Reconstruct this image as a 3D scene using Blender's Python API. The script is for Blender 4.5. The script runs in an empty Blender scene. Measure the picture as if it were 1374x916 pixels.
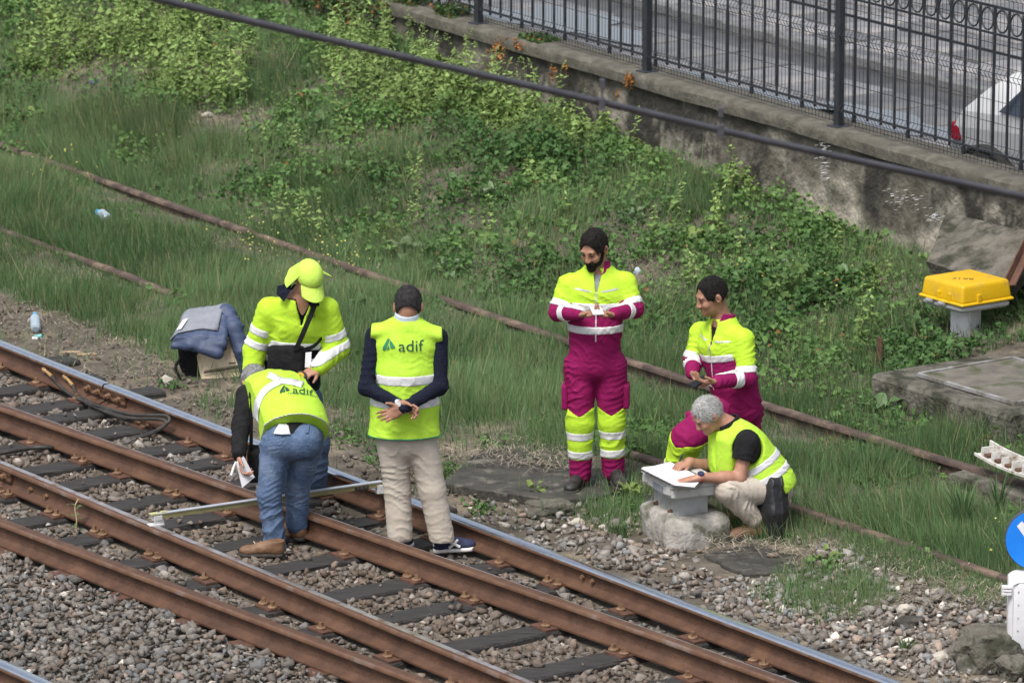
import bpy, bmesh, math, random
import numpy as np
from mathutils import Vector, Matrix

scene = bpy.context.scene
col = scene.collection
rng = np.random.default_rng(11)
random.seed(11)
R = math.radians

# ---------------------------------------------------------------- camera
FPX, PITCH, CAMH = 6600.0, R(13.03), 8.5
cam_d = bpy.data.cameras.new('camera')
cam = bpy.data.objects.new('camera', cam_d); col.objects.link(cam)
cam.location = (0, 0, CAMH); cam.rotation_euler = (R(90) - PITCH, 0, 0)
cam_d.sensor_width = 36.0; cam_d.lens = FPX / 1374.0 * 36.0
cam_d.clip_start = 0.5; cam_d.clip_end = 2000
cam_d.dof.use_dof = True; cam_d.dof.focus_distance = 32.0; cam_d.dof.aperture_fstop = 5.6
scene.camera = cam

# ---------------------------------------------------------------- light
SUN_EL, SUN_AZ = R(60), R(208)          # azimuth clockwise from +y: the sun stands behind the camera, a little to its left
world = bpy.data.worlds.new('World'); scene.world = world; world.use_nodes = True
wn = world.node_tree; bg = wn.nodes['Background']
sky = wn.nodes.new('ShaderNodeTexSky'); sky.sky_type = 'NISHITA'; sky.sun_disc = False
sky.sun_elevation = SUN_EL; sky.sun_rotation = SUN_AZ; sky.air_density = 1.0; sky.dust_density = 3.0
hs = wn.nodes.new('ShaderNodeHueSaturation'); hs.inputs['Saturation'].default_value = 0.42
wn.links.new(sky.outputs[0], hs.inputs['Color']); wn.links.new(hs.outputs[0], bg.inputs['Color'])
bg.inputs['Strength'].default_value = 0.11
sun_d = bpy.data.lights.new('sun', 'SUN'); sun = bpy.data.objects.new('sun', sun_d); col.objects.link(sun)
sun_d.energy = 2.1; sun_d.angle = R(22); sun_d.color = (1.0, 0.95, 0.88)
sd = Vector((math.sin(SUN_AZ) * math.cos(SUN_EL), math.cos(SUN_AZ) * math.cos(SUN_EL), math.sin(SUN_EL)))
sun.rotation_euler = sd.to_track_quat('Z', 'Y').to_euler(); sun.location = (0, 0, 30)
scene.view_settings.view_transform = 'Standard'; scene.view_settings.look = 'None'
scene.view_settings.exposure = 0.80; scene.view_settings.gamma = 1.0
scene.cycles.max_bounces = 5; scene.cycles.transparent_max_bounces = 8

# ---------------------------------------------------------------- measuring helpers
CP, SP = math.cos(PITCH), math.sin(PITCH)
def ray(px, py):
    u = (px - 687) / FPX; v = (py - 458) / FPX
    return np.array([u, CP - v * SP, -SP - v * CP])
def at(px, py, y):                      # a point on the photo's sight line at world depth y
    d = ray(px, py); t = y / d[1]
    return np.array([d[0] * t, y, CAMH + d[2] * t])
def gz(px, py, z=0.0):                  # ... at world height z
    d = ray(px, py); t = (z - CAMH) / d[2]
    return np.array([d[0] * t, d[1] * t, z])
def proj(P):                            # world points -> photo pixels (used to plan where plants grow)
    P = np.asarray(P, float); z = P[..., 2] - CAMH
    d = P[..., 1] * CP - z * SP; v = -P[..., 1] * SP - z * CP
    return 687 + FPX * P[..., 0] / d, 458 + FPX * v / d
TH = R(-55.0)
TT = np.array([math.cos(TH), math.sin(TH)]); NN = np.array([-TT[1], TT[0]])    # along the track, across the track
def SN(s, n, z=0.0): return np.array([s * TT[0] + n * NN[0], s * TT[1] + n * NN[1], z])
def toSN(P): P = np.asarray(P); return P[..., 0] * TT[0] + P[..., 1] * TT[1], P[..., 0] * NN[0] + P[..., 1] * NN[1]
def sstep(a, b, x): t = np.clip((x - a) / (b - a), 0, 1); return t * t * (3 - 2 * t)
def hash3(i, j, k, seed):
    h = (i.astype(np.int64) * 374761393 + j.astype(np.int64) * 668265263 + k.astype(np.int64) * 2147483647 + seed * 974711) & 0xffffffff
    h = ((h ^ (h >> 13)) * 1274126177) & 0xffffffff
    return ((h ^ (h >> 16)) & 0xffff).astype(np.float32) / 65535.0
def vnoise(x, y, z, seed=0):
    x, y, z = (np.asarray(a, np.float64) for a in (x, y, z))
    i, j, k = np.floor(x), np.floor(y), np.floor(z)
    fx, fy, fz = x - i, y - j, z - k
    fx, fy, fz = (a * a * (3 - 2 * a) for a in (fx, fy, fz))
    r = 0
    for a in (0, 1):
        for b in (0, 1):
            for c in (0, 1):
                w = (fx if a else 1 - fx) * (fy if b else 1 - fy) * (fz if c else 1 - fz)
                r = r + w * hash3(i + a, j + b, k + c, seed)
    return r
WALL_S0 = -30.0
def wall_n(s): return 24.2 - 0.09 * (np.minimum(s, -28) - WALL_S0)
def H(s, n):                            # height of the ground
    s = np.asarray(s, float); n = np.asarray(n, float)
    hw = 0.5 + 0.38 * sstep(-30, -38, s) + 0.25 * sstep(-38, -46, s)
    t = np.clip((n - 21.35 - .35 * sstep(-33.5, -38, s)) / 2.85, 0, 1)
    z = -0.035 + 0.10 * sstep(18.2, 20.0, n) + (hw - 0.07) * (0.35 * t + 0.65 * t * t * (3 - 2 * t))
    amp = 0.01 + 0.05 * sstep(18, 23, n)
    z = z + amp * (vnoise(s * .9, n * .9, s * 0, 3) - .5) * 2 + amp * .5 * (vnoise(s * 2.7, n * 2.7, s * 0, 4) - .5)
    return np.where(n > wall_n(s) + .2, -.3, z)
def HW(P): return H(*toSN(P))
def ground(px, py, dz=0.0):             # where the sight line meets the ground
    z = 0.0
    for _ in range(25):
        P = gz(px, py, z); z = 0.5 * z + 0.5 * float(HW(P))
    P = gz(px, py, z); P[2] += dz
    return P

# ---------------------------------------------------------------- object helpers
def tag(o, label=None, cat=None, group=None, kind=None):
    if label: o['label'] = label
    if cat: o['category'] = cat
    if group: o['group'] = group
    if kind: o['kind'] = kind
    return o
def empty(name, loc, label, cat, group=None):
    o = bpy.data.objects.new(name, None); col.objects.link(o); o.location = loc
    o.empty_display_size = 0.1
    return tag(o, label, cat, group)
def wmat(o):
    return (wmat(o.parent) @ o.matrix_parent_inverse @ o.matrix_basis) if o.parent else o.matrix_basis.copy()
def link(name, me, parent=None, m=None, smooth=False):
    o = bpy.data.objects.new(name, me); col.objects.link(o)
    if m is not None:
        for mm in (m if isinstance(m, (list, tuple)) else [m]): me.materials.append(mm)
    if smooth: me.polygons.foreach_set('use_smooth', np.ones(len(me.polygons), bool))
    if parent is not None:              # geometry is written in world space; keep it there
        o.parent = parent; o.matrix_parent_inverse = wmat(parent).inverted()
    return o
def npmesh(name, V, F, cols=None, mi=None):
    """V (n,3), F (m,k) with k = 3 or 4"""
    V = np.asarray(V, np.float32); F = np.asarray(F, np.int32)
    me = bpy.data.meshes.new(name); k = F.shape[1]
    me.vertices.add(len(V)); me.vertices.foreach_set('co', V.ravel())
    me.loops.add(F.size); me.loops.foreach_set('vertex_index', F.ravel())
    me.polygons.add(len(F)); me.polygons.foreach_set('loop_start', np.arange(0, F.size, k, dtype=np.int32))
    if cols is not None:
        a = me.attributes.new('col', 'FLOAT_COLOR', 'POINT')
        c = np.ones((len(V), 4), np.float32); c[:, :3] = cols; a.data.foreach_set('color', c.ravel())
    if mi is not None: me.polygons.foreach_set('material_index', np.asarray(mi, np.int32))
    me.update(); me.validate(); return me
class MB:
    """collects boxes, tubes, lathes and prisms, then links them as one mesh object"""
    def __init__(s): s.v = []; s.f = []; s.m = []; s.n = 0
    def add(s, V, F, mi=0):
        s.v += [tuple(map(float, p)) for p in V]; s.f += [tuple(i + s.n for i in f) for f in F]; s.m += [mi] * len(F); s.n = len(s.v); return s
    def box(s, c, half, ax=None, mi=0, taper=1.0, bev=0.0):
        c = np.asarray(c, float); ax = np.eye(3) if ax is None else np.asarray(ax, float); hx, hy, hz = half
        if bev <= 0:
            P = [c + ax[0] * hx * sx * (taper if sz > 0 else 1) + ax[1] * hy * sy * (taper if sz > 0 else 1) + ax[2] * hz * sz for sz in (-1, 1) for sx, sy in ((-1, -1), (1, -1), (1, 1), (-1, 1))]
            return s.add(P, [(3, 2, 1, 0), (4, 5, 6, 7), (0, 1, 5, 4), (1, 2, 6, 5), (2, 3, 7, 6), (3, 0, 4, 7)], mi)
        P = []; b = bev
        for z, ins in ((-hz, b), (-hz + b, 0), (hz - b, 0), (hz, b)):
            k = 1 + (taper - 1) * (z + hz) / (2 * hz)
            X, Y = hx * k - ins, hy * k - ins
            for sx, sy in ((-1, -1), (1, -1), (1, 1), (-1, 1)):
                for q in ((1, 0), (0, 1)) if sx * sy < 0 else ((0, 1), (1, 0)):
                    P.append(c + ax[0] * sx * (X - b * q[0]) + ax[1] * sy * (Y - b * q[1]) + ax[2] * z)
        F = [tuple(range(7, -1, -1)), tuple(range(24, 32))]
        for r in range(3):
            for i in range(8): F.append((r * 8 + i, r * 8 + (i + 1) % 8, r * 8 + 8 + (i + 1) % 8, r * 8 + 8 + i))
        return s.add(P, F, mi)
    def tube(s, pts, r, seg=8, mi=0, cap=True):
        pts = [np.asarray(p, float) for p in pts]; rr = r if isinstance(r, (list, tuple, np.ndarray)) else [r] * len(pts)
        P = []; F = []; up = np.array([0.13, 0.21, 0.97])
        for i, p in enumerate(pts):
            d = pts[min(i + 1, len(pts) - 1)] - pts[max(i - 1, 0)]; d = d / (np.linalg.norm(d) + 1e-9)
            u = np.cross(up, d)
            if np.linalg.norm(u) < .15: u = np.cross(np.array([1., 0, 0]), d)
            u /= np.linalg.norm(u); v = np.cross(d, u)
            for k in range(seg):
                a = 2 * math.pi * k / seg; P.append(p + (u * math.cos(a) + v * math.sin(a)) * rr[i])
        for i in range(len(pts) - 1):
            for k in range(seg): F.append((i * seg + k, i * seg + (k + 1) % seg, (i + 1) * seg + (k + 1) % seg, (i + 1) * seg + k))
        if cap: F += [tuple(range(seg - 1, -1, -1)), tuple(range((len(pts) - 1) * seg, len(pts) * seg))]
        return s.add(P, F, mi)
    def lathe(s, c, prof, seg=16, ax=None, mi=0):
        c = np.asarray(c, float); ax = np.eye(3) if ax is None else np.asarray(ax, float); P = []; F = []
        for r, z in prof:
            for k in range(seg):
                a = 2 * math.pi * k / seg; P.append(c + ax[0] * r * math.cos(a) + ax[1] * r * math.sin(a) + ax[2] * z)
        for i in range(len(prof) - 1):
            for k in range(seg): F.append((i * seg + k, i * seg + (k + 1) % seg, (i + 1) * seg + (k + 1) % seg, (i + 1) * seg + k))
        F += [tuple(range(seg - 1, -1, -1)), tuple(range((len(prof) - 1) * seg, len(prof) * seg))]
        return s.add(P, F, mi)
    def prism(s, poly, a, b, ax=None, mi=0):
        """polygon in (x, z) of ax extruded along ax[1] from a to b"""
        ax = np.eye(3) if ax is None else np.asarray(ax, float); k = len(poly)
        P = [ax[0] * x + ax[2] * z + ax[1] * y for y in (a, b) for x, z in poly]
        return s.add(P, [tuple(range(k)), tuple(range(2 * k - 1, k - 1, -1))] + [(i + k, (i + 1) % k + k, (i + 1) % k, i) for i in range(k)], mi)
    def strip(s, rows, mi=0, close=False):
        k = len(rows[0]); P = [p for r in rows for p in r]; F = []
        for i in range(len(rows) - 1):
            for j in range(k if close else k - 1): F.append((i * k + j, i * k + (j + 1) % k, (i + 1) * k + (j + 1) % k, (i + 1) * k + j))
        return s.add(P, F, mi)
    def build(s, name, m, parent=None, smooth=False, bevel=0, loc=None):
        me = bpy.data.meshes.new(name); v = s.v
        if loc is not None: v = [(p[0] - loc[0], p[1] - loc[1], p[2] - loc[2]) for p in v]
        me.from_pydata(v, [], s.f); me.polygons.foreach_set('material_index', np.array(s.m, np.int32)); me.update()
        bm = bmesh.new(); bm.from_mesh(me); bmesh.ops.recalc_face_normals(bm, faces=bm.faces)
        if bevel: bmesh.ops.bevel(bm, geom=[e for e in bm.edges if len(e.link_faces) == 2 and e.calc_face_angle(0) > .5], offset=bevel, segments=2, affect='EDGES', profile=.6)
        bm.to_mesh(me); bm.free()
        o = link(name, me, parent, m)
        if smooth:
            me.polygons.foreach_set('use_smooth', np.ones(len(me.polygons), bool))
            try: me.set_sharp_from_angle(angle=R(38))
            except Exception: pass
        if loc is not None: o.location = loc
        return o
def dup(root, name=None):               # a thing with copies of its parts and sub-parts
    r = root.copy(); col.objects.link(r)
    for ch in root.children:
        c = ch.copy(); col.objects.link(c); c.parent = r
        for g in ch.children:
            d = g.copy(); col.objects.link(d); d.parent = c
    return r
def unit(v): v = np.asarray(v, float); return v / np.linalg.norm(v)
def frame(w, hint):                     # axes (u, v, w), w along, u nearest the hint
    w = unit(w); u = np.asarray(hint, float); u = unit(u - w * (u @ w)); return np.array([u, np.cross(w, u), w])

# ---------------------------------------------------------------- materials
def mat(name, c1, c2=None, scale=6.0, rough=0.75, bump=0.0, bscale=60.0, metal=0.0, attr=False, c3=None, scale3=1.5, lo3=.5, hi3=.62,
        stretch=None, transl=0.0, spec=0.5, lo=.35, hi=.65, sheen=0.0, detail=6.0, alpha=None, transm=0.0, bdist=.02, objrand=False):
    m = bpy.data.materials.new(name); m.use_nodes = True; nt = m.node_tree; N, L = nt.nodes, nt.links
    b = N['Principled BSDF']; b.inputs['Roughness'].default_value = rough; b.inputs['Metallic'].default_value = metal
    b.inputs['Specular IOR Level'].default_value = spec
    if sheen: b.inputs['Sheen Weight'].default_value = sheen; b.inputs['Sheen Roughness'].default_value = .5
    if transm: b.inputs['Transmission Weight'].default_value = transm
    tc = N.new('ShaderNodeTexCoord'); src = tc.outputs['Object']
    if stretch:
        mp = N.new('ShaderNodeMapping'); mp.inputs['Scale'].default_value = stretch; L.new(src, mp.inputs[0]); src = mp.outputs[0]
    def noise(sc, lo, hi, det=detail):
        n = N.new('ShaderNodeTexNoise'); n.inputs['Scale'].default_value = sc; n.inputs['Detail'].default_value = det; n.inputs['Roughness'].default_value = .62
        L.new(src, n.inputs['Vector']); r = N.new('ShaderNodeMapRange'); r.inputs[1].default_value = lo; r.inputs[2].default_value = hi
        L.new(n.outputs[0], r.inputs[0]); return r.outputs[0]
    def mix(fac, a, bb, mode='MIX'):
        x = N.new('ShaderNodeMix'); x.data_type = 'RGBA'; x.blend_type = mode
        if isinstance(fac, float): x.inputs[0].default_value = fac
        else: L.new(fac, x.inputs[0])
        for sk, v in ((6, a), (7, bb)):
            if isinstance(v, tuple): x.inputs[sk].default_value = (*v, 1)
            else: L.new(v, x.inputs[sk])
        return x.outputs[2]
    c = c1
    if c2 is not None: c = mix(noise(scale, lo, hi), c1, c2)
    if c3 is not None: c = mix(noise(scale3, lo3, hi3), c, c3)
    if objrand:
        oi = N.new('ShaderNodeObjectInfo'); mr = N.new('ShaderNodeMapRange'); mr.inputs[3].default_value = .5; mr.inputs[4].default_value = 1.35; L.new(oi.outputs['Random'], mr.inputs[0]); c = mix(1.0, c, mr.outputs[0], 'MULTIPLY')
    if attr:
        at_ = N.new('ShaderNodeAttribute'); at_.attribute_name = 'col'
        c = mix(1.0, at_.outputs['Color'], c, 'MULTIPLY')
    if isinstance(c, tuple): b.inputs['Base Color'].default_value = (*c, 1)
    else: L.new(c, b.inputs['Base Color'])
    if bump:
        n = N.new('ShaderNodeTexNoise'); n.inputs['Scale'].default_value = bscale; n.inputs['Detail'].default_value = 5
        L.new(src, n.inputs['Vector']); bp = N.new('ShaderNodeBump'); bp.inputs['Strength'].default_value = bump; bp.inputs['Distance'].default_value = bdist
        L.new(n.outputs[0], bp.inputs['Height']); L.new(bp.outputs[0], b.inputs['Normal'])
    if transl:
        t = N.new('ShaderNodeBsdfTranslucent'); ms = N.new('ShaderNodeMixShader'); ms.inputs[0].default_value = transl
        if isinstance(c, tuple): t.inputs[0].default_value = (*c, 1)
        else: L.new(c, t.inputs[0])
        L.new(b.outputs[0], ms.inputs[1]); L.new(t.outputs[0], ms.inputs[2]); L.new(ms.outputs[0], N['Material Output'].inputs[0])
    return m
NEON = (.385, .64, .042)
M = dict(
    soil=mat('soil', (.07, .058, .044), (.135, .115, .09), 5, .95, .9, 30, c3=(.20, .165, .12), scale3=2.2, bdist=.04),
    ballast=mat('ballast_stone', (.78, .76, .74), (1.15, 1.12, 1.08), 25, .9, .5, 90, attr=True),
    rock=mat('rock', (.20, .185, .165), (.42, .40, .37), 9, .9, .8, 25, c3=(.10, .10, .07), scale3=5),
    wood=mat('sleeper_wood', (.012, .011, .011), (.042, .039, .038), 5, .8, 1.0, 10, stretch=(1, 12, 12), bdist=.01, c3=(.065, .058, .05), scale3=3, lo3=.55, hi3=.75),
    rust=mat('rail_rust', (.056, .025, .0135), (.098, .047, .026), 7, .6, .35, 60, c3=(.125, .062, .034), scale3=2.5, lo3=.52, hi3=.7),
    head=mat('rail_head_rust', (.105, .050, .027), (.155, .082, .048), 9, .42, .15, 70, c3=(.19, .15, .13), scale3=4, lo3=.55, hi3=.7, spec=.7),
    shine=mat('polished_rail', (.50, .54, .62), (.62, .65, .72), 14, .22, .02, 60, metal=1.0),
    semishine=mat('worn_rail', (.40, .36, .35), (.52, .50, .52), 10, .32, .06, 60, metal=.75, c3=(.20, .105, .065), scale3=6, lo3=.5, hi3=.66),
    oldrust=mat('old_rail_rust', (.052, .036, .030), (.10, .068, .055), 6, .8, .5, 40, c3=(.17, .12, .09), scale3=3),
    bolt=mat('bolt_rust', (.125, .068, .036), (.23, .135, .075), 30, .6, .3, 90),
    plate=mat('plate_rust', (.075, .035, .023), (.12, .058, .038), 15, .75, .4, 50),
    lips=mat('lips', (.24, .095, .075), None, rough=.5), brow=mat('dark_brow', (.012, .010, .009), None, rough=.7), browgrey=mat('grey_brow', (.22, .21, .2), None, rough=.7),
    brass=mat('lug_brass', (.33, .2, .085), (.5, .33, .16), 30, .5, .2, 60, metal=.3),
    rubber=mat('rubber', (.02, .019, .018), (.05, .045, .04), 12, .6, .2, 50),
    neon=mat('neon_fabric', NEON, (.43, .68, .06), 12, .8, .28, 45, spec=.25, bdist=.012),
    neonj=mat('neon_jacket', (.395, .63, .03), (.455, .68, .045), 12, .8, .35, 30, spec=.25, bdist=.015),
    neonpale=mat('neon_cap', (.46, .68, .08), (.51, .72, .11), 12, .8, .2, 60),
    silver=mat('reflective_tape', (.54, .55, .57), (.68, .68, .69), 9, .42, .25, 35, c3=(.42, .44, .47), scale3=14, lo3=.56, hi3=.72, bdist=.01),
    magenta=mat('magenta_fabric', (.190, .004, .066), (.245, .008, .088), 9, .8, .35, 35, spec=.2, bdist=.015),
    black=mat('black_fabric', (.007, .007, .008), (.013, .013, .015), 20, .9, .3, 60, spec=.25),
    blacksheen=mat('black_jacket_cloth', (.008, .008, .010), (.016, .016, .019), 14, .5, .4, 30, bdist=.015),
    navy=mat('navy_knit', (.006, .008, .018), (.011, .014, .029), 50, .95, .4, 140, spec=.2),
    chino=mat('chino_cotton', (.40, .35, .295), (.48, .43, .37), 10, .85, .3, 40, bdist=.012),
    jeans=mat('denim', (.048, .086, .165), (.095, .145, .25), 9, .88, .35, 60, c3=(.165, .225, .33), scale3=5, lo3=.5, hi3=.72),
    denimdark=mat('dark_denim', (.038, .064, .125), (.065, .10, .175), 9, .88, .35, 60),
    skin=mat('skin', (.33, .165, .11), (.41, .22, .155), 14, .5, .15, 90, spec=.35),
    skintan=mat('skin_tan', (.28, .14, .092), (.35, .185, .125), 14, .5, .15, 90, spec=.35),
    hairblack=mat('black_hair', (.006, .005, .0045), (.012, .010, .009), 60, .75, .5, 120, attr=True, spec=.2),
    hairdark=mat('dark_grey_hair', (.018, .017, .018), (.036, .034, .036), 60, .75, .5, 120, attr=True, spec=.2),
    hairgrey=mat('grey_hair', (.30, .30, .295), (.42, .42, .41), 50, .5, .5, 90, attr=True),
    stubble=mat('grey_stubble', (.17, .17, .175), (.25, .25, .26), 60, .7, .5, 110, attr=True),
    shirt=mat('pale_blue_shirt', (.42, .50, .58), (.5, .58, .66), 20, .85, .2, 60),
    boot=mat('brown_leather', (.13, .068, .035), (.20, .11, .06), 12, .6, .3, 40),
    bootblack=mat('black_leather', (.014, .014, .014), (.03, .028, .027), 14, .55, .3, 40),
    sole=mat('dark_sole', (.02, .019, .018), (.045, .04, .038), 14, .8, .2, 40),
    whitesole=mat('white_sole', (.72, .71, .69), (.8, .79, .77), 14, .6),
    navyshoe=mat('navy_suede', (.014, .02, .06), (.028, .036, .09), 20, .8, .3, 60),
    green=mat('green_print', (.012, .16, .07), (.02, .20, .09), 10, .7),
    darkgreen=mat('dark_green_print', (.006, .05, .033), (.01, .07, .045), 10, .7),
    paper=mat('white_paper', (.66, .66, .69), (.72, .72, .75), 4, .8, .08, 20),
    ink=mat('blue_ink', (.30, .33, .45), None, rough=.8),
    redink=mat('red_ink', (.55, .2, .2), None, rough=.8),
    phone=mat('phone_black', (.008, .008, .009), None, rough=.25),
    phonewhite=mat('phone_white', (.72, .72, .74), None, rough=.3),
    yellow=mat('yellow_plastic', (.60, .36, .004), (.66, .41, .008), 5, .42, .06, 30, c3=(.48, .31, .05), scale3=9, lo3=.56, hi3=.72),
    greymetal=mat('grey_painted_metal', (.36, .37, .38), (.48, .48, .48), 8, .55, .15, 30, c3=(.3, .24, .19), scale3=6, lo3=.58, hi3=.74),
    galv=mat('galvanised_steel', (.38, .40, .42), (.5, .52, .54), 12, .45, .1, 40, metal=.5, c3=(.3, .28, .25), scale3=6, lo3=.55, hi3=.7),
    boxgrey=mat('weathered_grey_plastic', (.44, .44, .43), (.54, .54, .52), 7, .6, .15, 40, c3=(.33, .32, .30), scale3=10, lo3=.54, hi3=.7),
    alu=mat('aluminium', (.62, .64, .68), (.75, .77, .8), 8, .3, .05, 30, metal=.7),
    brassbar=mat('yellow_lacquer', (.27, .245, .12), (.36, .33, .17), 8, .4, .05, 30, metal=.3),
    steelworn=mat('scuffed_white_metal', (.6, .6, .6), (.75, .75, .75), 15, .4, .2, 40, metal=.3),
    concrete=mat('mossy_concrete', (.085, .078, .062), (.165, .152, .128), 6, .95, 1.0, 26, c3=(.030, .031, .02), scale3=4.2, lo3=.46, hi3=.6, bdist=.03),
    wallc=mat('wall_concrete', (.75, .75, .75), (1.2, 1.2, 1.2), 14, .95, .9, 30, bdist=.02, attr=True),
    plaster=mat('flaking_plaster', (.36, .33, .28), (.5, .47, .41), 6, .95, .6, 20, c3=(.2, .18, .15), scale3=4),
    coping=mat('coping_concrete', (.065, .06, .048), (.14, .13, .105), 7, .95, .7, 24, c3=(.085, .078, .062), scale3=4, lo3=.48, hi3=.62),
    darkslab=mat('dark_slab_dirt', (.028, .027, .023), (.062, .058, .051), 6, .95, .7, 24, c3=(.16, .145, .125), scale3=7, lo3=.55, hi3=.72, bdist=.03),
    hatch=mat('chequered_steel', (.10, .092, .08), (.17, .155, .13), 6, .75, .4, 60, c3=(.06, .07, .03), scale3=4, lo3=.55, hi3=.66),
    fence=mat('dark_grey_paint', (.018, .021, .028), (.03, .034, .043), 10, .5, .1, 40),
    fenceold=mat('blue_black_paint', (.015, .018, .024), (.03, .034, .042), 8, .5, .15, 40),
    asphalt=mat('wet_asphalt', (.03, .03, .034), (.065, .064, .068), 3.0, .5, .4, 50, c3=(.10, .098, .098), scale3=.8, lo3=.48, hi3=.62),
    slabstone=mat('paving_stone', (.10, .097, .102), (.18, .176, .182), 4, .42, .4, 30, objrand=True, c3=(.24, .225, .21), scale3=1.2, lo3=.52, hi3=.66),
    kerb=mat('kerb_stone', (.10, .10, .103), (.17, .17, .17), 6, .6, .4, 30),
    puddle=mat('puddle_water', (.05, .055, .065), None, rough=.06, spec=.7),
    carwhite=mat('white_car_paint', (.62, .63, .65), None, rough=.22, spec=.6),
    glass=mat('car_glass', (.02, .03, .05), None, rough=.08, spec=.8),
    tyre=mat('tyre', (.012, .012, .013), (.025, .025, .025), 20, .85),
    redlens=mat('red_lens', (.30, .012, .03), None, rough=.2),
    rim=mat('wheel_rim', (.35, .36, .38), None, rough=.35, metal=.8),
    cable=mat('overhead_cable', (.04, .04, .05), (.065, .065, .08), 8, .5, .2, 40),
    bluesign=mat('blue_sign', (.005, .17, .66), (.008, .19, .70), 3, .4),
    whitepaint=mat('white_paint', (.60, .61, .64), (.68, .68, .70), 5, .5, .1, 30, c3=(.45, .44, .43), scale3=9, lo3=.58, hi3=.75),
    dirtywhite=mat('dirty_white_iron', (.50, .49, .46), (.66, .65, .62), 9, .6, .3, 30, c3=(.24, .17, .11), scale3=11, lo3=.52, hi3=.66),
    darkframe=mat('dull_steel_frame', (.20, .20, .20), (.30, .30, .30), 12, .6, .1, 40, c3=(.12, .11, .09), scale3=5, lo3=.45, hi3=.6), sliderpale=mat('pale_yellow_paint', (.42, .42, .22), None, rough=.5),
    darkgreen_edge=mat('dark_grey_edge', (.05, .06, .065), None, rough=.6),
    bluejacket=mat('blue_nylon', (.030, .047, .098), (.046, .068, .135), 8, .6, .35, 26, bdist=.02),
    greylining=mat('grey_lining', (.17, .185, .22), (.22, .235, .27), 8, .7, .3, 40),
    beige=mat('beige_canvas', (.58, .47, .32), (.66, .55, .39), 8, .8, .25, 60),
    bottle=mat('clear_blue_plastic', (.40, .50, .58), (.52, .62, .70), 10, .18, .2, 30, transm=.35, spec=.6),
    teal=mat('teal_plastic', (.15, .5, .48), None, rough=.4),
    bluecap=mat('blue_plastic', (.06, .36, .72), None, rough=.4),
    greenwrap=mat('green_plastic', (.02, .42, .2), None, rough=.35),
    stick=mat('dry_wood', (.42, .30, .17), (.58, .44, .27), 20, .85),
    straw=mat('dry_straw', (.85, .85, .85), (1.1, 1.1, 1.1), 30, .95, attr=True),
    leaf=mat('leaf', (.8, .8, .8), (1.15, 1.15, 1.15), 40, .6, attr=True, transl=.3, spec=.3),
    grass=mat('grass_blade', (.85, .85, .85), (1.1, 1.1, 1.1), 8, .7, attr=True, transl=.25, spec=.2),
    band=mat('watch_red', (.4, .1, .09), None, rough=.5),
)

# ================================================================ SETTING
def grid_mesh(name, ss, ns, zf, m, kind='structure', wn=False):
    S, Nn = np.meshgrid(ss, ns, indexing='ij'); Z = zf(S, Nn)
    if wn: Nn = Nn + wall_n(S) - 24.2 + .02
    V = np.stack([S * TT[0] + Nn * NN[0], S * TT[1] + Nn * NN[1], Z], -1).reshape(-1, 3)
    a, b = S.shape; I = np.arange(a * b).reshape(a, b)
    F = np.stack([I[:-1, :-1], I[1:, :-1], I[1:, 1:], I[:-1, 1:]], -1).reshape(-1, 4)
    o = link(name, npmesh(name, V, F), None, m, True); tag(o, kind=kind); return o
def axis(lo, hi, step, far):
    a = np.arange(lo, hi, step); e = np.array([1, 3, 8, 20, 60, 150, 400]); e = e[e < far]
    return np.r_[(lo - e)[::-1], a, hi + e]
grid_mesh('ground', axis(-50, -16, .12, 500), np.r_[(8 - np.array([1, 3, 8, 20, 60, 150, 400]))[::-1], np.arange(8, 17, .25), np.arange(17, 25.6, .11), 27.2], H, M['soil'])
ROADZ = 0.60
def road_z(s, n): return np.where(n < 24.62, -0.5, ROADZ) + 0 * s
grid_mesh('road', axis(-60, -14, 2, 500), np.r_[24.6, 24.63, np.arange(25, 45, 2), 60, 120, 400], lambda s, n: ROADZ + 0 * s - np.where(n < 24.61, 1.0, 0), M['asphalt'], wn=True)
# stone paving beyond the railings: each slab its own piece
pave = empty('pavement', (*SN(-33, 28)[:2], ROADZ), None, None); pave['kind'] = 'structure'
def slab_mesh(w, d, name, m):
    b = MB().box((0, 0, 0), (w / 2 - .012, d / 2 - .012, .03), np.array([[*TT, 0], [*NN, 0], [0, 0, 1]]), bev=.012)
    o = b.build(name, m, pave); return o
protoA = None
for row in range(14):
    w, d = ((.80, .86) if row < 4 else (.62, .46))
    n0 = 24.75 + row * .87 if row < 4 else 28.55 + (row - 4) * .48
    for k in range(int(15 / (w + .02))):
        s0 = -41.5 + (k + .5 * (row % 2)) * (w + .016)
        if s0 > -27.0: continue
        n1_ = n0 + wall_n(s0) - 24.2; px, py = proj(SN(s0, n1_, ROADZ))
        if py < -60 or px > 1480 or px < 560 or py > 150 and px < 800: continue
        key = 'a' if row < 4 else 'b'
        if key == 'a' and protoA is None: protoA = slab_mesh(.80, .86, 'paving_slab', M['slabstone']); o = protoA
        elif key == 'b' and 'protoB' not in globals(): protoB = slab_mesh(.62, .46, 'paving_slab', M['slabstone']); o = protoB
        else:
            o = (protoA if key == 'a' else protoB).copy(); col.objects.link(o)
        o.matrix_basis = Matrix.Translation(Vector(SN(s0, n1_, ROADZ + .004 + random.uniform(-.004, .006)))) @ Matrix.Rotation(random.uniform(-.012, .012), 4, 'Z') @ Matrix.Rotation(random.uniform(-.006, .006), 4, 'X')
        o.matrix_parent_inverse = wmat(pave).inverted()
kb = empty('kerb', (*SN(-33, 28.3)[:2], ROADZ), None, None); kb['kind'] = 'structure'
kp = None
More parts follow.
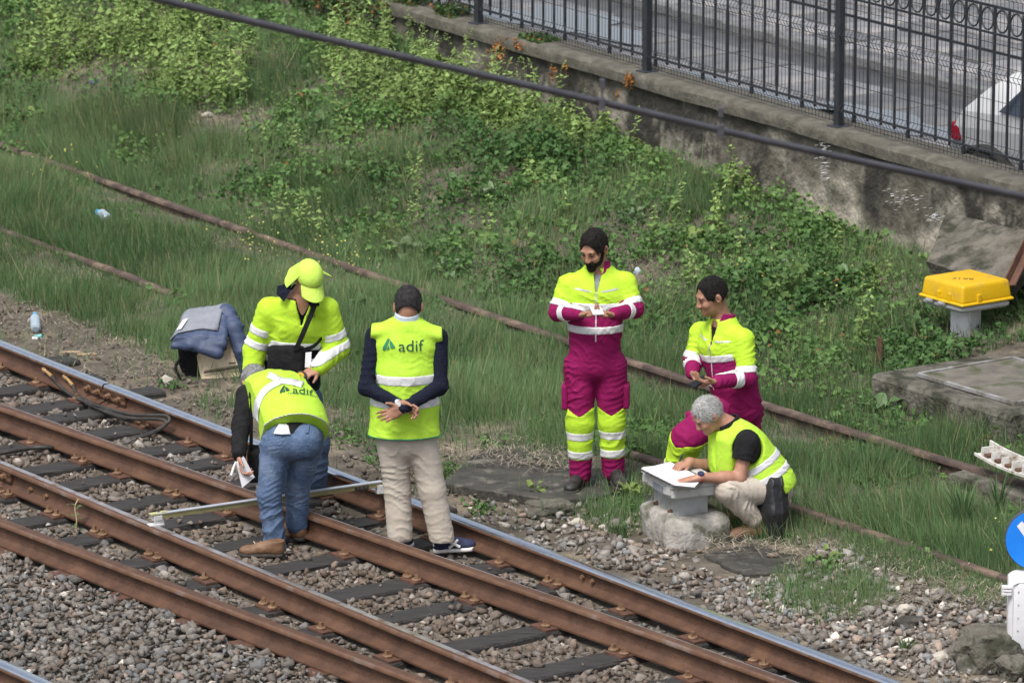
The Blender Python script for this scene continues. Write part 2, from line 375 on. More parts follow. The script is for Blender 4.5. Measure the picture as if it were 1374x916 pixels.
for k in range(17):
    s0 = -41 + k * .92
    if kp is None: kp = MB().box((0, 0, 0), (.45, .05, .06), np.array([[*TT, 0], [*NN, 0], [0, 0, 1]]), bev=.015).build('kerb_stone', M['kerb'], kb); o = kp
    else: o = kp.copy(); col.objects.link(o)
    o.matrix_basis = Matrix.Translation(Vector(SN(s0, 28.32 + wall_n(s0) - 24.2, ROADZ + .05))); o.matrix_parent_inverse = wmat(kb).inverted()
# shallow rain puddles on the paving
for i, (px, py, a, b) in enumerate(((960, 120, 1.3, .42), (1200, 165, 1.1, .35), (760, 30, 1.2, .5))):
    P = gz(px, py, ROADZ + .05); P = []
    c = gz(px, py, ROADZ + .045); ring = []
    for k in range(40):
        t = 2 * math.pi * k / 40; q = 1 + .28 * math.sin(3 * t + i) + .14 * math.sin(7 * t + 2 * i)
        ring.append(c + np.array([*TT, 0]) * a * q * math.cos(t) + np.array([*NN, 0]) * b * q * math.sin(t))
    mb = MB(); mb.add(ring, [tuple(range(40))]); o = mb.build('puddle', M['puddle']); tag(o, kind='structure')

# ---------------------------------------------------------------- boundary wall
WTOP = 1.3
wall = empty('boundary_wall', SN(-32, 24.4, .5), 'weathered concrete wall with mossy coping carrying the railings', 'wall')
ss = np.arange(-52, -20, .12)
def wall_strip(name, prof, m, seed, amp):
    """prof: (n offset, z) from front bottom to back; roughened"""
    P = []
    for s in ss:
        r = []
        for j, (dn, z) in enumerate(prof):
            w = (vnoise(s * 3.1, z * 5, j * 0., seed) - .5) * amp + (vnoise(s * 11, z * 14, 0., seed + 1) - .5) * amp * .6
            r.append(SN(s, wall_n(s) + dn + w, z + (w * .5 if z > 1.1 else 0)))
        P.append(r)
    mb = MB(); mb.strip(P); mb.f += []
    return mb.build(name, m, wall, smooth=True)
def wall_face():
    sv = np.arange(-46, -23, .035); zv = np.arange(-.1, 1.2, .035); S, Z = np.meshgrid(sv, zv, indexing='ij'); w = wall_n(S)
    nz = lambda a, b, k: vnoise(S * a, Z * b, 0 * S, k)
    N_ = w + .03 + (nz(3, 5, 21) - .5) * .035 + (nz(11, 14, 22) - .5) * .022
    base = np.array([.105, .094, .074]); light = np.array([.27, .25, .205]); dark = np.array([.028, .026, .021]); tan = np.array([.40, .365, .30])
    t = np.clip((nz(2.2, 2.6, 23) * .6 + nz(7, 8, 24) * .4 - .42) * 4, 0, 1)[..., None]; c = base * (1 - t) + light * t
    d = np.clip((nz(2.3, 1.9, 25) * .45 + nz(8, 5, 26) * .32 + nz(26, 20, 36) * .23 - .45) * 5, 0, 1)[..., None]; c = c * (1 - d) + dark * d
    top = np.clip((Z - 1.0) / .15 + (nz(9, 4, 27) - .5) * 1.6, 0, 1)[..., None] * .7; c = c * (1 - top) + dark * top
    q = H(S, w - .1); lo = np.clip(1.0 - np.abs(Z - q - .10) / .16 + (nz(5, 6, 28) - .5) * 2.2, 0, 1) * sstep(-31.2, -30.2, S) * sstep(-27.6, -28.4, S); lo = lo[..., None]; c = c * (1 - lo) + tan * lo * (.7 + .5 * nz(20, 20, 29)[..., None])
    V = np.stack([S * TT[0] + N_ * NN[0], S * TT[1] + N_ * NN[1], Z], -1).reshape(-1, 3); a_, b_ = S.shape; I = np.arange(a_ * b_).reshape(a_, b_)
    F = np.stack([I[:-1, :-1], I[1:, :-1], I[1:, 1:], I[:-1, 1:]], -1).reshape(-1, 4)
    link('wall_face', npmesh('wall_face', V, F, c.reshape(-1, 3)), wall, M['wallc'], True)
wall_face()
wall_strip('coping', [(.05, 1.185), (-.008, 1.19), (-.012, 1.23), (-.010, 1.275), (.012, WTOP), (.12, WTOP + .006), (.25, WTOP + .005), (.38, WTOP), (.41, WTOP - .03), (.41, .2)], M['coping'], 23, .012)
def wall_hit(px, py, off=0.):
    lo, hi = 30.0, 60.0
    for _ in range(45):
        y = (lo + hi) / 2; s, n = toSN(at(px, py, y)); lo, hi = (y, hi) if n < wall_n(s) + off else (lo, y)
    return at(px, py, lo)
Z3_ = np.array([0, 0, 1.])
mb = MB()                                 # spatter of lime droppings below the fence posts
for c, nn_, sx, sy in (((1105, 215), 70, 9, 34), ((1206, 262), 22, 18, 14), ((1252, 292), 26, 14, 8), ((1232, 270), 8, 10, 10)):
    for k in range(nn_):
        px, py = random.gauss(c[0], sx * .5), random.gauss(c[1], sy * .55)
        lo, hi = 30., 60.
        for _ in range(40):
            y = (lo + hi) / 2; s, n = toSN(at(px, py, y))
            if n < wall_n(s) - .004: lo = y
            else: hi = y
        P = at(px, py, lo); r = random.uniform(.001, .003) if random.random() < .92 else .006
        if P[2] < WTOP - .1: mb.lathe(P, [(r * .6, -.03), (r, -.02), (r * .8, .004)], 5, np.array([[*TT, 0], [0, 0, 1], [*(-NN), 0]]))
o = mb.build('lime_spatter', M['whitepaint'], wall); o['kind'] = 'stuff'

# ---------------------------------------------------------------- mesh fence on the wall
AXF = lambda s: np.array([*unit(np.array([TT[0] - .09 * NN[0] * (s < -28), TT[1] - .09 * NN[1] * (s < -28)])), 0.])
mesh_f = empty('mesh_fence', SN(-32, 24.5, WTOP), 'dark grey welded wire fence with square posts on the wall', 'fence')
post_s = [-38.6, -36.05, -33.15, -30.22, -27.3, -24.4]
pp = None
for s0 in post_s:
    if pp is None:
        mb = MB(); mb.box((0, 0, .85), (.03, .03, .85)); mb.box((0, 0, .006), (.07, .07, .006)); mb.box((0, 0, 1.705), (.033, .033, .008))
        pp = mb.build('fence_post', M['fence'], mesh_f, bevel=.004); o = pp
        cl = MB(); 
        for k in range(30): cl.box((-.034, -.01, .05 + k * .055), (.006, .014, .011))
        clip = cl.build('clip_strip', M['fenceold'], pp); clip['kind'] = 'stuff'; clip.matrix_parent_inverse = Matrix.Identity(4)
    else:
        o = pp.copy(); col.objects.link(o); c = clip.copy(); col.objects.link(c); c.parent = o
    o.matrix_basis = Matrix.Translation(Vector(SN(s0, wall_n(s0) + .13, WTOP))) @ Matrix.Rotation(TH, 4, 'Z'); o.matrix_parent_inverse = wmat(mesh_f).inverted()
FOLD = [(0.03, 0), (.09, 0), (.14, -.035), (.19, 0), (.70, 0), (.75, -.035), (.80, 0), (1.32, 0), (1.37, -.035), (1.42, 0), (1.68, 0)]
for s0, s1 in zip(post_s[:-1], post_s[1:]):
    V = []; F = []
    def wire(pts, r):
        pts = [np.asarray(p) for p in pts]
        for a, b in zip(pts[:-1], pts[1:]):
            w = unit(b - a); u = unit(np.cross(w, (.3, .5, .1))); v = np.cross(w, u); k0 = len(V)
            for p in (a, b):
                for t in (0, 2.094, 4.189): V.append(p + (u * math.cos(t) + v * math.sin(t)) * r)
            for q in range(3): F.append((k0 + q, k0 + (q + 1) % 3, k0 + 3 + (q + 1) % 3, k0 + 3 + q))
    a0, a1 = s0 + .035, s1 - .035
    nv = int((a1 - a0) / .05)
    for k in range(nv + 1):
        s = a0 + (a1 - a0) * k / nv
        wire([SN(s, wall_n(s) + .13 + dn, WTOP + z) for z, dn in FOLD], .0026)
    for z, dn in [(.04, 0), (.09, 0), (.14, -.035), (.19, 0), (.36, 0), (.53, 0), (.70, 0), (.75, -.035), (.80, 0), (.97, 0), (1.14, 0), (1.32, 0), (1.37, -.035), (1.42, 0), (1.6, 0)]:
        wire([SN(a0, wall_n(a0) + .134 + dn, WTOP + z), SN(a1, wall_n(a1) + .134 + dn, WTOP + z)], .003)
    o = link('wire_panel', npmesh('wire_panel', V, F), mesh_f, M['fence'], False); o['kind'] = 'stuff'

# ---------------------------------------------------------------- older picket railing behind the mesh
rail_f = empty('iron_railing', SN(-32, 24.7, WTOP), 'old blue black iron railing with a row of rings behind the wire fence', 'railing')
s_a, s_b = -39.4, -25.0
PN = .33
for z, hh in ((.075, .009), (.86, .010), (1.0, .008), (1.21, .010)):
    mb = MB(); pts = [SN(s, wall_n(s) + PN, WTOP + z) for s in (s_a, -28.0, s_b)]
    for a, b in zip(pts[:-1], pts[1:]):
        mb.box((a + b) / 2, (np.linalg.norm(b - a) / 2, .008, hh), frame(b - a, (0, 0, 1))[[2, 1, 0]] * np.array([[1], [1], [1]]))
    mb.build('rail_bar', M['fenceold'], rail_f)
bp = rp = None
k = 0; s = s_a
while s < s_b:
    if bp is None:
        bp = MB().box((0, 0, .62), (.0088, .0088, .58)).build('picket', M['fenceold'], rail_f, bevel=.003); o = bp
        mb = MB(); ring = []
        for q in range(21):
            t = 2 * math.pi * q / 20; ring.append(np.array([math.cos(t) * .07, 0, math.sin(t) * .085]))
        mb.tube(ring, .0075, 6, cap=False); rp = mb.build('ring', M['fenceold'], rail_f, smooth=True); o2 = rp
    else:
        o = bp.copy(); col.objects.link(o); o2 = rp.copy(); col.objects.link(o2)
    o.matrix_basis = Matrix.Translation(Vector(SN(s, wall_n(s) + PN, WTOP + random.uniform(-.004, .004)))) @ Matrix.Rotation(TH, 4, 'Z')
    o2.matrix_basis = Matrix.Translation(Vector(SN(s + .095, wall_n(s + .095) + PN, WTOP + 1.105))) @ Matrix.Rotation(TH, 4, 'Z')
    for q in (o, o2): q.matrix_parent_inverse = wmat(rail_f).inverted()
    if k % 4 == 0:                        # every fourth picket runs down into the coping
        f = MB().box((0, 0, .03), (.0125, .0125, .04)).build('picket_foot', M['fenceold'], rail_f)
        f.matrix_basis = Matrix.Translation(Vector(SN(s, wall_n(s) + PN, WTOP - .01))) @ Matrix.Rotation(TH, 4, 'Z'); f.matrix_parent_inverse = wmat(rail_f).inverted()
    s += .19; k += 1

# ---------------------------------------------------------------- parked car beyond the fence
def build_car():
    O = SN(-29.62, 25.72, ROADZ); A = np.array([[*TT, 0], [*NN, 0], [0, 0, 1.]])
    W = lambda l, y, z: O + A[0] * l + A[1] * y + A[2] * z
    root = empty('parked_car', W(1.8, 0, 0), 'white hatchback parked beyond the railings showing its red tail light', 'car')
    prof = [(.10, .22), (.0, .32), (-.02, .48), (.04, .62), (.14, .78), (.28, .93), (.50, 1.12), (.74, 1.27), (1.05, 1.36), (1.7, 1.40), (2.25, 1.35), (2.85, 1.05), (3.1, .98), (3.55, .84), (3.72, .66), (3.76, .4), (3.66, .24)]
    def hw(z, l):
        w = .80 + .03 * min(1, max(0, (z - .2) / .4)) - (max(0, z - .95) / .55) * .22
        return w - .10 * max(0, (.35 - l) / .35) ** 2 - .12 * max(0, (l - 3.3) / .45) ** 2
    rows = []
    for l, z in prof:
        w = hw(z, l); rows.append([W(l + dx, w * k, z + dz) for k, dx, dz in ((-1, 0, -.02), (-.94, 0, 0), (-.5, -.012 if l < 1 else .012, .012), (0, -.016 if l < 1 else .016, .018), (.5, -.012 if l < 1 else .012, .012), (.94, 0, 0), (1, 0, -.02))])
    mb = MB(); mb.strip(rows)
    for side in (0, 6):                   # flanks as fans of vertical strips
        P = [r[side] for r in rows]; n = len(P)
        for i in range(n // 2):
            a, b, c, d = P[i], P[i + 1], P[n - 2 - i], P[n - 1 - i]
            mb.add([a, b, c, d], [(0, 1, 2, 3)])
    body = mb.build('body', M['carwhite'], root, smooth=True)
    m2 = MB()
    for sd_ in (-1, 1):
        pts = []
        for l, z in ((.72, .96), (.98, 1.24), (1.42, 1.31), (1.42, .95)): pts.append(W(l, sd_ * (hw(z, l) + .006), z))
        m2.add(pts, [(0, 1, 2, 3)]); pts = []
        for l, z in ((1.5, .95), (1.5, 1.31), (2.15, 1.29), (2.65, .98)): pts.append(W(l, sd_ * (hw(z, l) + .006), z))
        m2.add(pts, [(0, 1, 2, 3)])
    m2.add([W(.30, -.55, .975), W(.30, .55, .975), W(.66, .48, 1.245), W(.66, -.48, 1.245)], [(0, 1, 2, 3)])
    m2.add([W(2.84, -.58, 1.07), W(2.84, .58, 1.07), W(2.33, .52, 1.335), W(2.33, -.52, 1.335)], [(0, 1, 2, 3)])
    o = m2.build('window', M['glass'], root)
    for sd_ in (-1, 1):
        q = MB().box(W(.15, sd_ * .735, .72), (.055, .06, .075), A).build('tail_light', M['redlens'], root, bevel=.025)
        q = MB().box(W(-.0, sd_ * .55, .36), (.05, .2, .05), A).build('bumper_insert', M['rubber'], root, bevel=.015)
        for l in (.52, 3.02):
            ax = np.array([A[0], A[2], A[1] * sd_]); c = W(l, sd_ * .70, .30)
            arch = MB(); arch.lathe(W(l, sd_ * .60, .31), [(.355, 0), (.355, .238), (.335, .246), (.30, .22)], 28, ax); arch.build('wheel_arch', M['rubber'], root, smooth=True)
            w = MB().lathe(c, [(.2, -.08), (.29, -.08), (.30, -.05), (.30, .13), (.285, .15), (.2, .15)], 28, ax).build('wheel', M['tyre'], root, smooth=True)
            r = MB(); r.lathe(c, [(.19, .10), (.20, .153), (.17, .14), (.05, .13), (.045, .15)], 20, ax); r.build('rim', M['rim'], w, smooth=True)
        h = MB().box(W(1.35, sd_ * .845, .88), (.09, .012, .018), A).build('door_handle', M['rubber'], root, bevel=.006)
build_car()

# ================================================================ TRACK
RZ = .17
def rail_prof():
    return [(-.07, 0), (.07, 0), (.07, .012), (.022, .028), (.009, .045), (.009, .105), (.020, .116), (.038, .122), (.039, .142), (.032, .152), (.016, .1555), (-.016, .1555), (-.031, .151), (-.039, .139), (-.038, .122), (-.020, .116), (-.009, .105), (-.009, .045), (-.022, .028), (-.07, .012)]
def make_rail(parent, fn, s0, s1, mats, step=.5, z0=.0145, name='rail', pol=None):
    pf = rail_prof(); mb = MB(); rows = []; ns = max(2, int((s1 - s0) / step) + 1)
    for s in np.linspace(s0, s1, ns): zz = z0(s) if callable(z0) else z0; rows.append([SN(s, fn(s) + dn, zz + z) for dn, z in pf])
    mb.strip(rows, close=True); k = len(pf)
    mi = []
    for i in range(ns - 1):
        for j in range(k): mi.append(1 if j in pol else (2 if j in (7, 8, 12, 13) else 0))
    mb.m = mi
    mb.add(rows[0], [tuple(range(k))]); mb.add(rows[-1], [tuple(range(k))])
    return mb.build(name, mats, parent, smooth=True)
nA = lambda s: 17.46 + .004 * max(0, -28.5 - s) ** 2
nB = lambda s: 16.93 + .055 * (s + 22.5) if s < -22.5 else 16.93 + .035 * (s + 22.5)
nC = lambda s: 15.72
nD = lambda s: 15.25 + .0575 * (s + 22.65)
nE = lambda s: 13.42 + .03 * (s + 24.3)
track = empty('railway_track', SN(-26, 16.5, 0), 'rusty four rail turnout on dark timber sleepers in stone ballast', 'railway track')
S0, S1 = -46, -12
JA = -30.06
TOP = (9, 10, 11); FARTOP = (9, 10); 
make_rail(track, nA, S0, JA - .012, [M['rust'], M['shine'], M['head']], pol=(8, 9, 10, 11, 12))
make_rail(track, nA, JA + .012, S1, [M['rust'], M['shine'], M['head']], pol=(8, 9, 10, 11, 12))
make_rail(track, nB, S0, S1, [M['rust'], M['semishine'], M['head']], pol=(8, 9))
make_rail(track, nC, S0, -28.63, [M['rust'], M['shine'], M['head']], pol=(9, 10))
make_rail(track, nC, -28.615, S1, [M['rust'], M['semishine'], M['head']], pol=(8, 9, 10))
make_rail(track, nD, S0, S1, [M['rust'], M['head'], M['head']], pol=())
AX3 = np.array([[*TT, 0], [*NN, 0], [0, 0, 1.]])
sl_s = [-34.2, -33.5, -32.85, -32.2, -31.55, -30.92, -30.32, -29.98, -29.4, -28.76, -28.27, -27.62, -27.02, -26.33, -25.68, -24.94, -24.34, -23.6, -22.88, -22.22, -21.55, -20.9, -20.25, -19.6, -18.9]
sl_end = {}
def sleeper(s0, i):
    n0 = nD(s0) - .19 + random.uniform(-.03, .03); n1 = 17.95 + random.uniform(-.12, .12)
    if s0 > -24: n1 -= .15
    mb = MB(); rows = []; hwid = random.uniform(.10, .118); tilt = random.uniform(-.012, .012)
    for n in np.arange(n0, n1, .11):
        e = lambda k: (vnoise(n * 6, s0 * 9 + k, 0, 31) - .5) * .018
        r = [(-hwid - .004 + e(0), -.14), (-hwid + e(1), -.012), (-hwid * .93 + e(2), -.001), (-.04, e(3) * .45 - .001), (.03, e(4) * .45), (hwid * .93 + e(5), -.001), (hwid + e(6), -.014), (hwid + .004 + e(7), -.14)]
        rows.append([SN(s0 + a + tilt * (n - 16.3), n, z) for a, z in r])
    mb.strip(rows); mb.add(rows[0], [tuple(range(8))]); mb.add(rows[-1], [tuple(range(8))])
    o = mb.build('sleeper', M['wood'], track)
    return n0, n1
def bolt_mb(c, big=True, tilt=0):
    mb = MB(); t = random.uniform(0, 1.5)
    mb.lathe(c, [(.031, 0), (.033, .010), (.026, .017), (.014, .019), (.013, .022)], 10)
    a = np.array([[math.cos(t), math.sin(t), 0], [-math.sin(t), math.cos(t), 0], [0, 0, 1]])
    mb.box(np.array(c) + (0, 0, .031), (.0125, .0125, .012), a, taper=.85); return mb
bolt_me = []
for q in range(3):
    b = bolt_mb((0, 0, 0)); me = bpy.data.meshes.new('bolt'); me.from_pydata(b.v, [], b.f); me.materials.append(M['bolt']); me.update(); bolt_me.append(me)
plate_b = MB().box((0, 0, .0), (.085, .150, .007), AX3); plate_me = bpy.data.meshes.new('base_plate'); plate_me.from_pydata(plate_b.v, [], plate_b.f); plate_me.materials.append(M['plate']); plate_me.update()
for i, s0 in enumerate(sl_s):
    if s0 < -31.8 and proj(SN(s0, 17.4, 0))[0] < -120: continue
    n0, n1 = sleeper(s0, i)
    for nm, fn in (('A', nA), ('B', nB), ('C', nC), ('D', nD)):
        n = fn(s0)
        if nm == 'A' and abs(s0 - JA) < .2: continue
        if nm == 'D' and n - .1 < n0: continue
        px, py = proj(SN(s0, n, 0))
        if px < -40 or px > 1420 or py > 960: continue
        pl = bpy.data.objects.new('base_plate', plate_me); col.objects.link(pl); pl.parent = track
        pl.matrix_basis = Matrix.Translation(Vector(SN(s0, n, .0075))) @ Matrix.Rotation(random.uniform(-.03, .03), 4, 'Z'); pl.matrix_parent_inverse = wmat(track).inverted()
        offs = [(-.055, -.105), (.05, -.105), (.0, .105)] if random.random() < .62 else [(random.uniform(-.02, .02), -.108), (.03, .105)]
        for ds, dn in offs:
            if nm == 'D' and dn < 0: continue
            bo = bpy.data.objects.new('bolt', random.choice(bolt_me)); col.objects.link(bo); bo.parent = pl
            bo.matrix_basis = Matrix.Translation(Vector(SN(s0 + ds, n + dn, .0145))) @ Matrix.Rotation(random.uniform(-.12, .12), 4, 'X') @ Matrix.Rotation(random.uniform(0, 3), 4, 'Z'); bo.matrix_parent_inverse = wmat(pl).inverted()
def fishplate(fn, s0, L=.30):
    n = fn(s0)
    for sd_ in (-1, 1):
        mb = MB(); poly = [(0.010, .040), (.030, .046), (.034, .060), (.026, .075), (.026, .095), (.034, .104), (.024, .115), (.010, .108)]
        P = [[SN(s0 + a, fn(s0 + a) + sd_ * x, z + .0145) for x, z in poly] for a in (-L, L)]
        mb.strip(P, close=True); mb.add(P[0], [tuple(range(8))]); mb.add(P[1], [tuple(range(8))])
        o = mb.build('fishplate', M['rust'], track)
        for a in (-.22, -.08, .08, .22):
            q = MB(); ax = frame((*(NN * sd_), 0), (0, 0, 1))
            q.lathe(SN(s0 + a, fn(s0 + a) + sd_ * .028, .098), [(.026, 0), (.026, .006), (.02, .008), (.02, .03), (.01, .032), (.01, .05)], 6, ax); b = q.build('bolt', M['bolt'], o)
fishplate(nA, JA); fishplate(nC, -28.62)
def web_bolt(fn, px, py, name='web_bolt'):
    lo, hi = 25., 40.
    for _ in range(40):
        y = (lo + hi) / 2; s, n = toSN(at(px, py, y)); lo, hi = (y, hi) if n < fn(s) - .012 else (lo, y)
    P = at(px, py, lo); q = MB(); q.lathe(P, [(.017, -.01), (.017, .008), (.012, .011), (.012, .022)], 8, frame((*(-NN), 0), (0, 0, 1))); q.build('bolt', M['bolt'], track)
for px, py in ((783, 773), (796, 779)): web_bolt(nA, px, py)
for px, py in ((42, 656), (63, 665)): web_bolt(nC, px, py)
# a rail of the next track cut by the lower frame edge
t2 = empty('neighbouring_rail', SN(-25, 13.4, 0), 'shiny topped rail of the nearest track cut off at the bottom corner', 'rail')
make_rail(t2, nE, -34, -14, [M['rust'], M['shine'], M['head']], pol=(8, 9, 10, 11, 12))
# overgrown track in the grass
t3 = empty('overgrown_track', SN(-30, 20.3, 0), 'old dark rusty track half buried in tall grass', 'railway track')
F1Z, F2Z = .155, .10
def traced(pxs, z):
    q = np.array([toSN(gz(px, py, z)) for px, py in pxs]); o = np.argsort(q[:, 0]); f = np.polyfit(q[o, 0], q[o, 1], 3); lo, hi = q[:, 0].min(), q[:, 0].max()
    d1 = np.polyder(f)
    return lambda s: np.polyval(f, np.clip(s, lo, hi)) + (s - np.clip(s, lo, hi)) * np.polyval(d1, np.clip(s, lo, hi))
nF1 = traced([(0, 192), (100, 225), (321, 304), (480, 362), (640, 413), (730, 441), (875, 491), (1040, 546), (1310, 626)], F1Z)
nF2 = traced([(0, 306), (240, 391), (560, 505), (840, 601), (1110, 691), (1350, 773)], F2Z)
make_rail(t3, nF1, -48, -12, [M['oldrust']] * 3, z0=F1Z - .155, pol=())
make_rail(t3, nF2, -48, -12, [M['oldrust']] * 3, z0=lambda s: F2Z - .155 - .075 * float(sstep(-33.6, -31.4, s) * sstep(-26.2, -27.6, s)), pol=())

# bonding cables over the rail joint
def web_pt(px, py, off, fn=nA):
    lo, hi = 25., 42.
    for _ in range(40):
        y = (lo + hi) / 2; s, n = toSN(at(px, py, y)); lo, hi = (y, hi) if n < fn(s) - off else (lo, y)
    return at(px, py, lo)
def smooth_path(P, n=8):
    P = [np.asarray(p, float) for p in P]; out = []
    Q = [2 * P[0] - P[1]] + P + [2 * P[-1] - P[-2]]
    for i in range(1, len(Q) - 2):
        for k in range(n):
            t = k / n; a, b, c, d = Q[i - 1:i + 3]
            out.append(.5 * ((2 * b) + (-a + c) * t + (2 * a - 5 * b + 4 * c - d) * t * t + (-a + 3 * b - 3 * c + d) * t ** 3))
    return out + [P[-1]]
cab = empty('bond_cable', web_pt(130, 545, .08), 'pair of black bonding cables looping round the open rail joint', 'cable')
def cable_run(pl, r, m=None, parent=cab, name='cable'): return MB().tube(smooth_path([web_pt(px, py, o) for px, py, o in pl]), r, 8).build(name, M['rubber'], parent, smooth=True)
cable_run([(70, 505, .035), (82, 519, .06), (105, 535, .12), (140, 547, .14), (176, 556, .12), (206, 557, .10), (224, 558, .09), (226, 566, .11), (210, 577, .17), (190, 584, .22), (165, 590, .3)], .0125)
cable_run([(98, 517, .035), (103, 528, .06), (118, 538, .10), (142, 551, .15), (175, 561, .15), (208, 562, .13), (221, 564, .12), (222, 570, .13), (207, 580, .18), (186, 587, .24), (162, 592, .31)], .0125)
cable_run([(105, 536, .11), (126, 546, .17), (150, 556, .2), (170, 562, .2)], .005, name='thin_wire')
for a, b in (((59, 495), (70, 505)), ((87, 504), (98, 517))):
    P, Q = web_pt(*a, .012), web_pt(*b, .035)
    MB().tube([P, P + (Q - P) * .25, P + (Q - P) * .3, Q], [.02, .02, .013, .0145], 10).build('cable_lug', M['brass'], cab, smooth=True)
c2 = MB().tube(smooth_path([gz(-20, 610, .03), gz(10, 606, .035), gz(40, 601, .035), gz(66, 600, .03), gz(85, 606, -.03)]), .016, 8).build('signal_cable', M['rubber'], None, smooth=True)
tag(c2, 'black cable lying along a sleeper in front of the second rail', 'cable')

# overhead wire between the camera and the track
oc = empty('overhead_cable', at(800, 137, 19), 'blurred dark overhead cable crossing the upper half of the picture', 'cable')
pts = [at(px, py, 19 + (px - 700) * .0012) for px, py in ((-700, -222), (-200, -100), (215, -1), (400, 43.5), (634, 97), (860, 149), (1034, 190), (1374, 263), (1900, 384))]
mb = MB(); off = np.array([0, .012, -.010])
mb.tube([p for p in pts], .0130, 10); mb.tube([p + off for p in pts], .0095, 10)
mb.build('wire', M['cable'], oc, smooth=True)
for px, py, up in ((808, 138, .075), (967, 174, .07)):
    c = at(px, py, 19.1); mb = MB(); mb.box(c + (0, -.006, .0), (.012, .024, .022)); mb.tube([c, c + (0, 0, up)], .005, 6); mb.box(c + (0, 0, up), (.01, .012, .02)); mb.build('dropper_clamp', M['cable'], oc, bevel=.003)

# ================================================================ PROPS
Z3 = np.array([0, 0, 1.])
def axes(deg): a = R(deg); return np.array([[math.cos(a), math.sin(a), 0], [-math.sin(a), math.cos(a), 0], [0, 0, 1.]])
# track gauge bar
g0, g1 = gz(203, 691, .235), gz(514, 646, .235)
gb = empty('track_gauge_bar', (g0 + g1) / 2, 'long aluminium and yellow gauge bar laid across the rails', 'gauge bar')
w = unit(g1 - g0); L = np.linalg.norm(g1 - g0); ga = np.array([w, unit(np.cross(Z3, w)), Z3])
mid = (g0 + g1) / 2
MB().box(mid - (0, 0, .014), (L / 2 - .02, .014, .017), ga).build('yellow_beam', M['brassbar'], gb, bevel=.003)
MB().box(mid + (0, 0, .0055), (L / 2 - .01, .02, .003), ga).build('aluminium_top', M['alu'], gb)
mb = MB(); e = g0 + w * .04
mb.box(e - (0, 0, .02), (.03, .022, .016), ga); mb.box(e + w * .0 - (0, 0, .05), (.015, .015, .03), ga); mb.box(e - w * .01 - (0, 0, .066), (.05, .03, .007), ga); mb.box(e + w * .03 - (0, 0, .05), (.02, .006, .016), ga)
mb.build('end_foot', M['steelworn'], gb, bevel=.003)
mb = MB(); mb.box(e + w * .05 + (0, 0, .012), (.018, .012, .005), ga); mb.box(e - w * .02 + (0, 0, .008), (.03, .022, .004), ga); mb.build('scale_slider', M['sliderpale'], gb)
e = g1 - w * .17
mb = MB(); 
for q in (-.03, 0, .03): mb.tube([e + w * q - ga[1] * .016 - (0, 0, .02), e + w * q - ga[1] * .034 - (0, 0, .022)], [.012, .010], 8)
mb.box(e - ga[1] * .016 - (0, 0, .018), (.05, .004, .012), ga); mb.build('clamp', M['rubber'], gb)
e = g1 - w * .03
MB().box(e - (0, 0, .045), (.02, .02, .03), ga).build('end_foot', M['steelworn'], gb, bevel=.003)

# yellow lineside box on its post
c = (gz(1240, 399, .62) + gz(1353, 400, .62)) / 2; yb_z = .62
gpz = float(HW(c))
yb = empty('yellow_signal_box', (c[0], c[1], gpz), 'yellow lidded plastic box on a short grey post in the weeds', 'signal box')
MB().box((c[0], c[1], (gpz - .15 + yb_z - .05) / 2), (.085, .085, (yb_z - .05 - gpz + .15) / 2), axes(-35)).build('post', M['whitepaint'], yb, bevel=.012, smooth=True)
MB().box((c[0], c[1], yb_z - .025), (.235, .235, .028), AX3, bev=.02).build('base_tray', M['greymetal'], yb, bevel=.006)
MB().box((c[0], c[1], yb_z + .012), (.252, .252, .012), AX3, bev=.008).build('lid_rim', M['yellow'], yb, bevel=.004)
lid = MB().box((c[0], c[1], yb_z + .085), (.24, .24, .07), AX3, taper=.93, bev=.012).build('lid', M['yellow'], yb, bevel=.012, smooth=True)
for a in (-.03, .09): 
    for q in (-1,):
        MB().box(c[:2].tolist() + [yb_z + .05] + AX3[1] * (-.236) + AX3[0] * a, (.018, .012, .03), AX3).build('lid_lug', M['yellow'], yb, bevel=.006)
MB().box([c[0], c[1], yb_z + .05] + AX3[0] * .238 + AX3[1] * -.08, (.012, .018, .03), AX3).build('lid_lug', M['yellow'], yb, bevel=.006)
for a in (-.12, .02):
    mb = MB(); P = np.array([c[0], c[1], yb_z - .005]) - AX3[1] * .25 + AX3[0] * a
    mb.box(P, (.035, .012, .012), AX3); mb.tube([P - AX3[1] * .015 - AX3[0] * .03, P - AX3[1] * .022 + AX3[0] * .03], .007, 6); mb.build('latch', M['galv'], yb, bevel=.002)
def text_mesh(body, size, cond=1.0):
    cu = bpy.data.curves.new('lettering', 'FONT'); cu.body = body; cu.size = size; cu.align_x = 'CENTER'; cu.align_y = 'CENTER'; cu.resolution_u = 3
    o = bpy.data.objects.new('lettering', cu); col.objects.link(o); dg = bpy.context.evaluated_depsgraph_get()
    me = o.evaluated_get(dg).to_mesh(); V = np.array([v.co[:] for v in me.vertices]).reshape(-1, 3); F = [tuple(p.vertices) for p in me.polygons]
    o.evaluated_get(dg).to_mesh_clear(); bpy.data.objects.remove(o); bpy.data.curves.remove(cu)
    V[:, 0] *= cond; return V[:, :2], F
def flat_text(body, size, C, ru, uu, m, parent, cond=1.0, name='lettering'):
    V, F = text_mesh(body, size, cond); mb = MB(); mb.add([np.asarray(C) + ru * x + uu * y for x, y in V], F); return mb.build(name, m, parent)
ztop = yb_z + .155 + .0025
flat_text('RK17', .07, [c[0], c[1], ztop] - AX3[1] * .05 + AX3[0] * .02, unit(np.array([-1., .25, 0])), unit(np.array([-.25, -1., 0])), M['rubber'], yb)

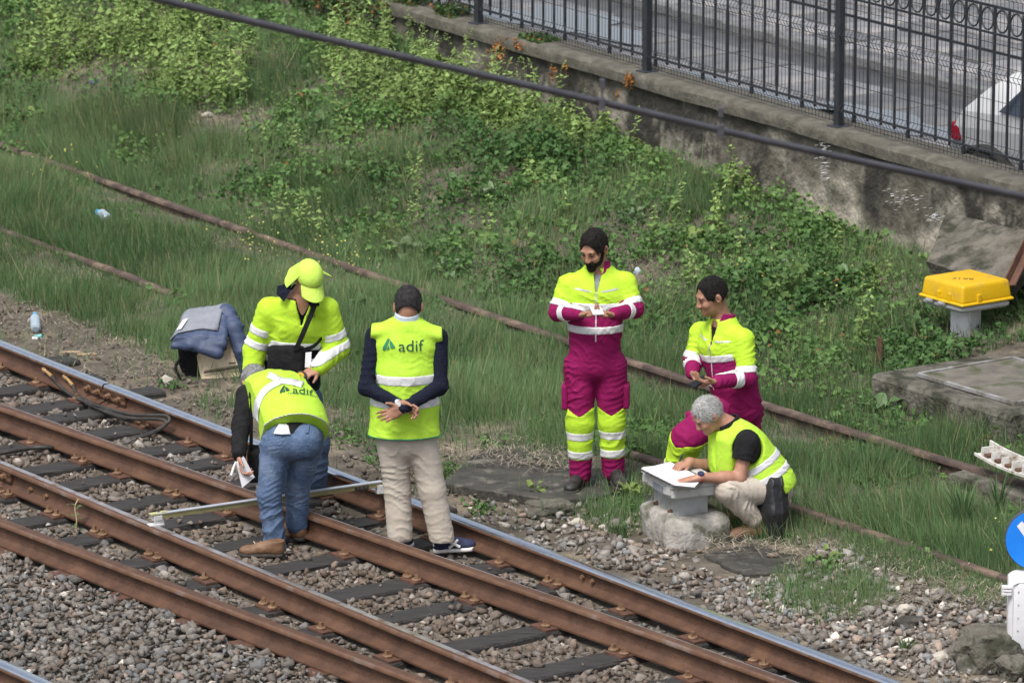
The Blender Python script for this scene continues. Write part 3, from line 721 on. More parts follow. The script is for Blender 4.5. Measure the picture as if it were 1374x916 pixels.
# concrete chamber slab with steel hatch
Pa, Pb = gz(1181, 500, .33), gz(1345, 560, .33)
sa, na = toSN(Pa); sb, nb = toSN(Pb); n0 = (na + nb) / 2
ch = empty('concrete_chamber', SN((sa + sb) / 2, n0 + .8, .1), 'mossy grey concrete chamber slab with a steel framed hatch', 'concrete slab')
rows = []
for n, z in ((n0 + .02, -.25), (n0, .0), (n0, .30), (n0 + .025, .33), (n0 + .3, .332), (n0 + .8, .328), (n0 + 1.5, .33), (n0 + 1.75, .30), (n0 + 1.76, -.1)):
    r = []
    for s in np.linspace(sa, sb + .0, 26):
        e = (vnoise(s * 9, n * 7, z * 9, 41) - .5) * .035
        r.append(SN(s, n + e, z + e * .6))
    rows.append(r)
mb = MB(); mb.strip(rows); mb.add([r[0] for r in rows], [tuple(range(len(rows)))]); mb.add([r[-1] for r in rows], [tuple(range(len(rows)))])
mb.build('slab', M['concrete'], ch)
h0, h1, h2 = gz(1238, 502, .345), gz(1356, 543, .345), gz(1322, 487, .345)
s0_, n0_ = toSN(h0); s1_, n1_ = toSN(h1); s2_, n2_ = toSN(h2)
sA, sB, nA_, nB_ = s0_, s1_, (n0_ + n1_) / 2, n2_ + .25
MB().box(SN((sA + sB) / 2, (nA_ + nB_) / 2, .345), ((sB - sA) / 2 - .02, (nB_ - nA_) / 2 - .02, .008), AX3).build('hatch_plate', M['hatch'], ch)
for (s, n, a, b) in (((sA + sB) / 2, nA_, (sB - sA) / 2, .016), ((sA + sB) / 2, nB_, (sB - sA) / 2, .016), (sA, (nA_ + nB_) / 2, .016, (nB_ - nA_) / 2 - .017), (sB, (nA_ + nB_) / 2, .016, (nB_ - nA_) / 2 - .017)):
    MB().box(SN(s, n, .350), (a, b, .012), AX3).build('hatch_frame', M['darkframe'], ch)

# slab leaning against the wall, with its rusty edge iron
def wall_y(px, py, off):
    lo, hi = 30., 60.
    for _ in range(40):
        y = (lo + hi) / 2; s, n = toSN(at(px, py, y)); lo, hi = (y, hi) if n < wall_n(s) + off else (lo, y)
    return at(px, py, lo)
Ls = [wall_y(1270, 286, -.06), wall_y(1420, 318, -.06), wall_y(1352, 384, -.62), wall_y(1243, 352, -.62)]
ls = empty('leaning_slab', (Ls[2] + Ls[3]) / 2, 'rough concrete slab leaning against the wall foot', 'concrete slab')
nrm = unit(np.cross(Ls[1] - Ls[0], Ls[3] - Ls[0])); nrm = nrm * np.sign(nrm[2])
rows = []
for u in np.linspace(0, 1, 15):
    r = []
    for v in np.linspace(0, 1, 15):
        P = (Ls[0] * (1 - u) + Ls[1] * u) * (1 - v) + (Ls[3] * (1 - u) + Ls[2] * u) * v
        r.append(P + nrm * (vnoise(u * 9, v * 9, 0, 51) - .5) * .03)
    rows.append(r)
mb = MB(); mb.strip(rows); mb.strip([[p - nrm * .10 for p in r] for r in rows])
for E_ in (rows[0], rows[-1], [r[0] for r in rows], [r[-1] for r in rows]): mb.strip([E_, [p - nrm * .10 for p in E_]])
mb.build('slab', M['concrete'], ls)
ei = empty('rusty_iron', Ls[2], 'rusty iron angle bar propped along the leaning slab edge', 'iron bar')
a, b = wall_y(1352, 384, -.66), wall_y(1392, 300, -.08); mb = MB(); d = frame(b - a, nrm)
mb.box((a + b) / 2 + nrm * .03, (.035, .006, np.linalg.norm(b - a) / 2), d); mb.box((a + b) / 2 + d[1] * .03, (.006, .035, np.linalg.norm(b - a) / 2), d); mb.build('angle_bar', M['plate'], ei)

# white ribbed casting on the old rail
t0, t1 = gz(1318, 618, .22), gz(1392, 650, .22)
wt = empty('ribbed_casting', (t0 + t1) / 2, 'white ribbed casting with rusty pockets resting on the old rail', 'casting')
d = unit(t1 - t0); Lg = np.linalg.norm(t1 - t0); q = unit(np.cross(Z3, d)); mb = MB(); ax = np.array([d, q, Z3])
def arc(u): return .018 * u * u
N_ = 14
for side, tall in ((-.06, -.012), (.06, .06)):
    rows = []
    for k in range(N_ + 1):
        u = k / N_ * 2 - 1; P = (t0 + t1) / 2 + d * u * Lg / 2 + (0, 0, .06 + arc(u))
        rows.append([P + q * (side - .006) + (0, 0, -.03), P + q * (side - .006) + (0, 0, tall), P + q * (side + .006) + (0, 0, tall), P + q * (side + .006) + (0, 0, -.03)])
    mb.strip(rows, close=True); mb.add(rows[0], [(0, 1, 2, 3)]); mb.add(rows[-1], [(0, 1, 2, 3)])
rows = []
for k in range(N_ + 1):
    u = k / N_ * 2 - 1; P = (t0 + t1) / 2 + d * u * Lg / 2 + (0, 0, .06 + arc(u)); rows.append([P + q * -.054 + (0, 0, -.02), P + q * .054 + (0, 0, -.02), P + q * .054 + (0, 0, -.032), P + q * -.054 + (0, 0, -.032)])
mb.strip(rows, close=True); mb.build('shell', M['dirtywhite'], wt)
for k in range(5):
    u = -.8 + k * .37; P = (t0 + t1) / 2 + d * u * Lg / 2 + (0, 0, .06 + arc(u))
    MB().box(P + (0, 0, .012), (.006, .053, .032), ax, taper=.9).build('rib', M['dirtywhite'], wt)
    MB().box(P + d * .03 + (0, 0, -.010), (.024, .036, .012), ax, bev=.005).build('rust_lump', M['plate'], wt)

# blue shunting sign and its white case at the frame edge
SB = ground(1372, 884); sgy = SB[1]
sg = empty('blue_disc_signal', SB, 'blue round signal disc with white arrow above a white case', 'signal')
C0 = at(1390, 724, sgy); fw = unit(np.array([-.10, -1, .05])); fa = frame(fw, (1, 0, 0)); rad = 42 / FPX * sgy * 1.03
MB().lathe(C0, [(rad * .97, -.07), (rad, -.06), (rad, .0), (rad * .985, .005)], 48, fa).build('disc_rim', M['darkgreen_edge'], sg, smooth=True)
MB().lathe(C0, [(rad * .965, .0), (rad * .965, .008)], 48, fa).build('disc_face', M['bluesign'], sg)
mb = MB(); ar = [(-.115, .085), (-.085, .115), (.03, .0), (.07, .04), (.07, -.09), (-.06, -.09), (-.02, -.05)]
mb.add([C0 + fa[0] * x + fa[1] * z + fa[2] * .011 for x, z in ar], [(0, 1, 2), (0, 2, 6), (2, 3, 4), (2, 4, 6), (6, 4, 5)]); mb.build('arrow', M['whitepaint'], sg)
B0 = at(1392, 820, sgy - .05); ba = axes(-4)
MB().box(B0, (.18, .12, .235), ba, bev=.03).build('case', M['whitepaint'], sg, bevel=.01, smooth=True)
MB().box(B0 + ba[1] * -.128 + ba[0] * .012, (.165, .012, .215), ba, bev=.02).build('case_door', M['whitepaint'], sg, bevel=.006, smooth=True)
for dz in (.16, -.165):
    mb = MB(); P = B0 + ba[0] * -.19 + ba[1] * -.11 + (0, 0, dz)
    for k in (-.02, .0, .02): mb.box(P + (0, 0, k), (.03, .02, .007), ba)
    mb.tube([P + (-.02, -.01, -.035), P + (-.02, -.01, .035)], .008, 6); mb.build('hinge', M['whitepaint'], sg, bevel=.002)
rv = MB()
for i in range(5):
    for j in range(5): rv.box(B0 + ba[1] * -.141 + ba[0] * (-.12 + .06 * i) + (0, 0, -.16 + .08 * j), (.004, .003, .004), ba)
rv.build('rivet', M['galv'], sg)
mb = MB(); mb.tube([B0 + (0, .02, -.23), SB + (0.09, 0, -.05)], .035, 10); mb.build('stem', M['plate'], sg)
MB().box((B0[0] - .03, B0[1], SB[2] + .03), (.12, .12, .015), ba).build('foot_plate', M['whitepaint'], sg, bevel=.003)
MB().tube([C0 + (0, .05, 0), B0 + (0, .05, .2)], .022, 10).build('disc_stem', M['galv'], sg)

# rocks: one rough mesh each
def rock(name, P, size, m, label, cat='rock', seed=0, sq=.7, group=None, lift=.3):
    bm = bmesh.new(); bmesh.ops.create_icosphere(bm, subdivisions=4 if max(size) > .12 else 3, radius=1)
    V = np.array([v.co[:] for v in bm.verts]); F = [tuple(v.index for v in f.verts) for f in bm.faces]; bm.free()
    q = 1 + .42 * (vnoise(V[:, 0] * 1.3 + 5, V[:, 1] * 1.3, V[:, 2] * 1.3, seed) - .5) * 2 + .22 * (vnoise(V[:, 0] * 4, V[:, 1] * 4, V[:, 2] * 4, seed + 1) - .5) + .12 * (vnoise(V[:, 0] * 10, V[:, 1] * 10, V[:, 2] * 10, seed + 2) - .5)
    V = V * q[:, None] * np.array(size); V = V
    P = np.asarray(P, float) + (0, 0, size[2] * lift); mb = MB(); mb.add(V + P, F); o = mb.build(name, m, None, loc=P); return tag(o, label, cat, group)
rock('boulder', ground(1318, 892), (.22, .18, .16), M['concrete'], 'large mossy grey boulder beside the white signal case', seed=3, lift=.55)
rock('boulder', ground(1366, 908), (.13, .12, .10), M['concrete'], 'grey lump of concrete under the white signal case', seed=5)
rock('rock', ground(737, 690), (.15, .12, .07), M['concrete'], 'brown grey rock just in front of the dark slab', seed=8)
mb = MB(); P = ground(752, 667, .02); mb.box(P, (.09, .11, .02), axes(12), bev=.012); tag(mb.build('flat_stone', M['concrete'], None), 'flat pale stone slab by the standing magenta worker\'s boots', 'stone')
rock('white_stone', ground(222, 516), (.06, .045, .045), M['plaster'], 'whitish stone on bare dirt in front of the beige bag', 'stone', 9)
tg = rock('white_stone', ground(215, 800), (.055, .04, .035), M['whitepaint'], 'crumpled white lump against the lowest complete rail', 'litter', 12)
rock('white_stone', ground(1216, 826), (.05, .045, .04), M['plaster'], 'pale round stone on top of a dark clod', 'stone', 14, lift=.9)
rock('rock', ground(1222, 838), (.09, .07, .05), M['darkslab'], 'dark clod of earth under the pale round stone', 'rock', 15)
rock('white_stone', ground(1180, 890), (.05, .04, .03), M['plaster'], 'pale pinkish stone lying past the shiny rail end', 'stone', 17)
rock('white_stone', ground(775, 703), (.05, .04, .03), M['plaster'], 'pale stone in the ballast left of the concrete block', 'stone', 18)
rock('white_stone', ground(1262, 886), (.07, .05, .04), M['plaster'], 'light stone at the foot of the large boulder', 'stone', 19)

# grey junction box on a concrete footing
jz = .34
ja = axes(-66); c_l, c_f, c_r = gz(861, 640, jz), gz(902, 664, jz), gz(962, 655, jz)
e1 = c_f - c_l; e2 = c_r - c_f; d1 = unit(e1); d2 = unit(e2 - d1 * (e2 @ d1)); jc = c_f - e1 / 2 + d2 * (np.linalg.norm(e2) / 2)
ja = np.array([d1, d2, Z3]); l1, l2 = np.linalg.norm(e1) / 2, np.linalg.norm(e2) / 2
jb0 = ground(905, 715)
jb = empty('junction_box', (jc[0], jc[1], .1), 'grey lineside junction box bolted on a concrete block, papers on its lid', 'junction box')
MB().box((jc[0], jc[1], jz - .0), (l1, l2, .035), ja, bev=.012).build('box_body', M['boxgrey'], jb, bevel=.005)
MB().box((jc[0], jc[1], jz + .052), (l1 + .008, l2 + .008, .02), ja, taper=.985, bev=.008).build('lid', M['boxgrey'], jb, bevel=.004)
MB().box(np.array([jc[0], jc[1], jz - .002]) - d2 * (l2 + .0) + d1 * .03, (.075, .006, .022), ja).build('label_plate', M['greylining'], jb)
for k in (-.17, .2): MB().box(np.array([jc[0], jc[1], jz + .02]) - d2 * (l2 + .003) + d1 * k, (.03, .008, .028), ja).build('clasp', M['boxgrey'], jb, bevel=.003)
stand = MB(); sc = np.array([jc[0], jc[1], jz - .105]); stand.box(sc - d2 * .1, (.19, .008, .07), ja); stand.box(sc + d2 * .1, (.19, .008, .07), ja); stand.box(sc + d1 * .18, (.008, .095, .068), ja); stand.build('bracket', M['galv'], jb, bevel=.002)
for k in (-.13, .10):
    q = MB(); q.lathe(sc - d2 * .11 + d1 * k - (0, 0, .045), [(.016, 0), (.016, .008), (.01, .01), (.01, .025)], 6, frame(-d2, Z3)); q.build('bolt', M['plate'], jb)
bm = bmesh.new(); bmesh.ops.create_cube(bm, size=2); bmesh.ops.subdivide_edges(bm, edges=bm.edges, cuts=7, use_grid_fill=True)
V = np.array([v.co[:] for v in bm.verts]); F = [tuple(v.index for v in f.verts) for f in bm.faces]; bm.free()
k = 1 / np.maximum(1, (np.abs(V) ** 6).sum(1) ** (1 / 6)); V = V * k[:, None]
V = V[:, :1] * d1 * .31 + V[:, 1:2] * d2 * .23 + V[:, 2:] * Z3 * .15
V += (vnoise(V[:, 0] * 9, V[:, 1] * 9, V[:, 2] * 9, 61) - .5)[:, None] * .04 * np.array([1, 1, .6])
mb = MB(); mb.add(V + np.array([jc[0], jc[1], jz - .305]) + d2 * .03, F); o = mb.build('concrete_block', M['rock'], None, smooth=True); tag(o, 'rounded concrete block under the grey junction box', 'concrete block')
zt = jz + .0745
def on_lid(px, py, dz=0.0): return gz(px, py, zt + dz)
pb = empty('clipboard', on_lid(905, 636), 'dark clipboard with white papers lying on the grey box', 'clipboard')
Q = [on_lid(859, 630, .003), on_lid(898, 618.5, .003), on_lid(948, 641, .003), on_lid(935, 656, .003), on_lid(906, 653, .003)]
mb = MB(); mb.add(Q + [p - (0, 0, .004) for p in Q], [(0, 1, 2, 3, 4)] + [(i, (i + 1) % 5, (i + 1) % 5 + 5, i + 5) for i in range(5)]); mb.build('board', M['rubber'], pb)
Q = [on_lid(862, 629, .007), on_lid(899, 619, .007), on_lid(943, 641, .007), on_lid(932, 653, .007), on_lid(904, 650, .007)]
mb = MB(); mb.add(Q + [p - (0, 0, .003) for p in Q], [(0, 1, 2, 3, 4)] + [(i, (i + 1) % 5, (i + 1) % 5 + 5, i + 5) for i in range(5)]); mb.build('paper_sheet', M['paper'], pb)
mb = MB(); mb2 = MB()
for r_ in range(9):
    for k in range(random.randint(2, 5)):
        P = on_lid(878 + r_ * 5.2 + k * -3.2 + random.uniform(-1, 1), 627 + r_ * 2.4 + k * 1.8, .0085)
        (mb if random.random() < .7 else mb2).box(P, (random.uniform(.006, .014), .0015, .0006), axes(35))
mb.build('handwriting', M['ink'], pb); mb2.build('handwriting', M['redink'], pb)

# beige bag with folded blue jacket, black bag behind   (jacket is made with the clothes below)
bgp = ground(292, 508)
bb = empty('canvas_bag', bgp, 'beige canvas satchel standing in the grass under a blue jacket', 'bag')
yb_ = bgp[1]
def panel(name, pxs, y, thick, m, parent, bevel=.008, dy=None):
    V = [at(px, py, y + (0 if dy is None else dy[i])) for i, (px, py) in enumerate(pxs)]; k = len(V)
    mb = MB(); mb.add(V + [v + (0, thick, 0) for v in V], [tuple(range(k)), tuple(range(2 * k - 1, k - 1, -1))] + [(i, i + k, (i + 1) % k + k, (i + 1) % k) for i in range(k)]); return mb.build(name, m, parent, bevel=bevel, smooth=True)
panel('bag_body', [(259, 455), (309, 455), (324, 505), (270, 514)], yb_ + .01, .17, M['beige'], bb, .02, (.14, .14, 0, 0))
panel('flap', [(266, 462), (310, 458), (321, 490), (273, 497)], yb_ - .006, .02, M['beige'], bb, .006, (.12, .12, .03, .03))
panel('trim_strip', [(273, 499), (321.5, 491.5), (322, 493.5), (273.5, 501)], yb_ - .010, .006, M['rubber'], bb, .001, (.02, .02, .02, .02))
MB().tube(smooth_path([at(288, 474, yb_ + .05), at(297, 471, yb_ + .035), at(303, 467, yb_ + .03), at(301, 463, yb_ + .06)]), .009, 6).build('strap_loop', M['rubber'], bb, smooth=True)
MB().box(at(312, 487, yb_ - .01 + .02), (.025, .004, .005), axes(5)).build('maker_tag', M['rubber'], bb)
bk = empty('black_bag', ground(252, 508), 'black shoulder bag slumped in the grass behind the beige satchel', 'bag')
panel('bag_body', [(238, 466), (266, 458), (274, 512), (248, 508), (240, 492)], yb_ + .1, .16, M['black'], bk, .03)
MB().tube(smooth_path([at(243, 480, yb_ + .08), at(236, 492, yb_ + .05), at(242, 506, yb_ + .03), at(256, 514, yb_ + .0)]), .012, 6).build('strap', M['black'], bk, smooth=True)

# litter
def bottle(P, ax, L, r, label):
    root = empty('plastic_bottle', P, label, 'bottle'); a = frame(ax, (1, .2, 0)); P = np.asarray(P) + (0, 0, r * .9)
    pr = [(r * .55, 0), (r * .92, .012)]
    for k in range(7): t = k / 6; pr += [(r * (1 if k % 2 else .93), .03 + t * L * .6)]
    pr += [(r * .96, L * .76), (r * .6, L * .9), (r * .38, L * .95), (r * .38, L)]
    MB().lathe(P, pr, 16, a).build('bottle_body', M['bottle'], root, smooth=True)
    MB().lathe(P + a[2] * (L - .005), [(r * .44, 0), (r * .44, .022), (r * .4, .025)], 12, a).build('bottle_cap', M['bluecap'], root, smooth=True)
bottle(ground(48, 448), at(46, 414, ground(46, 432)[1]) - ground(48, 448), .22, .042, 'clear bluish bottle lying on the dirt strip above the shiny rail')
bottle(ground(146, 304), at(131, 292, ground(146, 304)[1] + .1) - ground(146, 304), .14, .055, 'squashed pale bottle lying in the grass between the old rails')
rock('bottle_lid_scrap', ground(51, 453), (.035, .03, .022), M['teal'], 'teal and white plastic scrap below the clear bottle', 'litter', 21)
rock('white_scrap', ground(47, 455), (.025, .02, .015), M['whitepaint'], 'white scrap beside the teal plastic piece', 'litter', 22)
P = ground(86, 752); mb = MB(); mb.lathe(P + (0, 0, .012), [(.028, 0), (.03, .008), (.027, .032), (.018, .036)], 14, frame((-.4, -.5, .75), (1, 0, 0))); tag(mb.build('plastic_litter', M['bluecap'], None, smooth=True), 'bright blue plastic cap on the ballast by the lowest rail', 'bottle cap')
P = ground(332, 178, .02); mb = MB(); mb.strip([[P + np.array([-.06 + .03 * k, -.1 + .05 * k, .02 * math.sin(k * 2.1)]), P + np.array([-.02 + .03 * k, -.11 + .05 * k, .03 + .02 * math.cos(k * 1.7)])] for k in range(6)]); o = mb.build('plastic_strip', M['greenwrap'], None, smooth=True); so = o.modifiers.new('s', 'SOLIDIFY'); so.thickness = .003; tag(o, 'crumpled green plastic strip on the bare bank patch', 'litter')
P = ground(117, 477, .012); mb = MB(); mb.box(P, (.075, .008, .006), axes(8)); tag(mb.build('dry_stick', M['stick'], None, bevel=.002), 'short pale stick on the dirt above the shiny rail', 'stick')
P = ground(98, 475, .01); mb = MB(); mb.tube([P + (-.1, .02, 0), P + (0, 0, .01), P + (.07, -.01, .004)], .006, 5); tag(mb.build('dry_twig', M['stick'], None), 'thin brown twig next to the pale stick', 'stick')
rock('paper_scrap', ground(1040, 292), (.035, .03, .05), M['paper'], 'white paper scrap in the weeds below the wall', 'litter', 31)
rock('paper_scrap', ground(874, 332), (.04, .03, .035), M['paper'], 'white crumpled scrap in the weeds behind the bearded worker', 'litter', 32)
rock('paper_scrap', ground(855, 366), (.03, .02, .03), M['shirt'], 'pale blue scrap beside the bearded worker\'s shoulder', 'litter', 33)
rock('blue_scrap', ground(126, 112), (.05, .03, .03), M['bluejacket'], 'small dark blue scrap among the tall weeds', 'litter', 34)
rock('paper_scrap', ground(183, 8), (.05, .03, .03), M['paper'], 'pale scrap by the upper end of the bank', 'litter', 35)
rock('rock', ground(30, 8), (.35, .2, .07), M['rock'], 'flat pale ledge rock at the top corner of the bank', 'rock', 36)
rock('rock', ground(278, 156), (.06, .05, .035), M['plaster'], 'small pale stone on the bare bank patch', 'stone', 37)
rock('rock', ground(868, 333), (.0601, .05, .03), M['rock'], 'small grey stone beside the crumpled white scrap', 'stone', 38)

# dark slab under the standing worker and a dark dirt patch, level with the ballast
def flat_slab(name, pxs, z, th, m, label, seed):
    V = [gz(px, py, z) for px, py in pxs]; c = np.mean(V, 0); ring = []
    for i in range(len(V)):
        a, b = V[i], V[(i + 1) % len(V)]
        for t in np.linspace(0, 1, 7)[:-1]:
            P = a * (1 - t) + b * t; ring.append(P + unit(P - c) * (vnoise(P[0] * 14, P[1] * 14, 0, seed) - .5) * .05)
    k = len(ring); rows = []
    for f, dz in ((1.0, -th), (1.0, -.006), (.985, 0), (.7, .004), (.4, .0), (.15, .003)): rows.append([c + (p - c) * f + np.array([0, 0, dz + (vnoise(p[0] * 8 * f, p[1] * 8, f * 3, seed) - .5) * .012]) for p in ring])
    mb = MB(); mb.strip(rows, close=True); mb.add(rows[-1], [tuple(range(k))]); o = mb.build(name, m, None); return tag(o, label, 'concrete slab')
flat_slab('dark_slab_dirt', [(590, 648), (640, 606), (705, 588), (800, 598), (872, 612), (872, 640), (800, 668), (735, 668), (660, 660)], .035, .12, M['darkslab'], 'broad dark trampled slab strewn with straw under the bearded worker', 71)
flat_slab('dark_slab_dirt', [(945, 742), (1010, 728), (1090, 742), (1080, 766), (1000, 770)], .0, .05, M['darkslab'], 'dark flat dirt patch in front of the crouching worker', 73)  # thin slab mesh standing in for straw-strewn dirt, no real slab here

P = ground(1178, 492); st = MB(); st.box(P + (0.01, 0, .09), (.03, .006, .13), axes(-60)); tag(st.build('rusty_stake', M['plate'], None, bevel=.002), 'short rusty iron stake standing in weeds left of the concrete chamber', 'stake')
Pk0, Pk1 = gz(1272, 655, .02), gz(1420, 700, .02); d = unit(Pk1 - Pk0); q = np.cross(Z3, d); rows = []
for a, z in ((0, -.2), (0, .05), (.01, .10), (.16, .105), (.17, -.2)): rows.append([Pk0 + d * t + q * (a + .02 * (vnoise(t * 9, z * 9, 0, 5) - .5)) + Z3 * (z + .02 * (vnoise(t * 7, a * 9, 1, 6) - .5)) for t in np.linspace(0, np.linalg.norm(Pk1 - Pk0), 24)])
mb = MB(); mb.strip(rows); mb.add([r[0] for r in rows], [(0, 1, 2, 3, 4)]); tag(mb.build('concrete_kerb', M['concrete'], None), 'low grey concrete edging under the white ribbed casting', 'concrete kerb')

# ================================================================ PEOPLE
class Vol:                               # a signed distance grid that limbs and cloth are blended into
    def __init__(s, lo, hi, h):
        s.lo = np.asarray(lo, float); s.h = h; s.n = np.ceil((np.asarray(hi) - s.lo) / h).astype(int) + 1
        s.D = np.full(s.n, .2, np.float32)
    def like(s):
        v = Vol.__new__(Vol); v.lo, v.h, v.n = s.lo, s.h, s.n; v.D = np.full(s.n, .2, np.float32); return v
    def copy(s):
        v = Vol.__new__(Vol); v.lo, v.h, v.n = s.lo, s.h, s.n; v.D = s.D.copy(); return v
    def sub(s, lo, hi):
        a = np.clip(np.floor((np.asarray(lo) - s.lo) / s.h).astype(int), 0, s.n); b = np.clip(np.ceil((np.asarray(hi) - s.lo) / s.h).astype(int) + 1, 0, s.n)
        g = [(s.lo[i] + s.h * np.arange(a[i], b[i])).astype(np.float32) for i in range(3)]
        return tuple(slice(a[i], b[i]) for i in range(3)), g[0][:, None, None], g[1][None, :, None], g[2][None, None, :]
    def add(s, pr, k=.02, op='u'):
        fn, lo, hi = pr; pad = .03 + k
        sl, X, Y, Z = s.sub(np.asarray(lo) - pad, np.asarray(hi) + pad); o = s.D[sl]
        if o.size == 0: return s
        d = fn(X, Y, Z).astype(np.float32)
        if op == 'u':
            if k > 0: h = np.clip(.5 + .5 * (o - d) / k, 0, 1); r = o * (1 - h) + d * h - k * h * (1 - h)
            else: r = np.minimum(o, d)
        else:
            d = -d
            if k > 0: h = np.clip(.5 - .5 * (o - d) / k, 0, 1); r = o * (1 - h) + d * h + k * h * (1 - h)
            else: r = np.maximum(o, d)
        s.D[sl] = r; return s
    def near(s, w):
        m = np.abs(s.D) < w; I = np.nonzero(m); P = s.lo + np.stack(I, 1) * s.h; return I, P
    def bump(s, amp, scale, seed, st=(1, 1, 1), fn=None):
        I, P = s.near(.035); q = P * scale * np.array(st)
        w = amp * (vnoise(q[:, 0], q[:, 1], q[:, 2], seed) - .5)
        if fn is not None: w = w * fn(P)
        s.D[I] += w.astype(np.float32); return s
    def crease(s, amp, wl, d, seed, patch=5.0, warp=1.1, cover=.42):   # runs of cloth folds, d across the folds, wl their spacing
        I, P = s.near(.03); d = unit(d); q = P * patch
        ph = P @ d / wl + warp * (vnoise(q[:, 0], q[:, 1], q[:, 2], seed) + .6 * vnoise(q[:, 0] * 2.3, q[:, 1] * 2.3, q[:, 2] * 2.3, seed + 5)) * 2
        w = np.abs(np.sin(math.pi * ph)); w = (1 - w) ** 1.6 - .35
        m = sstep(cover, cover + .28, vnoise(q[:, 0] * .9 + 9, q[:, 1] * .9, q[:, 2] * .9, seed + 2)) * .8 + .2
        s.D[I] -= (amp * w * m).astype(np.float32); return s
    def plane(s, P, n):                   # keep the side the normal points away from
        n = unit(n); X, Y, Z = s.sub(s.lo - 1, s.lo + s.n * s.h + 1)[1:]
        return ((X - P[0]) * n[0] + (Y - P[1]) * n[1] + (Z - P[2]) * n[2]).astype(np.float32)
    def sample(s, P):
        q = (np.asarray(P) - s.lo) / s.h; i = np.clip(np.floor(q).astype(int), 0, s.n - 2); f = np.clip(q - i, 0, 1); r = 0
        for a in (0, 1):
            for b in (0, 1):
                for c in (0, 1):
                    r = r + s.D[i[:, 0] + a, i[:, 1] + b, i[:, 2] + c] * (f[:, 0] if a else 1 - f[:, 0]) * (f[:, 1] if b else 1 - f[:, 1]) * (f[:, 2] if c else 1 - f[:, 2])
        return r
    def surf(s, D=None):                  # surface nets
        D = s.D if D is None else D; D = np.pad(D, 1, constant_values=.2); ins = D < 0
        if not ins.any(): return np.zeros((0, 3)), np.zeros((0, 4), int)
        bb = [np.nonzero(ins.any(axis=tuple(j for j in range(3) if j != i)))[0] for i in range(3)]
        lo = [max(0, b[0] - 2) for b in bb]; hi = [b[-1] + 3 for b in bb]
        D = D[lo[0]:hi[0], lo[1]:hi[1], lo[2]:hi[2]]; ins = ins[lo[0]:hi[0], lo[1]:hi[1], lo[2]:hi[2]]
        c = np.zeros([k - 1 for k in D.shape], np.uint8)
        for a in (0, 1):
            for b in (0, 1):
                for e in (0, 1): c += ins[a:D.shape[0] - 1 + a, b:D.shape[1] - 1 + b, e:D.shape[2] - 1 + e]
        act = (c > 0) & (c < 8); I = np.stack(np.nonzero(act), 1); idx = np.full(act.shape, -1, np.int32); idx[act] = np.arange(len(I))
        S = np.zeros((len(I), 3)); W = np.zeros(len(I)); cr = [(a, b, e) for a in (0, 1) for b in (0, 1) for e in (0, 1)]
        for p in cr:
            for ax in range(3):
                if p[ax]: continue
                q = list(p); q[ax] = 1
                d0 = D[I[:, 0] + p[0], I[:, 1] + p[1], I[:, 2] + p[2]]; d1 = D[I[:, 0] + q[0], I[:, 1] + q[1], I[:, 2] + q[2]]
                m = (d0 < 0) != (d1 < 0); t = np.where(m, d0 / np.where(m, d0 - d1, 1), 0); X = np.tile(np.array(p, float), (len(I), 1)); X[:, ax] += t
                S[m] += X[m]; W[m] += 1
        V = (I + S / W[:, None] + np.array(lo) - 1) * s.h + s.lo
        Q = []
        for ax in range(3):
            o1, o2 = [j for j in range(3) if j != ax]
            A_ = [slice(1, -1)] * 3; A_[ax] = slice(0, -1); B_ = list(A_); B_[ax] = slice(1, None)
            a, b = ins[tuple(A_)], ins[tuple(B_)]
            J = np.stack(np.nonzero(a != b), 1)
            if not len(J): continue
            sg_ = a[tuple(J.T)]; J = J + 1; J[:, ax] -= 1
            def g(u, v): K = J.copy(); K[:, o1] -= u; K[:, o2] -= v; return idx[tuple(K.T)]
            q = np.stack([g(1, 1), g(0, 1), g(0, 0), g(1, 0)], 1)
            fl = sg_ if ax != 1 else ~sg_
            q[~fl] = q[~fl][:, ::-1]; Q.append(q)
        return V, np.concatenate(Q)
    def build(s, name, m, parent, D=None, relax=0):
        V, Q = s.surf(D)
        if not len(V): return None
        for _ in range(relax):
            A = np.zeros_like(V); N = np.zeros(len(V))
            for i in range(4): 
                for j in ((i + 1) % 4, (i + 3) % 4): np.add.at(A, Q[:, i], V[Q[:, j]]); np.add.at(N, Q[:, i], 1)
            V = .5 * V + .5 * A / N[:, None]
        return link(name, npmesh(name, V, Q), parent, m, True)
def cone(a, b, ra, rb=None, u=None):      # tapered limb; radii scalar or (across u, other)
    a, b = np.asarray(a, float), np.asarray(b, float); rb = ra if rb is None else rb
    ra = (ra, ra) if np.isscalar(ra) else ra; rb = (rb, rb) if np.isscalar(rb) else rb
    L = max(np.linalg.norm(b - a), 1e-5); F = frame((b - a) / L if L > 1e-4 else (0, 0, 1), (1, .02, .01) if u is None else u)
    if u is None and abs(F[2][0]) > .95: F = frame((b - a) / L, (0, 1, 0))
    def fn(X, Y, Z):
        x, y, z = X - a[0], Y - a[1], Z - a[2]
        eu = x * F[0][0] + y * F[0][1] + z * F[0][2]; ev = x * F[1][0] + y * F[1][1] + z * F[1][2]; w = x * F[2][0] + y * F[2][1] + z * F[2][2]
        t = np.clip(w / L, 0, 1); ew = w - t * L; ru = ra[0] + (rb[0] - ra[0]) * t; rv = ra[1] + (rb[1] - ra[1]) * t; rw = np.minimum(ru, rv)
        k0 = np.sqrt((eu / ru) ** 2 + (ev / rv) ** 2 + (ew / rw) ** 2); k1 = np.sqrt((eu / ru ** 2) ** 2 + (ev / rv ** 2) ** 2 + (ew / rw ** 2) ** 2)
        return k0 * (k0 - 1) / np.maximum(k1, .5 / np.minimum(ru, rv))
    m = max(*ra, *rb); return fn, np.minimum(a, b) - m, np.maximum(a, b) + m
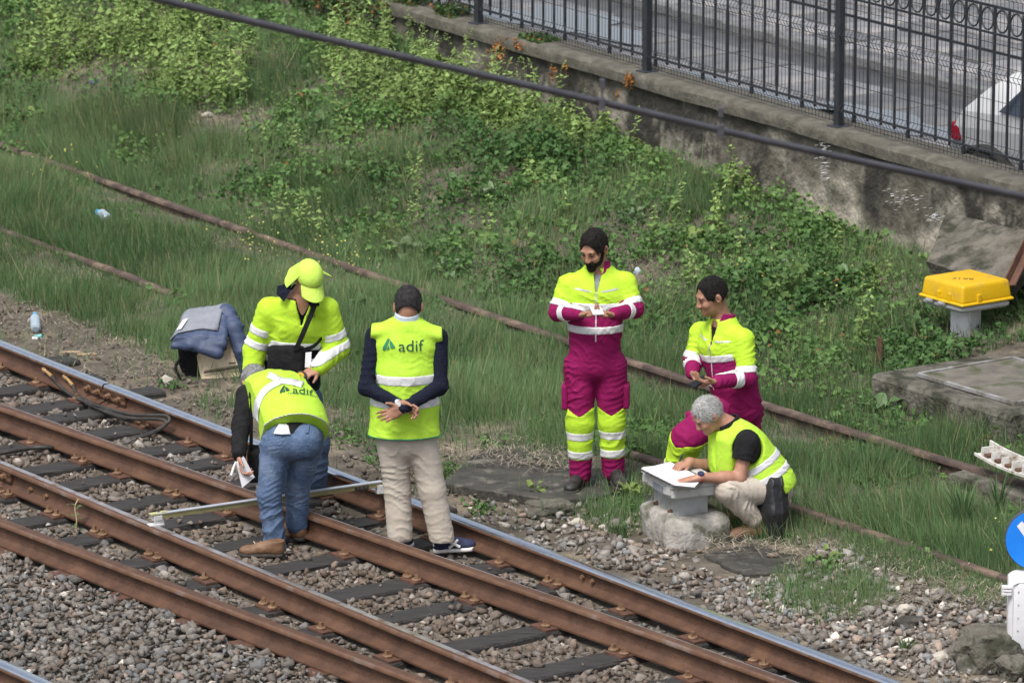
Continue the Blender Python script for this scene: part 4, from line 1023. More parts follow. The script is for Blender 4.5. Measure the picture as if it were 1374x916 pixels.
def ell(c, F, r):                         # ellipsoid with axes F (rows) and radii r
    c = np.asarray(c, float); F = np.asarray(F)
    def fn(X, Y, Z):
        x, y, z = X - c[0], Y - c[1], Z - c[2]; k0 = k1 = 0
        for i in range(3): e = x * F[i][0] + y * F[i][1] + z * F[i][2]; k0 = k0 + (e / r[i]) ** 2; k1 = k1 + (e / r[i] ** 2) ** 2
        k0 = np.sqrt(k0); return k0 * (k0 - 1) / np.maximum(np.sqrt(k1), .5 / min(r))
    return fn, c - max(r), c + max(r)
def rbox(c, F, hf, r):
    c = np.asarray(c, float); F = np.asarray(F)
    def fn(X, Y, Z):
        x, y, z = X - c[0], Y - c[1], Z - c[2]; q = [np.abs(x * F[i][0] + y * F[i][1] + z * F[i][2]) - (hf[i] - r) for i in range(3)]
        return np.sqrt(sum(np.maximum(k, 0) ** 2 for k in q)) + np.minimum(np.maximum(np.maximum(q[0], q[1]), q[2]), 0) - r
    m = np.linalg.norm(hf); return fn, c - m, c + m
def smin(a, b, k):
    h = np.clip(.5 + .5 * (a - b) / k, 0, 1); return a * (1 - h) + b * h - k * h * (1 - h)
def chain(V, pts, rad, us, k=.02):
    for i in range(len(pts) - 1): V.add(cone(pts[i], pts[i + 1], rad[i], rad[i + 1], us), k)
def lerp(a, b, t): return np.asarray(a) * (1 - t) + np.asarray(b) * t

def head(V, c, f, up, s=1.0, nose=1.0):
    F = frame(up, np.cross(f, up)); S, f, U = F[0], F[1] * -1 if F[1] @ np.asarray(f) < 0 else F[1], F[2]
    A = np.array([S, f, U]); p = lambda x, y, z: np.asarray(c) + s * (S * x + f * y + U * z)
    r = lambda *q: tuple(s * v for v in q)
    V.add(ell(p(0, -.012, .028), A, r(.077, .096, .092)), .01)
    V.add(ell(p(0, .030, -.03), A, r(.062, .066, .082)), .03)
    V.add(ell(p(0, .042, -.072), A, r(.050, .050, .040)), .025)
    V.add(ell(p(0, .078, -.098), A, r(.022, .018, .018)), .025)
    V.add(cone(p(-.036, .083, .022), p(.036, .083, .022), .013 * s), .018)
    for q in (-1, 1):
        V.add(ell(p(q * .031, .099, .002), A, r(.015, .014, .012)), .012, 's')
        V.add(ell(p(q * .031, .083, .001), A, r(.012, .011, .010)), .004)
        V.add(ell(p(q * .040, .070, -.032), A, r(.022, .022, .020)), .02)
        V.add(ell(p(q * .082, -.012, -.006), frame(U, S), r(.015, .021, .034)), .006)
        V.add(ell(p(q * .088, -.004, -.006), frame(U, S), r(.006, .010, .017)), .004, 's')
        V.add(ell(p(q * .012, .106, -.036), A, r(.010, .012, .009)), .008)
    V.add(cone(p(0, .094, .012), p(0, .112, -.030), .008 * s * nose, .0125 * s * nose), .012)
    V.add(cone(p(-.020, .086, -.058), p(.020, .086, -.058), .0075 * s), .008)
    V.add(cone(p(-.016, .085, -.069), p(.016, .085, -.069), .0075 * s), .008)
    V.add(cone(p(-.02, .098, -.0635), p(.02, .098, -.0635), .003 * s), .004, 's')
    return p, A
def face_bits(p, A, root, body, brow, s=1.0, iris=True):
    mb = MB(); mb.tube([p(-.021, .089, -.0625), p(-.008, .0965, -.060), p(.008, .0965, -.060), p(.021, .089, -.0625)], [.002, .0042, .0042, .002], 6); mb.tube([p(-.018, .090, -.0665), p(0, .0965, -.069), p(.018, .090, -.0665)], [.002, .0046, .002], 6); mb.build('lips', M['lips'], body, smooth=True)
    for q in (-1, 1):
        mb = MB(); mb.tube([p(q * .013, .094, .020), p(q * .032, .0965, .026), p(q * .050, .082, .020)], [.004 * s, .0048 * s, .003 * s], 6); mb.build('eyebrow', brow, body, smooth=True)
        mb = MB(); mb.tube([p(q * .019, .0905, .000), p(q * .031, .0950, .003), p(q * .043, .0880, .0)], [.0022 * s, .0036 * s, .002 * s], 6); mb.build('eyelash', M['hairblack'], body, smooth=True)
def hair(V0, p, A, m, root, s=1.0, thick=.010, low=-.055, recede=0, name='hair', amp=.006, h=.0045, freq=60, line=.070, slen=.018, ns=2600):
    S, f, U = A; c = p(0, 0, 0); V = Vol(c - .17 * s, c + .17 * s, h); r = lambda *q: tuple(s * v for v in q)
    V.add(ell(p(0, -.012, .029), A, r(.078 + thick, .097 + thick, .093 + thick * 1.2)), 0)
    V.add(ell(p(0, -.040, -.035), A, r(.063 + thick, .052 + thick, .062)), .03)
    V.bump(amp * 1.4, freq, 7, (1, 1, .5)).bump(amp, freq * 2.0, 9, (1, 1, .5))
    V.add(ell(p(0, .125, line - .125), A, r(.085, .088, .118)), .008, 's')          # the face opening with its curved hairline
    V.D = np.maximum(V.D, V.plane(p(0, 0, low), -U - f * .45))                        # nape
    for q in (-1, 1): V.add(ell(p(q * .088, -.004, -.026), A, r(.030, .026, .042)), .006, 's'); V.add(ell(p(q * .085, .055, -.05), A, r(.04, .045, .055)), .006, 's')
    if recede:
        for q in (-1, 1): V.add(ell(p(q * .040, .110, .075), A, r(.028, .062, .040)), .012, 's')
    return furry(V, c, A, m, root, name, slen, ns)
def furry(V, c, A, m, root, name, slen, ns, comb=None, relax=1):
    P, Q = V.surf(); T = np.concatenate([Q[:, :3], Q[:, [0, 2, 3]]]); r = np.random.default_rng(len(P)); i = r.integers(0, len(P), ns); b = P[i]; n_ = b - c; n_ /= np.linalg.norm(n_, axis=1)[:, None]
    cb = (-A[2] * .5 - A[1] * .55) if comb is None else comb
    d = cb[None] + r.normal(0, .42, (ns, 3)); d = d - n_ * (d * n_).sum(1)[:, None]; d /= np.linalg.norm(d, axis=1)[:, None]; w = np.cross(d, n_) * r.uniform(.0009, .0020, (ns, 1)); L = r.uniform(.5, 1.1, (ns, 1)) * slen
    S = np.stack([b - n_ * .002 - w, b - n_ * .002 + w, b + d * L + n_ * r.uniform(.001, .007, (ns, 1))], 1).reshape(-1, 3); F = np.arange(3 * ns).reshape(-1, 3) + len(P)
    k = vnoise(P[:, 0] * 70, P[:, 1] * 70, P[:, 2] * 35, 3); cs = np.repeat((.75 + .5 * k)[:, None], 3, 1); lo_, hi_ = (.75, 1.2) if m in (M['hairgrey'], M['stubble']) else (.45, 2.2); ct = np.repeat(np.repeat(r.uniform(lo_, hi_, (ns, 1)), 3, 1), 3, 0)
    return link(name, npmesh(name, np.concatenate([P, S]), np.concatenate([T, F]), np.concatenate([cs, ct])), root, m, True)
def hand(V, w, d, palm, curl=(.35, .5, .4), side=1, thumb=.6, spread=.06, s=1.0, tcurl=.3, k=.006):
    """w wrist, d direction of the hand, palm where the palm faces, side +1 when the thumb lies on cross(d, palm)"""
    d = unit(d); palm = np.asarray(palm, float); palm = unit(palm - d * (palm @ d)); S = np.cross(d, palm) * side; P = lambda a, b, c: np.asarray(w) + s * (d * a + S * b + palm * c)
    A = np.array([S, palm, d])
    V.add(cone(np.asarray(w) - d * .015, P(.02, 0, 0), (.027 * s, .021 * s), (.032 * s, .018 * s), S), .015)
    V.add(ell(P(.052, 0, 0), A, (.043 * s, .017 * s, .055 * s)), .012); V.add(ell(P(.03, .022, .008), A, (.02 * s, .015 * s, .035 * s)), .012)
    for i, (b, L) in enumerate(((.031, (.043, .027, .022)), (.0105, (.047, .031, .024)), (-.0105, (.044, .029, .023)), (-.030, (.034, .022, .020)))):
        q = P(.090 - .006 * abs(i - 1), b, 0); a = 0; dirn = None; c = curl if np.isscalar(curl[0]) else curl[i]
        for j in range(3):
            a += c[j]; dj = d * math.cos(a) + palm * math.sin(a) + S * (spread * (1.5 - i)); q2 = q + unit(dj) * L[j] * s
            V.add(cone(q, q2, (.0098 - .0009 * j) * s, (.0090 - .0010 * j) * s), k if j == 0 else .003); q = q2
    q = P(.022, .030, .006); t1 = unit(d * .62 + S * thumb + palm * .35); q2 = q + t1 * .042 * s; V.add(cone(q, q2, .0125 * s, .011 * s), .01)
    t2 = unit(t1 + d * tcurl - S * tcurl * .6 + palm * tcurl * .4); q3 = q2 + t2 * .034 * s; V.add(cone(q2, q3, .0108 * s, .0085 * s), .004)
    return P
def shoe(root, heel, fwd, up_m, sole_m, L=.285, high=.09, name='boot', tilt=0.0, wid=.048):
    fwd = np.asarray(fwd, float); F0 = unit(np.array([fwd[0], fwd[1], 0])); F = unit(F0 * math.cos(tilt) + Z3 * math.sin(tilt)); U = unit(Z3 - F * (Z3 @ F)); S = np.cross(F, U); A = np.array([S, F, U])
    p = lambda y, z, x=0: np.asarray(heel) + F * y + U * z + S * x
    V = Vol(np.asarray(heel) - .36, np.asarray(heel) + .36, .006)
    V.add(cone(p(.05, .055), p(L - .065, .042), (wid - .008, .046), (wid - .004, .030), S), .01)
    V.add(ell(p(L - .06, .040), A, (wid - .002, .062, .034)), .02); V.add(cone(p(.06, .06), p(.055, high + .03), .045, .050), .03)
    V.add(cone(p(.10, .075), p(.17, .062), .036, .03), .03); V.bump(.003, 40, 3)
    V.D = np.maximum(V.D, V.plane(p(0, .018), -U)); V.D = np.maximum(V.D, V.plane(p(.05, high + .03), U))
    up = V.build(name, up_m, root, relax=1)
    W = Vol(np.asarray(heel) - .36, np.asarray(heel) + .36, .006)
    W.add(cone(p(.04, .012), p(.12, .012), (wid - .006, .03), (wid - .008, .03), S), .01); W.add(cone(p(.12, .012), p(L - .055, .012), (wid - .008, .03), (wid + .003, .03), S), .02); W.add(ell(p(L - .058, .014), A, (wid + .003, .066, .03)), .02)
    W.D = np.maximum(W.D, W.plane(p(0, 0.0), -U)); W.D = np.maximum(W.D, W.plane(p(0, .026), U)); W.build('sole', sole_m, up)
    return up, p, A
class Person: pass
def bounds(pts, pad=.22): P = np.array(pts); return P.min(0) - pad, P.max(0) + pad
def person(loc, label, group=None):
    return empty('person', loc, label, 'person', group)
def band_D(V, limb, w, a, b, lift=.004):
    """a raised band of the limb field between the planes w = a and w = b"""
    n, P0 = w; d = V.plane(P0, n); return np.maximum(limb - lift, np.abs(d - (a + b) / 2) - (b - a) / 2)
def limb_axis(a, b): return unit(np.asarray(b) - np.asarray(a)), np.asarray(a)
def onto(V, mesh_VF, C, ru, uu, d, lift, name, m, parent, start=.25):
    """lays flat print on a garment: marches every point along d until it meets the cloth"""
    T, F = mesh_VF; P = np.array([np.asarray(C) + ru * x + uu * y for x, y in T]) - np.asarray(d) * start; d = np.asarray(d, float)
    for _ in range(90):
        q = V.sample(P); P = P + d * np.clip(q - lift, -.01, .03)[:, None]
    mb = MB(); mb.add(P, F); return mb.build(name, m, parent)
def rib_subdiv(T, F): return T, F
def adif(V, C, ru, uu, d, scale, root, m1, m2, lift=.005):
    tri = ([(-.52, -.5), (-.48, -.2), (-.12, .46), (.0, .5), (.06, .44), (-.06, .12), (-.30, -.46)], [(0, 1, 6), (1, 5, 6), (1, 2, 5), (2, 3, 4), (2, 4, 5)])
    tri2 = ([(.11, .38), (.46, -.06), (.48, -.16), (.40, -.22), (.14, -.28), (.02, .06)], [(0, 1, 5), (1, 2, 3), (1, 3, 4), (1, 4, 5)]); tri3 = ([(-.22, -.44), (.06, -.31), (-.03, .0)], [(0, 1, 2)])
    def dense(T, F, n=2):
        T = [np.array(t, float) for t in T]; F = list(F)
        for _ in range(n):
            G = []
            for f in F:
                for k in range(1, len(f) - 1):
                    a, b, c = f[0], f[k], f[k + 1]; i = len(T); T += [(T[a] + T[b]) / 2, (T[b] + T[c]) / 2, (T[c] + T[a]) / 2]; G += [(a, i, i + 2), (i, b, i + 1), (i + 2, i + 1, c), (i, i + 1, i + 2)]
            F = G
        return np.array(T), F
    for t in (tri, tri2, tri3):
        T, F = dense(*t); onto(V, (T * scale * .82 - np.array([scale * .88, 0]), F), C, ru, uu, d, lift, 'logo_mark', m1, root)
    T, F = text_mesh('adif', scale * 1.02, 1.12); T, F = dense(T, F, 1); onto(V, (T + np.array([scale * .52, -.08 * scale]), F), C, ru, uu, d, lift, 'logo_lettering', m2, root)

# ---------------------------------------------------------------- standing man seen from behind
def back_man():
    y0 = 30.65; J = lambda px, py, dy=0.: at(px, py, y0 + dy); S = np.array([1., 0, 0]); BK = np.array([0, -1., 0])
    root = person(gz(548, 742, -.02), 'man from behind in sleeveless yellow logo vest, hands clasped behind his back')
    neck, chest, waist, hip = J(546, 428, .0), J(545, 468), J(543, 535, -.01), J(545, 585, -.01)
    shL, shR, elL, elR = J(503, 450, .01), J(588, 452, .01), J(492, 520, -.07), J(590, 518, -.07)
    wrL, wrR = J(533, 541, -.215), J(541, 548, -.245)
    hL, hR, kL, kR, aL, aR = J(528, 598), J(567, 598), J(533, 655, .02), J(580, 657, -.01), J(537, 718, .0), J(593, 722, -.02)
    hc = J(548, 411, .02)
    lo, hi = bounds([neck, hc, shL, shR, elL, elR, hip, kL, aL, aR, wrR], .2); lo[2] = -.1
    # body
    B = Vol(lo, hi, .006)
    p, A = head(B, hc, np.array([.06, .93, -.36]), np.array([.0, .36, .93]), 1.02)
    B.add(cone(p(0, -.03, -.04), neck - (0, 0, .03), .057, .062), .03)
    B.add(cone(neck - (0, 0, .05), hip, (.10, .07), (.10, .07), S), .05)
    for a, b, c in ((shL, elL, wrL), (shR, elR, wrR)): B.add(cone(a, b, .035, .032), .02); B.add(cone(b, c, .032, .026), .02)
    for a, b, c in ((hL, kL, aL), (hR, kR, aR)): B.add(cone(a, b, .05, .04), .02); B.add(cone(b, c, .04, .035), .02)
    # the lower hand hangs open, palm outwards; the other hand grips its wrist
    hand(B, wrR + unit(wrR - elR) * .012, np.array([-.93, -.05, -.36]), np.array([-.1, -1, .12]), curl=[(.25, .5, .4), (.3, .6, .5), (.4, .6, .5), (.5, .7, .5)], side=1, thumb=.7)
    hand(B, wrL + unit(wrL - elL) * .012, np.array([.93, -.08, -.30]), np.array([.1, -.9, -.45]), curl=[(.5, .8, .6)] * 4, side=-1, thumb=.3)
    body = B.build('body', M['skintan'], root)
    hair(B, p, A, M['hairdark'], root, 1.02, thick=.009, low=-.06, amp=.004)
    # sweater sleeves and shirt collar
    G = Vol(lo, hi, .0072); g = G.like()
    g.add(cone(shL, elL, .062, .052), .02).add(cone(elL, wrL, .052, .036), .03).add(cone(shR, elR, .062, .052), .02).add(cone(elR, wrR, .052, .037), .03)
    g.add(cone(neck - (0, 0, .06), chest, (.12, .08), (.14, .10), S), .05)
    g.crease(.006, .045, (.3, .2, 1), 4, 6).bump(.004, 22, 5); g.build('sweater', M['navy'], root)
    cu = Vol(neck - .16, neck + .16, .005); f = unit(np.array([0, -.22, .97]))
    cu.add(cone(neck - f * .03, neck + f * .05, (.088, .082), (.076, .074), S), 0); cu.bump(.003, 30, 6)
    cu.D = np.maximum(cu.D, cu.plane(neck + f * .046, f)); cu.build('shirt_collar', M['shirt'], root)
    c2 = Vol(neck - .16, neck + .16, .005); c2.add(cone(neck - f * .03, neck + f * .004, (.092, .084), (.080, .074), S), 0); c2.D = np.maximum(c2.D, c2.plane(neck + f * .006, f)); c2.build('sweater_collar', M['navy'], root)
    for w, e, nm in ((wrR, elR, 'shirt_cuff'), (wrL, elL, 'shirt_cuff')):
        d = unit(w - e); MB().tube([w - d * .005, w + d * .012], .0335, 14).build(nm, M['shirt'], root, smooth=True)
    d = unit(wrL - elL); q = wrL + d * .022; wt_ = MB().tube([q - d * .012, q + d * .012], .031, 14).build('watch_strap', M['rubber'], root, smooth=True)
    MB().lathe(q - (0.01, .030, -.010), [(.019, -.006), (.021, .0), (.019, .006)], 14, frame((-.2, -1, .35), S)).build('watch_case', M['galv'], wt_, smooth=True)
    # vest
    v = G.like(); u = S
    secs = [(neck - (0, 0, .03), .085, .08), (J(545, 443, .005), .150, .105), (J(544, 462), .208, .130), (J(543, 500, -.01), .208, .148), (J(542, 545, -.01), .218, .155), (J(542, 590, -.01), .232, .158), (J(542, 612, -.01), .236, .158)]
    for (a, r1, r2), (b, q1, q2) in zip(secs[:-1], secs[1:]): v.add(cone(a, b, (r1, r2), (q1, q2), u), .03)
    for q, s_ in ((J(500, 441, .0), -1), (J(590, 444, .0), 1)): v.add(cone(neck - (0, 0, .045), q - (0, 0, .02), (.045, .085), (.05, .08), (0, 0, 1)), .04)
    # armholes: cut the sides away around the sleeves
    for sx, top, bot in ():
        pass
    v.bump(.016, 7, 8, (1.3, 1, .4)).crease(.006, .11, (1, 0, .25), 9, 4, 1.0).crease(.0035, .05, (.5, 0, 1), 12, 7)
    f_hem = np.array([0, 0, -1.]); zc = J(543, 590, -.16)
    v.D = np.maximum(v.D, v.plane(zc, f_hem))
    v.D = np.maximum(v.D, v.plane(J(496.5, 470, 0), unit(np.array([-1, 0, .06])))); v.D = np.maximum(v.D, v.plane(J(595, 470, 0), unit(np.array([1, 0, .06]))))
    # side armhole scoops as in the photo
    pip = []
    for a, b, n in ((J(492, 446), J(511, 522), None), (J(599, 449), J(576, 522), None)):
        d = unit(b - a); sd_ = 1 if a[0] > J(545, 470)[0] else -1; out = unit(np.cross(d, (0, 1, 0))); out = out * np.sign(out[0]) * sd_ if np.sign(out[0]) != sd_ else out
        arm_cut = np.minimum(v.plane(a, out), -v.plane(J(540, 521), (0, 0, -1)) * 1.0); pip.append(arm_cut); v.D = np.maximum(v.D, arm_cut)
    vb = v.D.copy()
    vest = v.build('vest', M['neon'], root)
    up = np.array([0, 0, 1.])
    for y1, y2, in ((505, 518), (536.5, 549)):
        a, b = J(543, y2, -.16), J(543, y1, -.16); D = np.maximum(vb - .003, np.maximum(v.plane(b, up), v.plane(a, -up))); v.build('reflective_band', M['silver'], vest, D)
    D = np.maximum(vb - .004, np.maximum(v.plane(J(543, 588.5, -.16), up), v.plane(J(543, 591.5, -.16), -up))); v.build('hem_piping', M['green'], vest, np.maximum(D, -vb - .012))
    for q in pip: v.build('armhole_piping', M['green'], vest, np.maximum(np.maximum(vb - .004, -vb - .010), np.abs(q + .004) - .0045))
    V2 = v; V2.D = vb
    adif(V2, J(540, 463, -.13), S, unit(np.array([0, .1, 1.])), np.array([0, 1., 0]), .098, vest, M['green'], M['darkgreen'])
    # trousers and shoes
    t = G.like(); t.add(ell(hip - (0, 0, .03), np.eye(3), (.165, .118, .13)), .02)
    for a, b, c, k in ((hL, kL, aL, 0), (hR, kR, aR, 1)):
        t.add(cone(a, b, .105, .086), .03); t.add(cone(b, c, .086, .081), .03)
    t.crease(.007, .06, (.25, .1, 1), 12, 5, 1.3).crease(.004, .03, (-.3, 0, 1), 16, 8, 1.2).bump(.008, 8, 14, (1.3, 1.3, .5))
    t.D = np.maximum(t.D, t.plane(aL + (0, 0, -.03), (0, 0, -1))); tr = t.build('trousers', M['chino'], root)
    x, fp, _ = shoe(root, gz(579, 741, -.01), (1, .05, 0), M['navyshoe'], M['whitesole'], L=.29, high=.06, name='sneaker', wid=.046, tilt=.06)
    for q in (((.105, .085, -.05), (.185, .04, -.062)), ((.175, .085, -.05), (.115, .035, -.058))):
        MB().tube([fp(q[0][0], q[0][1], -q[0][2] * .8), fp((q[0][0] + q[1][0]) / 2, (q[0][1] + q[1][1]) / 2, .052), fp(q[1][0], q[1][1], -q[1][2] * .85)], [.009, .009, .010], 5).build('cross_stripe', M['whitesole'], x)
    MB().box(fp(.042, .066, .012), (.030, .022, .020), np.array([_[1], _[0], _[2]])).build('heel_patch', M['whitesole'], x, bevel=.008)
    shoe(root, gz(534, 745, -.01), (.2, .95, 0), M['navyshoe'], M['whitesole'], L=.29, high=.06, name='sneaker', wid=.046)
back_man()

def perp_up(f): f = unit(f); return unit(Z3 - f * (f @ Z3))
def ucut(V, fields, k=.03):
    D = fields[0]
    for q in fields[1:]: D = smin(D, q, k)
    return D
def limb(G, a, b, ra, rb, bumps, u=None, lift=0.0):
    v = G.like(); v.add(cone(a, b, ra, rb, u), 0)
    d = np.asarray(b, float) - np.asarray(a, float)
    for q in bumps:
        if len(q) == 3 and q[0] > .5: v.crease(q[1], q[2], unit(d) + np.array([.25, .1, .15]), int(q[0]), 6, 1.2)
        else: v.bump(*q)
    return v.D - lift
def slab_along(G, D, a, b, lo, hi, lift):
    n = unit(np.asarray(b) - np.asarray(a)); d = G.plane(np.asarray(a), n); return np.maximum(D - lift, np.abs(d - (lo + hi) / 2) - (hi - lo) / 2)
WR = [(4, .009, .055), (7, .004, .03), (.006, 16, 5)]

# ---------------------------------------------------------------- two workers in magenta and yellow overalls
def overall_man(y0, jp, hd, label, skin, hairf, beard, pose):
    J = lambda q: at(q[0], q[1], y0 + (q[2] if len(q) > 2 else 0.))
    j = {k: J(v) for k, v in jp.items()}
    root = person(np.array([*j['foot'][:2], j['foot'][2]]), label)
    lo, hi = bounds(list(j.values()), .2); lo[2] = -.15; S = unit(np.asarray(hd['S'], float))
    B = Vol(lo, hi, .006); f = unit(hd['f']); p, A = head(B, j['head'], f, perp_up(f), 1.02)
    B.add(cone(p(0, -.03, -.04), j['neck'] - (0, 0, .03), .056, .062), .03)
    B.add(cone(j['neck'] - (0, 0, .04), j['hip'], (.10, .07), (.10, .07), S), .05)
    for s_ in 'LR':
        B.add(cone(j['sh' + s_], j['el' + s_], .036, .033), .02); B.add(cone(j['el' + s_], j['wr' + s_], .033, .027), .02)
        B.add(cone(j['h' + s_], j['k' + s_], .05, .04), .02); B.add(cone(j['k' + s_], j['a' + s_], .04, .035), .02)
    for q in pose['hands']: hand(B, j[q['w']] + unit(j[q['w']] - j[q['e']]) * .008, q['d'], q['palm'], q['curl'], q['side'], q.get('thumb', .6), tcurl=q.get('tc', .4))
    body = B.build('body', skin, root)
    face_bits(p, A, root, body, M['brow']); hairf(B, p, A, root)
    if beard:
        V = Vol(p(0, 0, 0) - .16, p(0, 0, 0) + .16, .0045); r = lambda *q: q
        V.add(ell(p(0, .036, -.066), A, (.064, .066, .054)), 0); V.add(ell(p(0, .084, -.104), A, (.030, .026, .027)), .02); V.add(ell(p(0, .018, -.03), A, (.0735, .050, .06)), .02)
        V.add(cone(p(-.028, .096, -.052), p(.028, .096, -.052), .011), .008); V.bump(.004, 90, 6)
        V.D = np.maximum(V.D, np.minimum(V.plane(p(0, .0, -.050), A[2] * .96 - A[1] * .28), V.plane(p(0, .052, 0), A[1]))); V.D = np.maximum(V.D, V.plane(p(0, -.003, 0), -A[1]))
        V.add(cone(p(-.018, .112, -.0635), p(.018, .112, -.0635), .0085), .003, 's'); furry(V, p(0, .02, -.05), A, M['hairblack'], root, 'beard', .014, 1600, -A[2] * .8 + A[1] * .2)
    G = Vol(lo, hi, .0072)
    tw = pose.get('tw', ((.17, .13), (.175, .13), (.205, .125), (.10, .085)))
    pts = [j['hip'], j['waist'], j['chest'], j['neck'] - (0, 0, .035)]; T = G.like()
    for i in range(3): T.add(cone(pts[i], pts[i + 1], tw[i], tw[i + 1], S), .03)
    for s_ in 'LR': T.add(cone(j['neck'] - (0, 0, .055), j['sh' + s_] + (0, 0, -.005), (.075, .075), (.055, .062), Z3), .04)
    T.bump(.014, 8, 8, (1, 1, .7)).crease(.008, .09, (.6, .2, .8), 9, 4, 1.1).crease(.004, .04, (-.5, 0, 1), 19, 7, 1.1)
    arms = {}
    for s_ in 'LR': arms[s_] = (limb(G, j['sh' + s_], j['el' + s_], .066, .062, WR), limb(G, j['el' + s_], j['wr' + s_], .063, .046, WR))
    full = T.D.copy()
    for s_ in 'LR': full = smin(full, smin(*arms[s_], .03), .035)
    full = np.maximum(full, G.plane(j['neck'] + (0, 0, .03), (0, 0, 1)))
    # open zip: a narrow V below the chin
    fd = unit(np.asarray(hd['front'], float)); vt = j['neck'] - (0, 0, .02) + fd * .10; vb = j['chest'] + fd * .15 + (0, 0, .02)
    cut = G.like(); cut.add(cone(vt, vb, (.030, .05), (.006, .03), S), 0)
    base = np.maximum(full, -cut.D); G.build('jacket', M['magenta'], root, base)
    jk = root.children[-1]
    # yellow upper part
    lvl = j['band'] ; yel = np.maximum(T.D, G.plane(lvl, pose.get('bn', (0, 0, -1.))))
    for s_ in 'LR':
        L = np.linalg.norm(j['el' + s_] - j['sh' + s_]); U = np.maximum(arms[s_][0], G.plane(lerp(j['sh' + s_], j['el' + s_], pose['ycut']), j['el' + s_] - j['sh' + s_])); yel = smin(yel, U, .035)
    yel = np.maximum(np.maximum(yel - .003, -cut.D), G.plane(j['neck'] + (0, 0, .025), (0, 0, 1))); G.build('yellow_yoke', M['neonj'], jk, yel)
    bn = -unit(pose.get('bn', (0, 0, -1.)))
    for off in pose['tbands']:
        d = G.plane(lvl, bn); G.build('reflective_band', M['silver'], jk, np.maximum(T.D - .0055, np.abs(d - off) - .026))
    for s_ in 'LR':
        a, b, c = j['sh' + s_], j['el' + s_], j['wr' + s_]; L = np.linalg.norm(b - a); L2 = np.linalg.norm(c - b)
        G.build('reflective_band', M['silver'], jk, slab_along(G, smin(*arms[s_], .03), a, b, L * pose['ycut'] - .005, L * pose['ycut'] + .045, .0055))
        o1, o2 = pose.get('fb', (.28, .48)); G.build('reflective_band', M['silver'], jk, slab_along(G, arms[s_][1], b, c, L2 * o1, L2 * o2, .0055))
        d = unit(c - b); MB().tube([c - d * .055, c - d * .03, c + d * .012], [.043, .045, .038], 14).build('cuff', M['black'], jk, smooth=True)
    # pocket flaps and zip
    for s_, sx in (('L', -1), ('R', 1)):
        T2 = [(-.055, -.006), (.055, -.006), (.055, .006), (-.055, .006)]; n_ = 8
        P = [(-.055 + .11 * i / n_, .004 * sx * (i - 4) * .4 + q) for i in range(n_ + 1) for q in (-.006, .006)]; Fq = [(2 * i, 2 * i + 2, 2 * i + 3, 2 * i + 1) for i in range(n_)]
        V2 = G.like(); V2.D = yel; c = (j['chest'] + fd * .1) + S * .09 * sx - (0, 0, .0); c[2] = lvl[2] + .115
        onto(V2, (np.array(P), Fq), c, S, Z3, -fd, .002, 'pocket_zip', M['boxgrey'], jk)
    V2 = G.like(); V2.D = np.minimum(yel, base); P = [(q, -.34 * i / 24) for i in range(25) for q in (-.0045, .0045)]; c = j['chest'] + fd * .1; c = c + Z3 * (lvl[2] + .11 - c[2])
    onto(V2, (np.array(P), [(2 * i, 2 * i + 2, 2 * i + 3, 2 * i + 1) for i in range(24)]), c, S, Z3, -fd, .003, 'front_zip', M['boxgrey'], jk)
    # collar
    cu = Vol(j['neck'] - .18, j['neck'] + .18, .005); nu = unit(Z3 - fd * .18)
    cu.add(cone(j['neck'] - nu * .04, j['neck'] + nu * .045, (.092, .088), (.078, .078), S), 0); inn = cu.like(); inn.add(cone(j['neck'] - nu * .06, j['neck'] + nu * .08, (.078, .074), (.066, .066), S), 0)
    w2 = cu.like(); w2.add(cone(j['neck'] + fd * .05 + nu * .08, j['neck'] + fd * .12 - nu * .06, (.055, .06), (.02, .05), S), 0)
    cu.D = np.maximum(np.maximum(cu.D, -inn.D), np.maximum(cu.plane(j['neck'] + nu * .042, nu), -w2.D)); cu.build('collar', M['magenta'], root)
    zone = G.like(); zone.add(cone(vt, vb, (.046, .075), (.02, .05), S), 0); G.build('undershirt', pose['shirt'], root, np.maximum(full + .014, zone.D))
    # trousers
    P_ = G.like(); P_.add(cone(j['waist'] - (0, 0, .02), j['hip'] - (0, 0, .05), pose.get('pw', (.165, .13)), pose.get('ph', (.178, .135)), S), .02); P_.bump(.008, 12, 15, (1, 1, .6)).crease(.006, .05, (.2, 0, 1), 16, 6)
    tr = P_.D; legs = {}
    for s_ in 'LR':
        rt = pose.get('rt', (.112, .088, .076))
        WB = [(18, .010, .075), (23, .005, .035), (.008, 13, 19)]
        legs[s_] = (limb(G, j['h' + s_], j['k' + s_], rt[0], rt[1], WB), limb(G, j['k' + s_], j['a' + s_], rt[1], rt[2], WB)); tr = smin(tr, smin(*legs[s_], .03), .03)
    for s_ in 'LR': tr = np.maximum(tr, np.minimum(G.plane(j['a' + s_], unit(j['a' + s_] - j['k' + s_])), 1.0) if False else tr)
    t = G.build('trousers', M['magenta'], root, tr)
    for s_ in 'LR':
        a, b = j['k' + s_], j['a' + s_]; L = np.linalg.norm(b - a); y1, y2 = pose['knee']
        n1 = unit(np.asarray(b - a)); tri = G.plane(a, n1); nn = unit(np.array(hd['front'], float)); X = G.sub(G.lo - 1, G.lo + G.n * G.h + 1)[1:]
        dx = np.abs((X[0] - a[0]) * S[0] + (X[1] - a[1]) * S[1]).astype(np.float32)
        dd = np.maximum(np.abs(tri - L * (y1 + y2) / 2) - L * (y2 - y1) / 2, L * y1 + .045 - .55 * dx - tri)
        G.build('yellow_knee', M['neonj'], t, np.maximum(smin(*legs[s_], .03) - .003, dd))
        for o1 in pose['lbands']: G.build('reflective_band', M['silver'], t, slab_along(G, smin(*legs[s_], .03), a, b, L * o1 - .028, L * o1 + .028, .0055))
